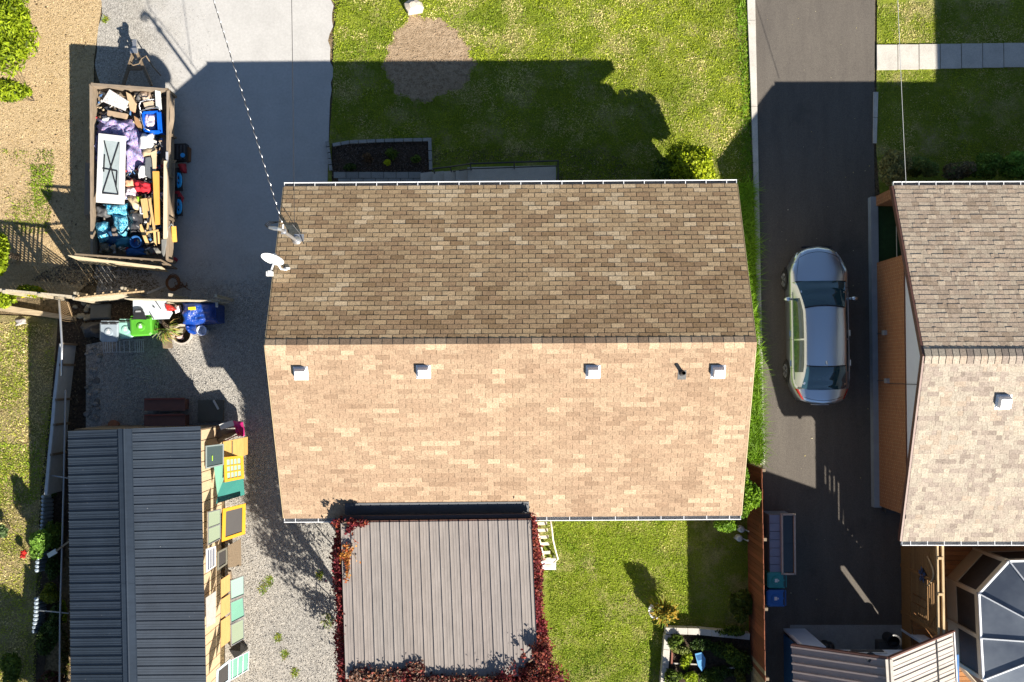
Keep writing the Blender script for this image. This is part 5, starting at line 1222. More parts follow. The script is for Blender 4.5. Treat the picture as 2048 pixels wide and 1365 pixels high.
# crooked hedge line board / grey fence further down
gf = thing('low_panel_fence', 'low bent grey panel fence between the left lawn and the shed', 'fence', P(108,850,0)); m_gp = plain('pale_grey_panel', (.42,.43,.43), .6)
pl = [(122,688),(117,730),(109,800),(105,850),(99,910),(92,990)]
for (xa_, ya_), (xb_, yb_) in zip(pl[:-1], pl[1:]):
    a, b = P(xa_, ya_, 1.0), P(xb_, yb_, 1.0); mb = MB(); a0, b0 = Vector((a.x,a.y,.03)), Vector((b.x,b.y,.03)); mb.obox(a0, b0-a0, (.05,0,0), (0,0,.97)); part('panel', mb, m_gp, gf)
    mb = MB(); mb.bar(a+UP*.01, b+UP*.01, .09, .03); part('cap', mb, m_gp, gf)
    mb = MB(); mb.box((a.x+.06,a.y,.5), (.07,.07,1.05)); part('post', mb, m_woodx, gf)
# rope-like edging going on down
re_ = thing('scalloped_edging', 'blue grey scalloped edging fence along the shaded lawn', 'edging', P(78,1120,0)); m_be = plain('bluegrey_edge', (.30,.36,.42), .5)
for k in range(34):
    v = k/33; x_ = 84-20*v+2*math.sin(v*9); y_ = 995+270*v
    if 1145 < y_ < 1195: continue
    p = P(x_, y_, .7); mb = MB(); mb.tube([Vector((p.x,p.y-.05,0)), Vector((p.x,p.y,.62)), Vector((p.x,p.y+.02,.68))], [.06,.06,.04], 7); part('picket', mb, m_be, re_)
hoop('grey_pipe_line', [(131,780,.9),(128,950,.95),(124,1100,1.0),(120,1240,1.0),(119,1400,.9)], .028, m_grey, 'thin grey pipe rail running along the left side of the shed', 'pipe')
for y_, x0, lb in ((951, 101, 'upper short pipe crossing to the long shed'), (1221, 76, 'lower short pipe crossing to the long shed')): hoop('cross_pipe', [(x0,y_,.9),(138,y_+6,1.0)], .02, m_grey, lb, 'pipe')
bar_px('white_board_end', (96,1112,.9), (113,1102,1.0), .14, .03, m_white, 'white painted board poking out of the green bush', 'board'); bar_px('dark_stick', (113,1102,1.0),(140,1082,1.3), .05, .05, m_woodx, 'dark timber leaning from the bush to the shed roof', 'timber')

# ================================================================== BIN CORNER
p = P(218,664,.95); bin_('grey_bin', 'grey wheeled bin left of the green bins', p.x, p.y, (.27,.32,.36), w_=.52, d_=.54, rz=0, h=.95)
p = P(252,659,.80); bin_('mint_bin', 'pale mint bin half hidden between grey and green bins', p.x, p.y, (.26,.50,.42), w_=.42, d_=.50, rz=0, h=.8)
p = P(282,653,1.0); bin_('green_bin', 'bright green wheeled bin in front of the grey panel', p.x, p.y, (.08,.34,.025), w_=.62, d_=.52, rz=.05, h=1.0)
bl = thing('black_bin_lid', 'black bin lid with handle behind the bright green bin', 'lid', P(277,628,.9)); slab('lid', [(267,624),(270,620),(284,620),(288,625),(292,640),(266,638)], 1.15, .05, m_black, '', '', parent=bl); slab('handle', [(271,622),(281,621.5),(282,624.5),(271,625)], 1.18, .02, m_grey, '', '', parent=bl)
gp2 = thing('grey_sheet', 'large pale grey panel with dark seams leaning beside the bins', 'panel', P(305,620,.5)); slab('sheet', [(266,598,1.15),(330,600,1.15),(345,626,.9),(338,638,.85),(298,640,.85),(276,640,.9),(266,628,1.0)], 1.1, .04, plain('palegrey', (.38,.42,.45), .35), '', '', parent=gp2)
for a, b in (((309,600,1.2),(322,619,1.05)), ((280,624,1.05),(298,639,.92)), ((300,627,1.05),(308,639,.93)), ((305,613,1.12),(310,616,1.1))): bar_px('seam', a, b, .025, .02, m_black, '', '', parent=gp2)
heap('red_plastic', [(329,608),(342,611),(352,620),(332,623)], 1.1, 1.2, plain('brightred', (.62,.02,.015), .4), 'bright red plastic piece on the grey panel', 'plastic piece', .03, 61)
heap('white_jar_heap', [(350,610),(362,610),(362,624),(350,626)], .8, .95, m_mixed, 'small heap of jars between grey panel and blue tarp', 'jars', .06, 62, fr=9)
tp = heap('blue_tarp', [(363,604),(434,607),(434,646),(368,652)], .95, 1.15, m_tarp, 'shiny blue tarp thrown over a box beside the fence', 'tarp', .07, 63, 26, 20, pw=8, fr=3)
mb = MB(); tb = [P(366,606,.95), P(432,608,.95), P(432,644,.95), P(370,650,.95)]; mb.prism(tb, .93); solo('covered_box', mb, m_tarp, 'blue wrapped box under the shiny tarp', 'box')
heap('tarp_tail', [(371,648),(388,648),(392,668),(384,668)], .5, .95, m_tarp, 'loose tail of blue plastic hanging towards the planter', 'tarp', .1, 64)
slab('yellow_label', [(376,615),(391,614),(392,620),(377,621.5)], 1.22, .01, plain('labelyellow', (.75,.62,.02), .5), 'yellow sticker on the blue tarp', 'sticker')
slab('white_tag', [(430,605),(436,605),(436,615),(431,615)], 1.1, .02, plain('tagw', (.4,.42,.42), .5), 'small pale tag at the end of the blue tarp', 'tag')
pc = P(363,669,.5); pot = thing('large_planter', 'large cream round planter with brown rubbish inside', 'planter', (pc.x, pc.y, 0))
mb = MB(); mb.lathe((pc.x,pc.y,0), [(.20,.0),(.29,.44),(.315,.46),(.315,.50),(.27,.50),(.25,.30)], 26); part('pot', mb, plain('creampot', (.50,.44,.38), .6), pot)
mb = MB(); mb.lathe((pc.x,pc.y,.30), [(.25,0),(.25,.02)], 20); part('soil', mb, m_bed, pot)
heap('contents', [(352,672),(366,670),(368,680),(354,680)], .34, .42, plain('pinkish', (.5,.36,.33), .7), '', '', .03, 65, parent=pot); heap('contents', [(348,658),(366,655),(366,666),(350,668)], .34, .46, plain('olivebrown', (.2,.19,.13), .7), '', '', .03, 66, parent=pot)
pc = P(402,661,.45); wb = thing('white_bucket', 'white plastic bucket with wire handle beside the planter', 'bucket', (pc.x, pc.y, 0)); mb = MB(); mb.lathe((pc.x,pc.y,0), [(.12,0),(.145,.36),(.155,.37),(.155,.39),(.135,.39),(.115,.06)], 22); part('bucket', mb, plain('bluewhite', (.62,.68,.78), .35), wb)
mb = MB(); mb.tube([(pc.x+.15*math.cos(a),pc.y+.15*math.sin(a)*.4-.1,.39+.02) for a in [math.pi+k*math.pi/8 for k in range(9)]], .006, 5); part('handle', mb, m_galv, wb)
mb = MB()
wr = thing('wire_rack', 'white wire rack lying in front of the bins', 'rack', P(246,692,.2))
for k in (0,1,2,3,4.2,6,7.5,9.5,12,14.5,15.5,16.5,17.5,18.3):
    x_ = 206+k*4.4; bar_px('wire', (x_,682,.35), (x_+1,705,.12), .014, .014, m_white, '', '', parent=wr)
for a, b in (((205,682,.35),(288,680,.35)), ((207,705,.12),(287,704,.12))): bar_px('wire', a, b, .014, .014, m_white, '', '', parent=wr)
slab('wood_block', [(323,668),(334,676),(336,696),(326,697)], .5, .45, m_woodx, 'brown wooden block under the drying plant', 'block')
heap('black_fabric', [(162,645),(200,645),(204,676),(168,674)], .12, .4, m_dark, 'black landscape fabric bunched left of the grey bin', 'fabric', .16, 68)
heap('dark_stone_slab', [(182,608),(222,608),(222,638),(180,640)], .05, .12, plain('slabstone', (.10,.105,.10), .9), 'square dark paving slab near the chain link fence', 'paving slab', .01, 69, pw=20, edge=.02)
co = thing('rusty_coil', 'rusty wire coil by the end of the fence', 'wire coil', P(343,575,0)); m_rust = plain('rust', (.16,.07,.03), .9, .2)
for k in range(7):
    c = P(342,566,.3); mb = MB(); r_ = .17+.02*(k % 3); mb.tube([(c.x+r_*math.cos(a)+.02*k, c.y+r_*math.sin(a)*(1+.05*k), .15+.05*k+.03*math.sin(a*2+k)) for a in [j*2*math.pi/16 for j in range(17)]], .014, 5); part('wire_loop', mb, m_rust, co)
for k in range(9):
    a = P(350+k*3,572+3*math.sin(k*2),.1); mb = MB(); mb.tube([a, a+Vector((.12*math.cos(k*1.7),.14*math.sin(k*2.1),.15)), a+Vector((.25*math.cos(k*1.1),.2*math.sin(k*1.9),.05))], .012, 5); part('wire_loop', mb, m_rust, co)
heap('grey_rubble', [(30,640),(50,636),(52,648),(32,652)], .02, .10, plain('rubbleg', (.33,.30,.28), .8), 'small grey lump lying on the left lawn', 'stone', .04, 70)
# loose stones, each its own
def stone(x_, y_, r_, h_, c, label, group, seed):
    p = P(x_, y_, 0); rr = random.Random(seed); mb = MB(); n = 9; rings = []
    prof = [(.75,0),(1,.35),(.85,.75),(.4,.98)]
    v = []; ofs = [rr.uniform(.8,1.2) for _ in range(n)]
    for q_, z_ in prof:
        for k in range(n): a = 2*math.pi*k/n; rad = r_*q_*ofs[k]*(1+rr.uniform(-.08,.08)); v.append((p.x+rad*math.cos(a), p.y+rad*.8*math.sin(a), h_*z_))
    v.append((p.x, p.y, h_)); fs = []
    for j in range(3):
        for k in range(n): fs.append((j*n+k, j*n+(k+1) % n, (j+1)*n+(k+1) % n, (j+1)*n+k))
    fs += [(3*n+k, 3*n+(k+1) % n, 4*n) for k in range(n)]; mb.add(v, fs, c)
    return solo('stone', mb, STONE_A, label, 'stone', group)
rr = random.Random(5)
for k in range(30):
    y_ = 690+rr.random()*150; x_ = 174+rr.random()*34*(1-.4*(y_-690)/150)
    g = rr.uniform(.12,.30); stone(x_, y_, rr.uniform(.05,.12), rr.uniform(.05,.12), (g,g*.97,g*.92), 'loose grey stone in the row between bins and shed', 'stones between bins and shed', k)
for k in range(14):
    y_ = 606+rr.random()*40; x_ = 150+rr.random()*34; g = rr.uniform(.15,.28)
    stone(x_, y_, rr.uniform(.05,.13), rr.uniform(.05,.1), (g*1.05,g*.95,g*.72), 'tan stone near the chain link fence', 'stones by the chain link fence', 100+k)
stone(829,19,.30,.42,(.55,.48,.40),'large pale boulder on the lawn at the top edge', None, 401)
# ================================================================== SHED ODDMENTS
m_rb = plain('redbrown_box', (.13,.06,.05), .8)
for i, (y0, y1, h_, lb) in enumerate(((797,822,.55,'red brown wooden chest, the farther from the shed'), (829,856,.6,'red brown wooden chest touching the shed end'))):
    cb = thing('wooden_chest', lb, 'chest', P(328,(y0+y1)/2,0), 'wooden chests by the shed'); slab('lid', [(288,y0),(370,y0-1),(370,y1),(288,y1)], h_, .06, m_rb, '', '', parent=cb); slab('box', [(291,y0+2),(368,y0+2),(368,y1-2),(291,y1-2)], h_-.06, h_-.08, m_rb, '', '', parent=cb)
    bar_px('batten', (290,y0+2,h_+.02), (368,y0+1,h_+.02), .03, .03, plain('redtrim', (.2,.04,.03), .7), '', '', parent=cb)
slab('dark_board', [(396,801),(446,800),(446,842),(396,845)], .10, .08, plain('olivedark', (.10,.10,.085), .8), 'dark square board lying at the shed corner', 'board')
slab('pale_strip', [(425,802,.2),(428,800,.2),(438,818,.2),(435,820,.2)], .2, .04, m_white, 'short pale strip on the dark square board', 'strip')
pp = P(226,851,.3); mb = MB(); mb.lathe((pp.x,pp.y,0), [(.11,0),(.15,.24),(.165,.25),(.165,.3),(.13,.3)], 16); solo('terracotta_pot', mb, plain('terracotta', (.30,.12,.06), .9), 'terracotta pot by the north end of the shed', 'pot')
slab('brick_stack', [(196,853),(214,853),(214,861),(196,861)], .25, .23, m_brick, 'small brick stack by the shed end', 'bricks')
heap('magenta_cloth', [(466,842),(484,845),(489,872),(474,872)], .4, .6, plain('magenta', (.62,.02,.20), .6), 'magenta cloth hanging at the shed corner', 'cloth', .18, 71, fr=7)
bar_px('white_plank', (440,855,.75), (467,846,.65), .17, .03, m_white, 'white board sticking out beside the magenta cloth', 'board')
bar_px('red_rod', (446,884,.9), (484,866,.75), .03, .03, plain('redrod', (.55,.01,.01), .5), 'thin red rod at the shed corner', 'rod')
heap('brown_bundle', [(412,862),(440,856),(478,862),(436,890)], .35, .6, plain('bundle', (.16,.12,.085), .9), 'brown bundle tucked under the white board', 'bundle', .1, 72)
def frame(name, pts, mat_f, mat_p, label, cat, fw=.12, nx=0, ny=0, t_=.04, group=None, th=.02):
    c = [P(*p) for p in pts]; n = (c[1]-c[0]).cross(c[3]-c[0]).normalized(); n = n if n.z > 0 else -n
    t = thing(name, label, cat, sum(c, Vector())/4-UP*.4, group); t.location.z = 0
    f = lambda u, v, z=0: c[0].lerp(c[1], u).lerp(c[3].lerp(c[2], u), v)+n*z
    def pl(nm, u0, u1, v0, v1, z, th_, mat):
        top = [f(u0,v0,z), f(u1,v0,z), f(u1,v1,z), f(u0,v1,z)]; lo = [p-n*th_ for p in top]; mb = MB(); fs = [(0,1,2,3),(7,6,5,4),(0,4,5,1),(1,5,6,2),(2,6,7,3),(3,7,4,0)]
        if (top[1]-top[0]).cross(top[3]-top[0]).dot(n) < 0: fs = [q[::-1] for q in fs]
        mb.add(top+lo, fs); part(nm, mb, mat, t)
    W_ = (c[1]-c[0]).length; L_ = (c[3]-c[0]).length; fu, fv = fw/W_, fw/L_
    if fw:
        pl('stile', 0, fu, 0, 1, t_, t_, mat_f); pl('stile', 1-fu, 1, 0, 1, t_, t_, mat_f); pl('rail', fu*1.01, 1-fu*1.01, 0, fv, t_, t_, mat_f); pl('rail', fu*1.01, 1-fu*1.01, 1-fv, 1, t_, t_, mat_f)
    for i in range(nx):
        u = fu+(1-2*fu)*(i+1)/(nx+1); pl('muntin', u-.012/W_, u+.012/W_, fv, 1-fv, t_*.9, t_*.5, mat_f)
    for j in range(ny):
        v = fv+(1-2*fv)*(j+1)/(ny+1); pl('muntin', fu, 1-fu, v-.02/L_, v+.02/L_, t_*.8, t_*.5, mat_f)
    pl('pane', fu, 1-fu, fv, 1-fv, th if fw else th, th*.8, mat_p); return t
def gl(name, c, r_=.12): return NT(name).set(c, r_, 0, 0, .7)
g_teal = gl('teal_glass', (.05,.22,.19)); g_pale = gl('pale_green_glass', (.30,.45,.37)); g_grn = gl('mid_green_glass', (.17,.36,.27)); g_dk = gl('dark_screen', (.035,.03,.028), .6); g_dg = gl('slate_glass', (.05,.075,.08), .3); g_ol = gl('olive_glass', (.25,.27,.15), .2); g_pg = gl('grey_green_glass', (.26,.31,.22), .2)
oran = mat_wood('orange_frame', (.68,.32,.02), (9,1,9), k=.12); yel = mat_wood('yellow_box', (.62,.38,.12), (9,1,9), k=.12)
g1 = 'old windows and panes leaning at the shed'
frame('slate_pane', [(410,892,1.9),(446,888,1.4),(446,930,1.4),(410,938,1.9)], plain('pewter', (.2,.24,.24), .5), g_dg, 'dark slate pane with a green mark beside the yellow box', 'window', .04, group=g1)
slab('green_mark', [(424,912,1.76),(425.5,912,1.76),(425.5,922,1.76),(424,922,1.76)], 1.76, .01, plain('neon', (.4,.75,.05), .5), 'tiny lime stripe on the dark slate pane', 'mark')
slab('yellow_box', [(446,884,1.1),(487,876,1.1),(487,912,1.1),(447,915,1.1)], 1.1, .5, yel, 'yellow wooden box under the magenta cloth', 'box')
bar_px('box_seam', (465,884,1.11),(465,912,1.11), .02, .02, m_woodx, 'dark strip across the yellow box top', 'strip')
frame('orange_window', [(447,915,1.25),(486,911,1.0),(488,957,1.0),(449,965,1.25)], oran, g_pale, 'orange framed window with twelve small panes', 'window', .085, 3, 2, group=g1)
frame('teal_glass_sheet', [(440,968,1.0),(486,950,.7),(489,990,.7),(432,1008,1.1)], m_grey, g_teal, 'teal glass sheet just below the orange paned window', 'glass sheet', 0, group=g1)
frame('torn_screen', [(424,905,1.7),(446,898,1.3),(446,960,1.1),(434,990,1.3)], m_grey, g_grn, 'torn green mesh hanging left of the orange paned window', 'mesh', 0, group=g1)
frame('large_orange_frame', [(445,1018,1.3),(491,1007,1.0),(490,1068,1.0),(443,1084,1.3)], oran, g_dk, 'large orange frame around a dark screen', 'screen', .10, group=g1)
frame('grey_green_window', [(414,1024,2.0),(440,1018,1.6),(440,1078,1.6),(414,1092,2.0)], m_galv, g_pg, 'grey green window left of the large orange frame', 'window', .03, 0, 1, group=g1)
frame('louvred_window', [(411,1098,2.1),(430,1092,1.8),(430,1132,1.8),(411,1146,2.1)], m_white, plain('dnavy', (.03,.04,.09), .5), 'small white louvred window on the shed wall', 'window', .05, 3, 0, group=g1)
frame('olive_sheet', [(433,1104,1.6),(453,1094,1.3),(453,1128,1.3),(433,1142,1.6)], plain('ol', (.14,.13,.10), .8), g_dk, 'olive brown panel right of the louvred window', 'panel', .06, group=g1)
frame('brown_sheet', [(455,1092,.9),(481,1078,.4),(482,1132,.4),(455,1136,.9)], m_woodx, m_woodx, 'dark brown sheet below the large orange frame', 'sheet', 0, group=g1)
frame('grey_plywood', [(411,1196,1.9),(431,1182,1.5),(430,1246,1.5),(412,1256,1.9)], m_grey, plain('weatherply', (.38,.37,.35), .8), 'weathered grey plywood leaning on the shed wall', 'plywood sheet', 0, group=g1)
for k, (y0, y1) in enumerate(((1152,1190),(1192,1232),(1234,1290))):
    frame('ochre_board', [(441,y0+8,1.5),(459,y0-4,1.2),(459,y1-8,1.2),(441,y1+6,1.5)], oran, mat_wood('ochre_board', (.52,.30,.11), (9,1,9), k=.15), ('top','middle','bottom')[k]+' of the three ochre boards beside the green panes', 'board', 0, group=g1)
frame('glass_pane', [(459,1161,1.1),(486,1151,.7),(487,1190,.7),(460,1201,1.1)], m_galv, g_pale, 'pale green pane, topmost of the three stacked by the shed', 'window pane', .025, group=g1)
frame('glass_pane', [(459,1205,1.1),(485,1194,.7),(488,1233,.7),(460,1248,1.1)], m_galv, g_grn, 'green pane in the middle of the three stacked by the shed', 'window pane', .025, group=g1)
frame('glass_pane', [(460,1250,1.1),(486,1237,.7),(487,1278,.7),(461,1293,1.1)], m_galv, g_pg, 'grey green pane, lowest of the three stacked by the shed', 'window pane', .025, group=g1)
frame('pale_blue_frame', [(432,1340,1.5),(459,1318,1.1),(459,1362,1.1),(430,1382,1.5)], plain('pblue', (.5,.6,.66), .4), g_dk, 'pale blue empty frame at the bottom of the shed wall', 'frame', .07, group=g1)
frame('green_glass_door', [(453,1324,.9),(498,1302,.6),(496,1340,.6),(453,1366,.9)], m_galv, g_grn, 'ribbed green glass door near the bottom edge', 'glass door', .02, 3, 0, group=g1)
slab('dark_sheet', [(458,1300),(478,1284),(494,1300),(470,1318)], .25, .2, m_black, 'black sheet on the gravel between panes and glass door', 'sheet')
bar_px('dark_post', (459,1142,1.3), (462,1160,1.0), .08, .08, m_woodx, 'short brown post above the stacked panes', 'post')

# ================================================================== CARPORT SIDE
ls = thing('rope_trellis', 'cream trellis ladder with rope rail beside the carport', 'trellis', P(1088,1085,0)); m_cr = plain('cream_rung', (.66,.58,.45), .7)
for k in range(7): y_ = 1048+k*13.5+(4 if k > 3 else 0); bar_px('rung', (1073+k*2.8,y_,2.0-.17*k), (1094+k*1.6,y_-1,2.0-.17*k), .09, .04, m_cr, '', '', parent=ls)
for pts in ([(1071,1046,2.0),(1078,1075,1.7),(1086,1108,1.3),(1090,1122,1.0)],): hoop('rope', pts, .025, m_cr, '', '', parent=ls)
hoop('handrail', [(1101,1042,2.5),(1104,1060,2.3),(1106,1080,2.1),(1112,1105,1.8),(1116,1118,1.5),(1108,1126,1.2)], .025, m_cr, '', '', parent=ls)
ws = thing('white_bench', 'white slatted bench end beside the carport', 'bench', P(1094,1129,0))
for k in range(4): y_ = 1120+k*5.8; bar_px('slat', (1084-k*1.6,y_,.8), (1112,y_,.8), .075, .03, plain('lilacwhite', (.66,.62,.66), .5), '', '', parent=ws)
for x_, y_ in ((1084,1122),(1110,1122),(1082,1138),(1109,1138)): p = P(x_,y_,.78); mb = MB(); mb.box((p.x,p.y,.39), (.06,.06,.76)); part('leg', mb, m_white, ws)

# red vines: each a climbing plant with stem and leaves
def vine(label, boxes, n, seed, cols=REDS, size=.052, cat='vine', group='red vines around the carport', name='red_vine'):
    rs = np.random.RandomState(seed); pos = []; tot = sum(b[-1] for b in boxes); c0 = None; stems = MB()
    for (x0, y0, h0), (x1, y1, h1), rad, wt in boxes:
        a, b = P(x0, y0, h0), P(x1, y1, h1); m = int(n*wt/tot); u = rs.rand(m, 1); q = np.array(a)*(1-u)+np.array(b)*u; q = q+rs.randn(m, 3)*np.array(rad)*.5
        amp = vnoise(q[:,0], q[:,1]+q[:,2], 2.2, seed); q = q[amp > .43]; q[:, 2] = np.clip(q[:, 2], .03, 9); pos.append(q)
        stems.tube([Vector((a.x,a.y,0)), a.lerp(b,.3), a.lerp(b,.7)+Vector((.05,.05,.02)), b], .018, 5)
        c0 = c0 or a
    pos = np.concatenate(pos); t = thing(name, label, cat, (c0.x, c0.y, 0), group); pos = pos-np.array([c0.x, c0.y, 0])
    link('foliage', leafmesh('foliage', pos, size, cols, seed, .6), t); part('stem', stems, m_woodx, t); return t
vine('deep red vine covering the left side of the carport', [((681,1075,3.4),(684,1200,3.2),(.12,.3,.5),2.6), ((685,1200,3.2),(689,1360,3.2),(.13,.3,.5),2.6), ((684,1100,2.2),(686,1180,1.6),(.16,.6,.9),2), ((684,1240,1.0),(690,1350,1.2),(.14,.5,.9),2), ((683,1080,3.7),(690,1420,3.7),(.10,.3,.2),1.6), ((686,1230,2.0),(696,1440,3.0),(.16,.4,.7),3), ((676,1090,3.0),(678,1165,2.6),(.14,.3,.4),1.2)], 17000, 3)
vine('orange brown vine spilling over the top left roof corner', [((672,1046,4.0),(728,1047,4.0),(.16,.09,.06),2), ((680,1050,4.0),(700,1058,4.0),(.16,.14,.08),1.2), ((674,1046,3.6),(690,1048,3.7),(.12,.12,.15),1)], 1100, 4, REDS+ORNG[2:]+[(.26,.12,.05)])
vine('orange leaf sprig lying on the left of the carport roof', [((690,1100,4.0),(712,1118,4.05),(.14,.16,.05),1), ((704,1085,4.02),(700,1100,4.02),(.12,.16,.05),1), ((696,1118,4.0),(695,1155,4.0),(.06,.16,.03),1.1), ((680,1112,3.9),(692,1118,4.0),(.10,.12,.05),.7)], 520, 5, ORNG, .045)
vine('crimson vine along the right edge of the carport', [((1066,1048,3.5),(1070,1100,3.0),(.09,.3,.5),1.2), ((1070,1090,2.6),(1075,1180,2.2),(.15,.4,.8),2), ((1073,1150,2.0),(1078,1260,1.6),(.13,.4,.8),2), ((1077,1250,1.6),(1088,1320,2.0),(.2,.4,.8),2)], 11000, 6, REDS+[(.30,.08,.04)])
vine('dense dark red vine heap at the lower right roof corner', [((1045,1332,4.02),(1088,1306,4.05),(.30,.24,.2),2.2), ((1000,1366,4.0),(1105,1366,3.7),(.4,.28,.4),3.4), ((1088,1345,2.5),(1118,1400,2.5),(.3,.5,1.0),2)], 15000, 7, REDS+[(.28,.09,.05),(.22,.04,.03),(.05,.02,.015)])
vine('brownish vine creeping over the bottom roof edge', [((690,1352,3.95),(800,1362,4.0),(.3,.22,.10),2), ((790,1345,4.0),(848,1338,4.0),(.14,.16,.05),.5), ((820,1362,4.0),(1000,1366,4.0),(.4,.15,.1),2.2), ((700,1400,3.8),(1000,1410,3.8),(.5,.5,.3),5)], 11000, 8, REDS[1:]+[(.22,.13,.09),(.25,.16,.12),(.30,.12,.06),(.16,.10,.08)])

# ================================================================== PLANTS
lw = lambda pts: [P(x, y, 0) for x, y in pts]
def tree_px(label, x, y, h, r, n, size, cols, seed, cat='tree', name='tree', trunk=.1, group=None, **k):
    c = P(x, y, h); return plant(name, label, cat, (c.x, c.y, h), r, n, size, cols, seed, group, trunk=trunk, **k)
tree_px('lime green tree crown at the top left corner', 10, 55, 1.8, (1.0,1.45,.75), 11000, .055, G_LIME, 20, lumps=17, sh=.1, aspect=3.0, trunk=None)
tree_px('smaller lime crown below the top left tree', 26, 178, 1.4, (.85,.62,.45), 4200, .055, G_LIME, 21, lumps=9, sh=.1, aspect=3.0, trunk=None)
tree_px('bright green bush at the left edge above the lattice fence', -8, 505, 1.3, (.55,1.0,.6), 4600, .08, G_LIME, 22, cat='bush', name='bush', lumps=9)
tree_px('yellow green bush at the left edge behind the lattice', 2, 596, .6, (.55,.35,.35), 1500, .07, G_LIME, 23, cat='bush', name='bush', trunk=None)
tree_px('yellow flowering plant at the foot of the lattice fence', 52, 584, .5, (.65,.22,.3), 900, .08, [(.35,.32,.01),(.2,.28,.01),(.5,.4,.01)], 24, cat='plant', name='flowering_plant', trunk=None)
tree_px('shrub with bright yellow green top at the north wall corner', 1384, 326, 1.35, (.98,.78,.6), 11000, .06, [(.13,.18,.006),(.26,.33,.008),(.38,.44,.015),(.07,.10,.006)], 25, cat='shrub', name='shrub', trunk=None, lumps=14)
tree_px('dark green shrub half hidden under the front gutter', 1322, 348, 1.2, (.55,.5,.5), 4000, .06, G_MID, 26, cat='shrub', name='shrub', trunk=None)
for i, (x, y, h, r, c, lb) in enumerate([
    (1785,330,1.5,(.64,.74,.7),[(.22,.20,.07),(.30,.27,.09),(.15,.16,.06)],'olive end shrub of the hedge next to the asphalt'),
    (1850,335,1.2,(.65,.42,.55),[(.15,.22,.05),(.22,.28,.07)],'dark hedge shrub second from the asphalt'),
    (1915,337,1.15,(.62,.40,.5),[(.15,.13,.07),(.22,.18,.09),(.12,.18,.04)],'brownish hedge shrub in the middle of the row'),
    (1975,335,1.2,(.62,.42,.5),[(.12,.22,.03),(.17,.27,.04)],'deep green hedge shrub fourth from the asphalt'),
    (2040,332,1.25,(.7,.46,.55),[(.12,.26,.03),(.18,.34,.05),(.24,.40,.06)],'brighter green hedge shrub at the right edge')]):
    tree_px(lb, x, y, h, r, 5200, .06, c, 40+i, cat='shrub', name='hedge_shrub', trunk=None, group='hedge shrubs before the brick house', lumps=10)
tree_px('tall narrow cedar shrub at the lower right house corner', 1492, 985, 1.7, (.44,.95,1.1), 9000, .055, [(.07,.15,.008),(.14,.26,.01),(.22,.36,.02)], 30, cat='shrub', name='cedar_shrub', trunk=.06, lumps=12)
tree_px('round green shrub peeking below the rear gutter', 1458, 1042, 1.2, (.66,.32,.5), 5000, .055, [(.07,.15,.008),(.14,.26,.012),(.22,.36,.02)], 31, cat='shrub', name='shrub', trunk=None)
tree_px('small plant by the foot of the red fence', 1482, 1218, .5, (.42,.7,.45), 3000, .07, [(.06,.08,.01),(.10,.13,.015),(.15,.15,.02)], 32, cat='plant', name='leafy_plant', trunk=None)
for i, (x, y, h, r, n, c, lb, ct) in enumerate([
    (1350,1282,.35,(.28,.28,.25),700,G_MID,'light green seedlings in the corner of the raised bed','plant'),
    (1372,1320,.35,(.20,.4,.25),700,G_LIME,'yellow green herb beside the blue scoop','plant'),
    (1345,1352,.4,(.32,.32,.3),1300,G_MID,'leafy green plant at the bottom left of the raised bed','plant'),
    (1382,1358,.4,(.28,.30,.3),1200,G_LIME,'bright leafy plant at the bottom of the raised bed','plant'),
    (1470,1310,.45,(.42,.5,.35),2400,G_MID,'sprawling dark plant on the right of the raised bed','plant'),
    (1440,1345,.3,(.5,.25,.22),1400,G_DEEP,'low shaded plant by the grey board of the raised bed','plant'),
    (1482,1352,.35,(.25,.35,.25),900,[(.08,.09,.01),(.12,.13,.02)],'yellowing plant at the foot of the red fence','plant')]):
    tree_px(lb, x, y, h, r, n, .055, c, 60+i, cat=ct, name='garden_plant', trunk=None, group='plants in the raised garden bed')
for i, (x, y, r_, n, c, lb) in enumerate([(1410,1290,(.5,.22,.18),1500,G_DEEP,'low dark ground plant behind the blue scoop'), (1440,1300,(.35,.3,.2),1100,G_DEEP,'dark patch of leaves in the middle of the raised bed'), (1420,1355,(.5,.3,.22),1800,G_MID,'wide green plant at the bottom middle of the raised bed'), (1360,1300,(.35,.22,.2),900,[(.14,.18,.03),(.2,.24,.05)],'pale seedlings behind the yellow green herb'), (1488,1330,(.25,.5,.3),1500,G_DEEP,'dark plant squeezed between raised bed and red fence'), (1462,1262,(.6,.18,.3),1500,G_MID,'weeds along the rear border of the raised bed')]):
    tree_px(lb, x, y, .34, r_, n, .05, c, 160+i, cat='plant', name='garden_plant', trunk=None, group='plants in the raised garden bed', lumps=14, sh=.1)
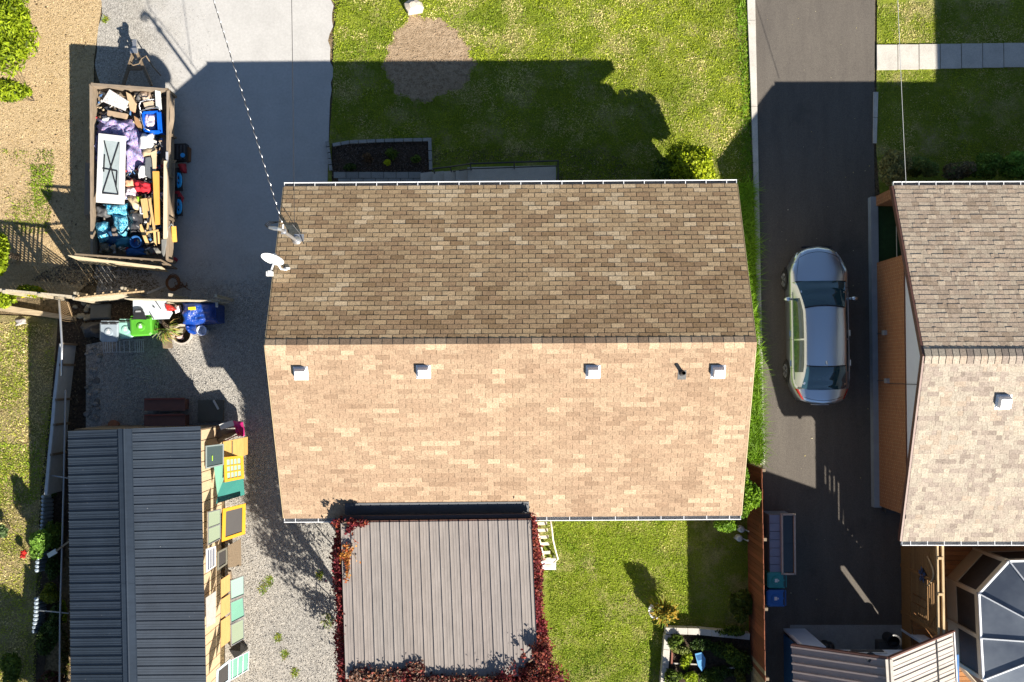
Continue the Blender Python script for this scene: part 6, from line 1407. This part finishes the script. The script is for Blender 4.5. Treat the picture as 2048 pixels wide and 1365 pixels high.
# left side greenery
for i, (x, y, h, r, n, c, lb) in enumerate([
    (85,1082,.8,(.42,.55,.6),3200,[(.12,.24,.03),(.20,.36,.05),(.08,.15,.02)],'fresh green bush over the scalloped edging'),
    (108,1065,.5,(.3,.6,.35),1700,G_MID,'green plant between bush and pipe rail'),
    (103,1135,.4,(.3,.5,.3),1700,G_DEEP,'dark plant below the white board end'),
    (98,1190,.5,(.38,.35,.35),1900,[(.12,.14,.01),(.17,.19,.012),(.07,.09,.008)],'yellow green plant in the gap of the edging'),
    (128,1220,.3,(.16,.6,.22),900,G_LIME,'thin weeds between pipe rail and shed'),
    (95,1280,.5,(.45,.7,.4),3600,G_DEEP,'dark green mass beside the bottom of the edging'),
    (128,1310,.3,(.16,.8,.22),1200,[(.08,.10,.01),(.13,.09,.03)],'rusty weeds along the lower shed wall'),
    (100,1360,.5,(.5,.4,.35),2000,[(.12,.05,.03),(.08,.03,.02),(.06,.09,.01)],'reddish brown bush at the bottom edge'),
    (28,1340,.5,(.45,.6,.4),2400,G_MID,'green bush at the bottom left corner'),
    (8,1060,.4,(.22,.32,.25),700,[(.2,.28,.12),(.12,.2,.06)],'pale leafed plant at the left edge'),
    (106,968,.2,(.2,.5,.15),600,G_DEEP,'low weeds right of the panel fence'),
    (110,1250,.6,(.3,.7,.4),2000,G_DEEP,'shaded bush between edging and pipe rail')]):
    tree_px(lb, x, y, h, r, n, .06, c, 80+i, cat='plant' if h < .5 else 'bush', name='garden_bush', trunk=None, group='greenery left of the shed')
tree_px('red flower cluster at the edge of the left lawn', 46, 1110, .3, (.12,.14,.12), 160, .06, [(.6,.03,.02),(.5,.05,.04)], 95, cat='flowers', name='red_flowers', trunk=None)
# off-frame trees whose shade reaches the lower left lawn
tree_px('large tree beyond the bottom edge, left of the long shed', 150, 1640, 3.2, (1.3,1.2,1.0), 6000, .14, G_DEEP, 96, trunk=.2, lumps=14)
# small flower bed plants
for i, (x, y, r, c, lb) in enumerate([(735,316,.22,[(.10,.07,.03),(.14,.08,.04)],'brown grassy tuft in the flower bed'), (785,308,.28,G_MID,'green plant in the middle of the flower bed'), (830,318,.2,G_MID,'small plant at the right end of the flower bed'), (775,326,.13,[(.45,.5,.01),(.35,.4,.01)],'yellow blooming plant in the flower bed'), (700,334,.22,G_DEEP,'dark plant at the front left of the flower bed')]):
    tree_px(lb, x, y, .2, (r,r*.8,.18), 420, .045, c, 110+i, cat='plant', name='bed_plant', trunk=None, group='plants in the front flower bed')
# drying corn plant by the bins
def strappy(name, label, cx, cy, h0, n, ln, cols, seed, bias=None, parent=None, cat='plant', wd=.022, group=None):
    rs = random.Random(seed); c = P(cx, cy, h0); t = parent or thing(name, label, cat, (c.x, c.y, 0), group); mb = MB()
    for k in range(n):
        a = rs.random()*6.283 if bias is None else bias+rs.gauss(0,.8); L_ = ln*rs.uniform(.5,1.1); d = Vector((math.cos(a), math.sin(a), 0)); s = d.cross(UP)*wd*rs.uniform(.6,1.2); z0 = h0*.3
        hgt = rs.uniform(.2,.9); o = Vector((c.x, c.y, z0))+d*rs.uniform(0,.1)
        p = [o, o+d*L_*.35+UP*(h0*.5+hgt*.25), o+d*L_*.75+UP*(h0*.5+hgt*.3), o+d*L_+UP*(h0*.3+hgt*.05)]; w_ = [.5,1,.8,.05]; v = []
        for q_, ww in zip(p, w_): v += [q_-s*ww, q_+s*ww]
        col = cols[rs.randrange(len(cols))]; col = tuple(x*rs.uniform(.75,1.25) for x in col); mb.add(v, [(0,1,3,2),(2,3,5,4),(4,5,7,6)], col)
    part('leaf', mb, LEAF, t, kind='stuff'); return t
strappy('drying_plant', 'yellow drying strap leaved plant between green bin and planter', 328, 655, .8, 50, .46, [(.40,.36,.10),(.26,.30,.06),(.45,.38,.2),(.2,.24,.04)], 3, bias=-.9, wd=.016)
yp = P(1312,1222,.4); ft_ = thing('flower_pot', 'white pot with yellow leaved grassy plant by the raised bed', 'plant pot', (yp.x, yp.y, 0))
mb = MB(); mb.lathe((yp.x,yp.y,0), [(.15,0),(.22,.38),(.24,.40),(.24,.44),(.2,.44),(.18,.3)], 20); part('pot', mb, plain('whitepot', (.72,.72,.76), .4), ft_)
strappy('', '', 1326, 1224, .5, 120, .46, [(.40,.34,.03),(.25,.28,.03),(.50,.36,.05),(.14,.16,.02)], 9, parent=ft_, wd=.016)
pc_ = P(1330,1228,.8); link('foliage', leafmesh('foliage', cloud((pc_.x-yp.x, pc_.y-yp.y, .75), (.48,.40,.35), 2600, np.random.RandomState(4), 9, .3), .055, [(.3,.26,.02),(.2,.22,.03),(.45,.3,.03),(.1,.13,.02)], 6), ft_)

# raised garden bed
rb = thing('raised_bed', 'raised garden bed with pale concrete block border', 'garden bed', P(1410,1310,0))
mb = MB(); mb.prism([P(x, y, .22) for x, y in ((1342,1266),(1505,1280),(1512,1500),(1325,1500))], .2); part('soil', mb, m_bed, rb)
seg = [((1331,1262,1398,1264),3),((1398,1264,1500,1274),4)]
for (x0,y0,x1,y1), n in seg:
    for k in range(n):
        a, b = P(x0+(x1-x0)*k/n, y0+(y1-y0)*k/n, .32), P(x0+(x1-x0)*(k+1)/n, y0+(y1-y0)*(k+1)/n, .32); d = (b-a).normalized()*.006; mb = MB(); mb.bar(a+d-UP*.16, b-d-UP*.16, .19, .32); part('border_block', mb, m_conc, rb)
for k in range(5):
    y0 = 1270+k*30; a, b = P(1336-k*2.6, y0, .32), P(1333.5-k*2.6, y0+30, .32); d = (b-a).normalized()*.006; mb = MB(); mb.bar(a+d-UP*.16, b-d-UP*.16, .20, .32); part('border_block', mb, m_conc, rb)
bar_px('wood_strip', (1346,1270,.3), (1343,1330,.3), .05, .08, plain('rbwood', (.22,.08,.05), .8), '', '', parent=rb)
for a, b in (((1346,1327,.26),(1394,1329,.26)), ((1454,1337,.26),(1500,1332,.26))): bar_px('dividing_board', a, b, .04, .05, m_conc, '', '', parent=rb)
sc_ = thing('blue_scoop', 'blue plastic scoop lying in the raised bed', 'scoop', P(1400,1322,.25)); slab('scoop', [(1390,1308),(1404,1305),(1411,1318),(1410,1334),(1404,1344),(1396,1332)], .38, .06, plain('scoopblue', (.10,.30,.55), .4), '', '', parent=sc_); slab('hollow_shade', [(1392,1312),(1403,1309),(1406,1319),(1396,1322)], .385, .01, plain('scoop_shade', (.02,.10,.25), .4), '', '', parent=sc_)  # flat plate for the hollow, its shade painted as a darker blue
# watering cans by the rear corner
for i, (x, y) in enumerate(((1484,1060),(1480,1078))):
    p = P(x, y, .3); w_ = thing('watering_can', ('upper','lower')[i]+' white watering can by the rear corner shrub', 'watering can', (p.x,p.y,0), 'watering cans'); mb = MB(); mb.lathe((p.x,p.y,0), [(.10,0),(.10,.24),(.06,.27)], 14); part('body', mb, m_white, w_); mb = MB(); mb.tube([(p.x+.08,p.y,.08),(p.x+.2,p.y-.05,.26),(p.x+.26,p.y-.06,.30)], [.02,.015,.035], 8); part('spout', mb, m_white, w_); mb = MB(); mb.tube([(p.x-.09,p.y,.24),(p.x-.15,p.y,.2),(p.x-.14,p.y,.1),(p.x-.1,p.y,.06)], .012, 6); part('handle', mb, m_white, w_)
# cylinder (heater vent) beside the brick house corner
p = P(1785,1022,.5); mb = MB(); mb.tube([p+Vector((-.18,0,-.1)), p+Vector((.12,0,-.1))], .10, 14); mb.tube([p+Vector((.12,0,-.1)), p+Vector((.22,0,-.1))], .07, 10); mb.box((p.x,p.y,.17), (.3,.12,.34)); solo('hose_reel', mb, m_dark, 'dark hose reel on the ground at the brick wall corner', 'hose reel')

# ================================================================== OVERHEAD WIRES
def cable(name, label, pts, r, mat, sag=.25, twist=None):
    p = [Vector(q) for q in pts]; t = thing(name, label, 'cable', p[-1]); n = 60
    cl = [p[0].lerp(p[1], i/n)-UP*sag*4*(i/n)*(1-i/n) for i in range(n+1)]
    mb = MB(); mb.tube(cl, r, 6); part('conductor', mb, mat, t)
    if twist:
        n = 900; mb = MB(); d = (p[1]-p[0]).normalized(); s = d.cross(UP).normalized(); v = s.cross(d)
        cl = [p[0].lerp(p[1], i/n)-UP*sag*4*(i/n)*(1-i/n)+(s*math.cos(i*twist)+v*math.sin(i*twist))*r*(1.3+.3*mn.noise(Vector((i*.05,0,0)))) for i in range(n+1)]; mb.tube(cl, r*.75, 5); part('bare_conductor', mb, m_galv, t)
    return t
far = P(236,-600,8.2); cable('service_cable', 'twisted overhead power cable running to the service mast', (far, mtop+Vector((.02,.18,-.02))), .010, m_black, .2, .36)
far2 = P(572,-620,7.6); cable('thin_cable', 'thin straight overhead wire above the concrete driveway', (far2, mo+Vector((-.02,.3,.25))), .008, m_black, .1)
far3 = P(1776,-600,6.5); cable('neighbour_cable', 'thin overhead wire running to the front gutter of the brick house', (far3, P(1812,368,2.95)), .008, m_grey, .1)
for q_, lb in ((far, 'utility pole of the twisted cable beyond the top edge'), (far2, 'utility pole of the thin driveway wire beyond the top edge'), (far3, 'utility pole of the wire to the brick house')):
    pole = thing('utility_pole', lb, 'pole', (q_.x, q_.y+.2, 0), 'utility poles beyond the frame'); mb = MB(); mb.tube([(q_.x,q_.y+.2,0),(q_.x,q_.y+.2,q_.z+.6)], .14, 12); part('pole_shaft', mb, m_woodx, pole); mb = MB(); mb.box((q_.x,q_.y+.05,q_.z+.1), (1.2,.1,.1)); part('crossarm', mb, m_woodx, pole)

# ================================================================== GRASS, WEEDS, LITTER
CL = ((.17,.25,.010),(.36,.42,.022),(.62,.53,.24))
spw = lw([(855+(x-855)*.95, 122+(y-122)*.95) for x, y in sp]); bedw = lw([(655,278),(868,276),(868,420),(655,420)]); stw = lw([(850,325),(1120,318),(1120,400),(850,400)])
hs_ = lw([(560,425),(1470,420),(1470,980),(560,980)])
g = blades('front_grass', lw([(672,-80),(668,60),(666,200),(660,280),(664,430),(1500,430),(1494,0),(1492,-80)]), 1150, (.035,.075), CL, 1, (spw, bedw, stw), strawk=.47)
blades('worn_shaded_grass', lw([(1372,1010),(1492,1010),(1492,1262),(1380,1262)]), 800, (.02,.055), ((.10,.13,.012),(.16,.18,.03),(.30,.24,.12)), 22, (), strawk=.7)  # drier grass in the fence shadow strip, with shade added to its colour
blades('back_grass', lw([(1088,1010),(1374,1010),(1384,1262),(1326,1262),(1318,1420),(1110,1420)]), 1250, (.03,.07), ((.15,.245,.010),(.29,.38,.018),(.52,.47,.17)), 2, (), strawk=.40)
blades('neighbour_grass', lw([(1757,8),(2150,0),(2150,86),(1757,90)]), 1100, (.03,.07), CL, 3, (), strawk=.6)
blades('neighbour_grass', lw([(1757,141),(2150,134),(2150,320),(1757,330)]), 1100, (.03,.06), CL, 4, (), strawk=.45)
blades('left_grass', lw([(-60,640),(108,650),(108,720),(96,1000),(74,1250),(70,1440),(-60,1440)]), 900, (.03,.07), ((.26,.33,.02),(.44,.46,.05),(.66,.54,.27)), 5, (), strawk=.6)
blades('dry_grass', lw([(-60,-60),(196,-60),(190,80),(150,130),(150,560),(-60,560)]), 170, (.02,.06), ((.34,.25,.09),(.50,.38,.20),(.60,.46,.26)), 6, (), strawk=.62)
blades('green_tufts', lw([(-60,300),(110,300),(100,470),(-60,470)]), 900, (.03,.08), ((.16,.22,.015),(.26,.32,.03),(.42,.36,.15)), 7, (), strawk=.3, bare=(.8,.48))
LG = ((.12,.24,.008),(.22,.40,.02),(.36,.44,.08))
blades('long_grass', lw([(1478,372),(1502,372),(1509,600),(1516,760),(1522,925),(1500,925),(1490,700)]), 2600, (.18,.36), LG, 8, (), .9, (.007,.014), strawk=.2)
blades('long_grass', lw([(1470,0),(1492,0),(1505,360),(1480,360),(1484,200)]), 900, (.06,.14), LG, 9, (), .9, (.006,.013), strawk=.25)
blades('edge_grass', lw([(1500,700),(1512,700),(1521,925),(1508,925)]), 2200, (.2,.36), LG, 10, (), 1.0, (.006,.013), strawk=.2)
def weed(x, y, r_, seed, cols, lb, grp='weeds in the gravel'):
    c = P(x, y, 0); rs = random.Random(seed); t = thing('weed', lb, 'weed', (c.x,c.y,0), grp); mb = MB()
    for k in range(70):
        a = rs.random()*6.28; q_ = rs.random()**.7*r_; o = c+Vector((math.cos(a)*q_*.7, math.sin(a)*q_, .01)); L_ = rs.uniform(.05,.12); b = rs.random()*6.28; d = Vector((math.cos(b),math.sin(b),.5))*L_; s = Vector((-math.sin(b),math.cos(b),0))*.012
        col = cols[rs.randrange(len(cols))]; mb.add([o-s,o+s,o+d],[(0,1,2)],tuple(v*rs.uniform(.7,1.3) for v in col))
    part('leaf', mb, LEAF, t, kind='stuff')
for i, (x, y, r_, lb) in enumerate([(526,1175,.22,'yellow green weed in the gravel below the house corner'), (540,1163,.15,'small weed just above the larger gravel weed'), (655,1243,.26,'round grassy weed near the carport vine'), (570,1310,.15,'thin weed at the bottom of the gravel yard'), (557,1275,.14,'faint weed left of the watermark area'), (212,40,.12,'single green weed at the top of the gravel'), (640,1150,.14,'small weed near the left carport corner'), (590,1345,.18,'weed at the bottom edge of the gravel')]):
    lb = lb.replace('left of the watermark area', 'in the lower middle of the gravel yard'); weed(x, y, r_, i, [(.20,.26,.02),(.28,.32,.04),(.14,.2,.01)], lb)
# gravel chips, fallen leaves
def chips(name, poly, n, sz, cols, seed, excl=(), z=.012):
    rs = np.random.RandomState(seed); Pp = np.array([p[:2] for p in poly]); lo, hi = Pp.min(0), Pp.max(0); xy = rs.rand(n, 2)*(hi-lo)+lo; k = inpoly(xy[:,0], xy[:,1], [tuple(p) for p in Pp]); xy = xy[k]; n = len(xy)
    s = sz[0]+(sz[1]-sz[0])*rs.rand(n)**2; V = []; a0 = rs.rand(n)*6.28
    for j in range(3):
        a = a0+j*2.09+rs.rand(n)*.6; V.append(np.column_stack([xy[:,0]+np.cos(a)*s, xy[:,1]+np.sin(a)*s, np.full(n, z)]))
    V.append(np.column_stack([xy, z+s*.9])); V = np.stack(V, 1).reshape(-1, 3); i = np.arange(n)*4
    F = np.concatenate([np.column_stack([i, i+1, i+3]), np.column_stack([i+1, i+2, i+3]), np.column_stack([i+2, i, i+3])]); cols = np.array(cols); C = cols[rs.randint(0, len(cols), n)]*(.7+.6*rs.rand(n, 1))
    return tag(link(name, npmesh(name, V, F, np.concatenate([C]*3), STONE_A, 3)), None, None, None, 'stuff')
GRV = [(.30,.29,.28),(.42,.40,.37),(.22,.21,.20),(.5,.48,.44)]
chips('gravel', lw([(200,-60),(420,-60),(430,300),(470,580),(350,590),(196,560)]), 16000, (.004,.013), GRV, 1)
chips('gravel', lw([(430,560),(560,560),(650,900),(690,1440),(460,1440),(452,870),(300,690)]), 42000, (.006,.022), GRV, 2, z=.015)
chips('gravel', lw([(180,700),(345,690),(452,850),(180,855)]), 14000, (.006,.022), GRV, 3, z=.015)
chips('soil_clods', lw([(-60,-60),(196,-60),(150,560),(-60,560)]), 5000, (.004,.02), [(.42,.30,.16),(.24,.17,.09),(.52,.40,.24)], 4)
chips('soil_clods', spw, 1500, (.008,.03), [(.26,.18,.11),(.34,.25,.16)], 5, z=.02)
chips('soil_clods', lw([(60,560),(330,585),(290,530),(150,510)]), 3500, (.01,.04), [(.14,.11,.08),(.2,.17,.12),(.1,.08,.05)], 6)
chips('soil_clods', lw([(125,600),(430,600),(430,640),(172,690),(150,860),(125,860)]), 5000, (.01,.035), [(.12,.09,.06),(.17,.13,.08)], 7)
chips('fallen_leaves', lw([(1530,20),(1740,20),(1740,1200),(1530,1200)]), 70, (.01,.03), [(.45,.38,.15),(.5,.45,.3)], 8, z=.01)
chips('mulch', lw([(666,290),(860,285),(862,372),(666,372)]), 5000, (.008,.03), [(.08,.05,.035),(.12,.08,.06),(.16,.13,.11)], 9, z=.03)
chips('edge_soil', lw([(866,300),(1200,296),(1300,350),(1120,372),(1118,322),(866,330)]), 4000, (.008,.03), [(.10,.08,.05),(.15,.12,.08)], 10, z=.02)

chips('leaf_litter', lw([(-60,-60),(196,-60),(190,80),(150,560),(-60,560)]), 330, (.012,.045), [(.13,.09,.05),(.20,.13,.07),(.30,.2,.1)], 21, z=.014)
chips('leaf_litter', lw([(-60,640),(110,650),(96,1000),(74,1350),(-60,1350)]), 500, (.01,.035), [(.2,.14,.07),(.4,.33,.2)], 22, z=.02)
def litter_on(name, quad, h, n, cols, seed, sz=(.012,.03)):
    return chips(name, [P(x, y, h) for x, y in quad], n, sz, cols, seed, z=h+.035)
blades('green_tufts', lw([(60,330),(110,330),(104,400),(70,420)]), 1500, (.03,.08), ((.15,.24,.012),(.25,.36,.02),(.42,.40,.1)), 17, (), strawk=.15)
blades('green_tufts', lw([(-60,640),(70,660),(60,780),(20,820),(-60,800)]), 700, (.03,.08), ((.15,.24,.012),(.28,.34,.02),(.52,.45,.18)), 18, (), strawk=.35, bare=(.9,.6))
blades('green_tufts', lw([(-60,880),(88,890),(80,1000),(60,1010),(-60,1010)]), 900, (.03,.08), ((.15,.24,.012),(.26,.36,.02),(.52,.45,.18)), 19, (), strawk=.25)
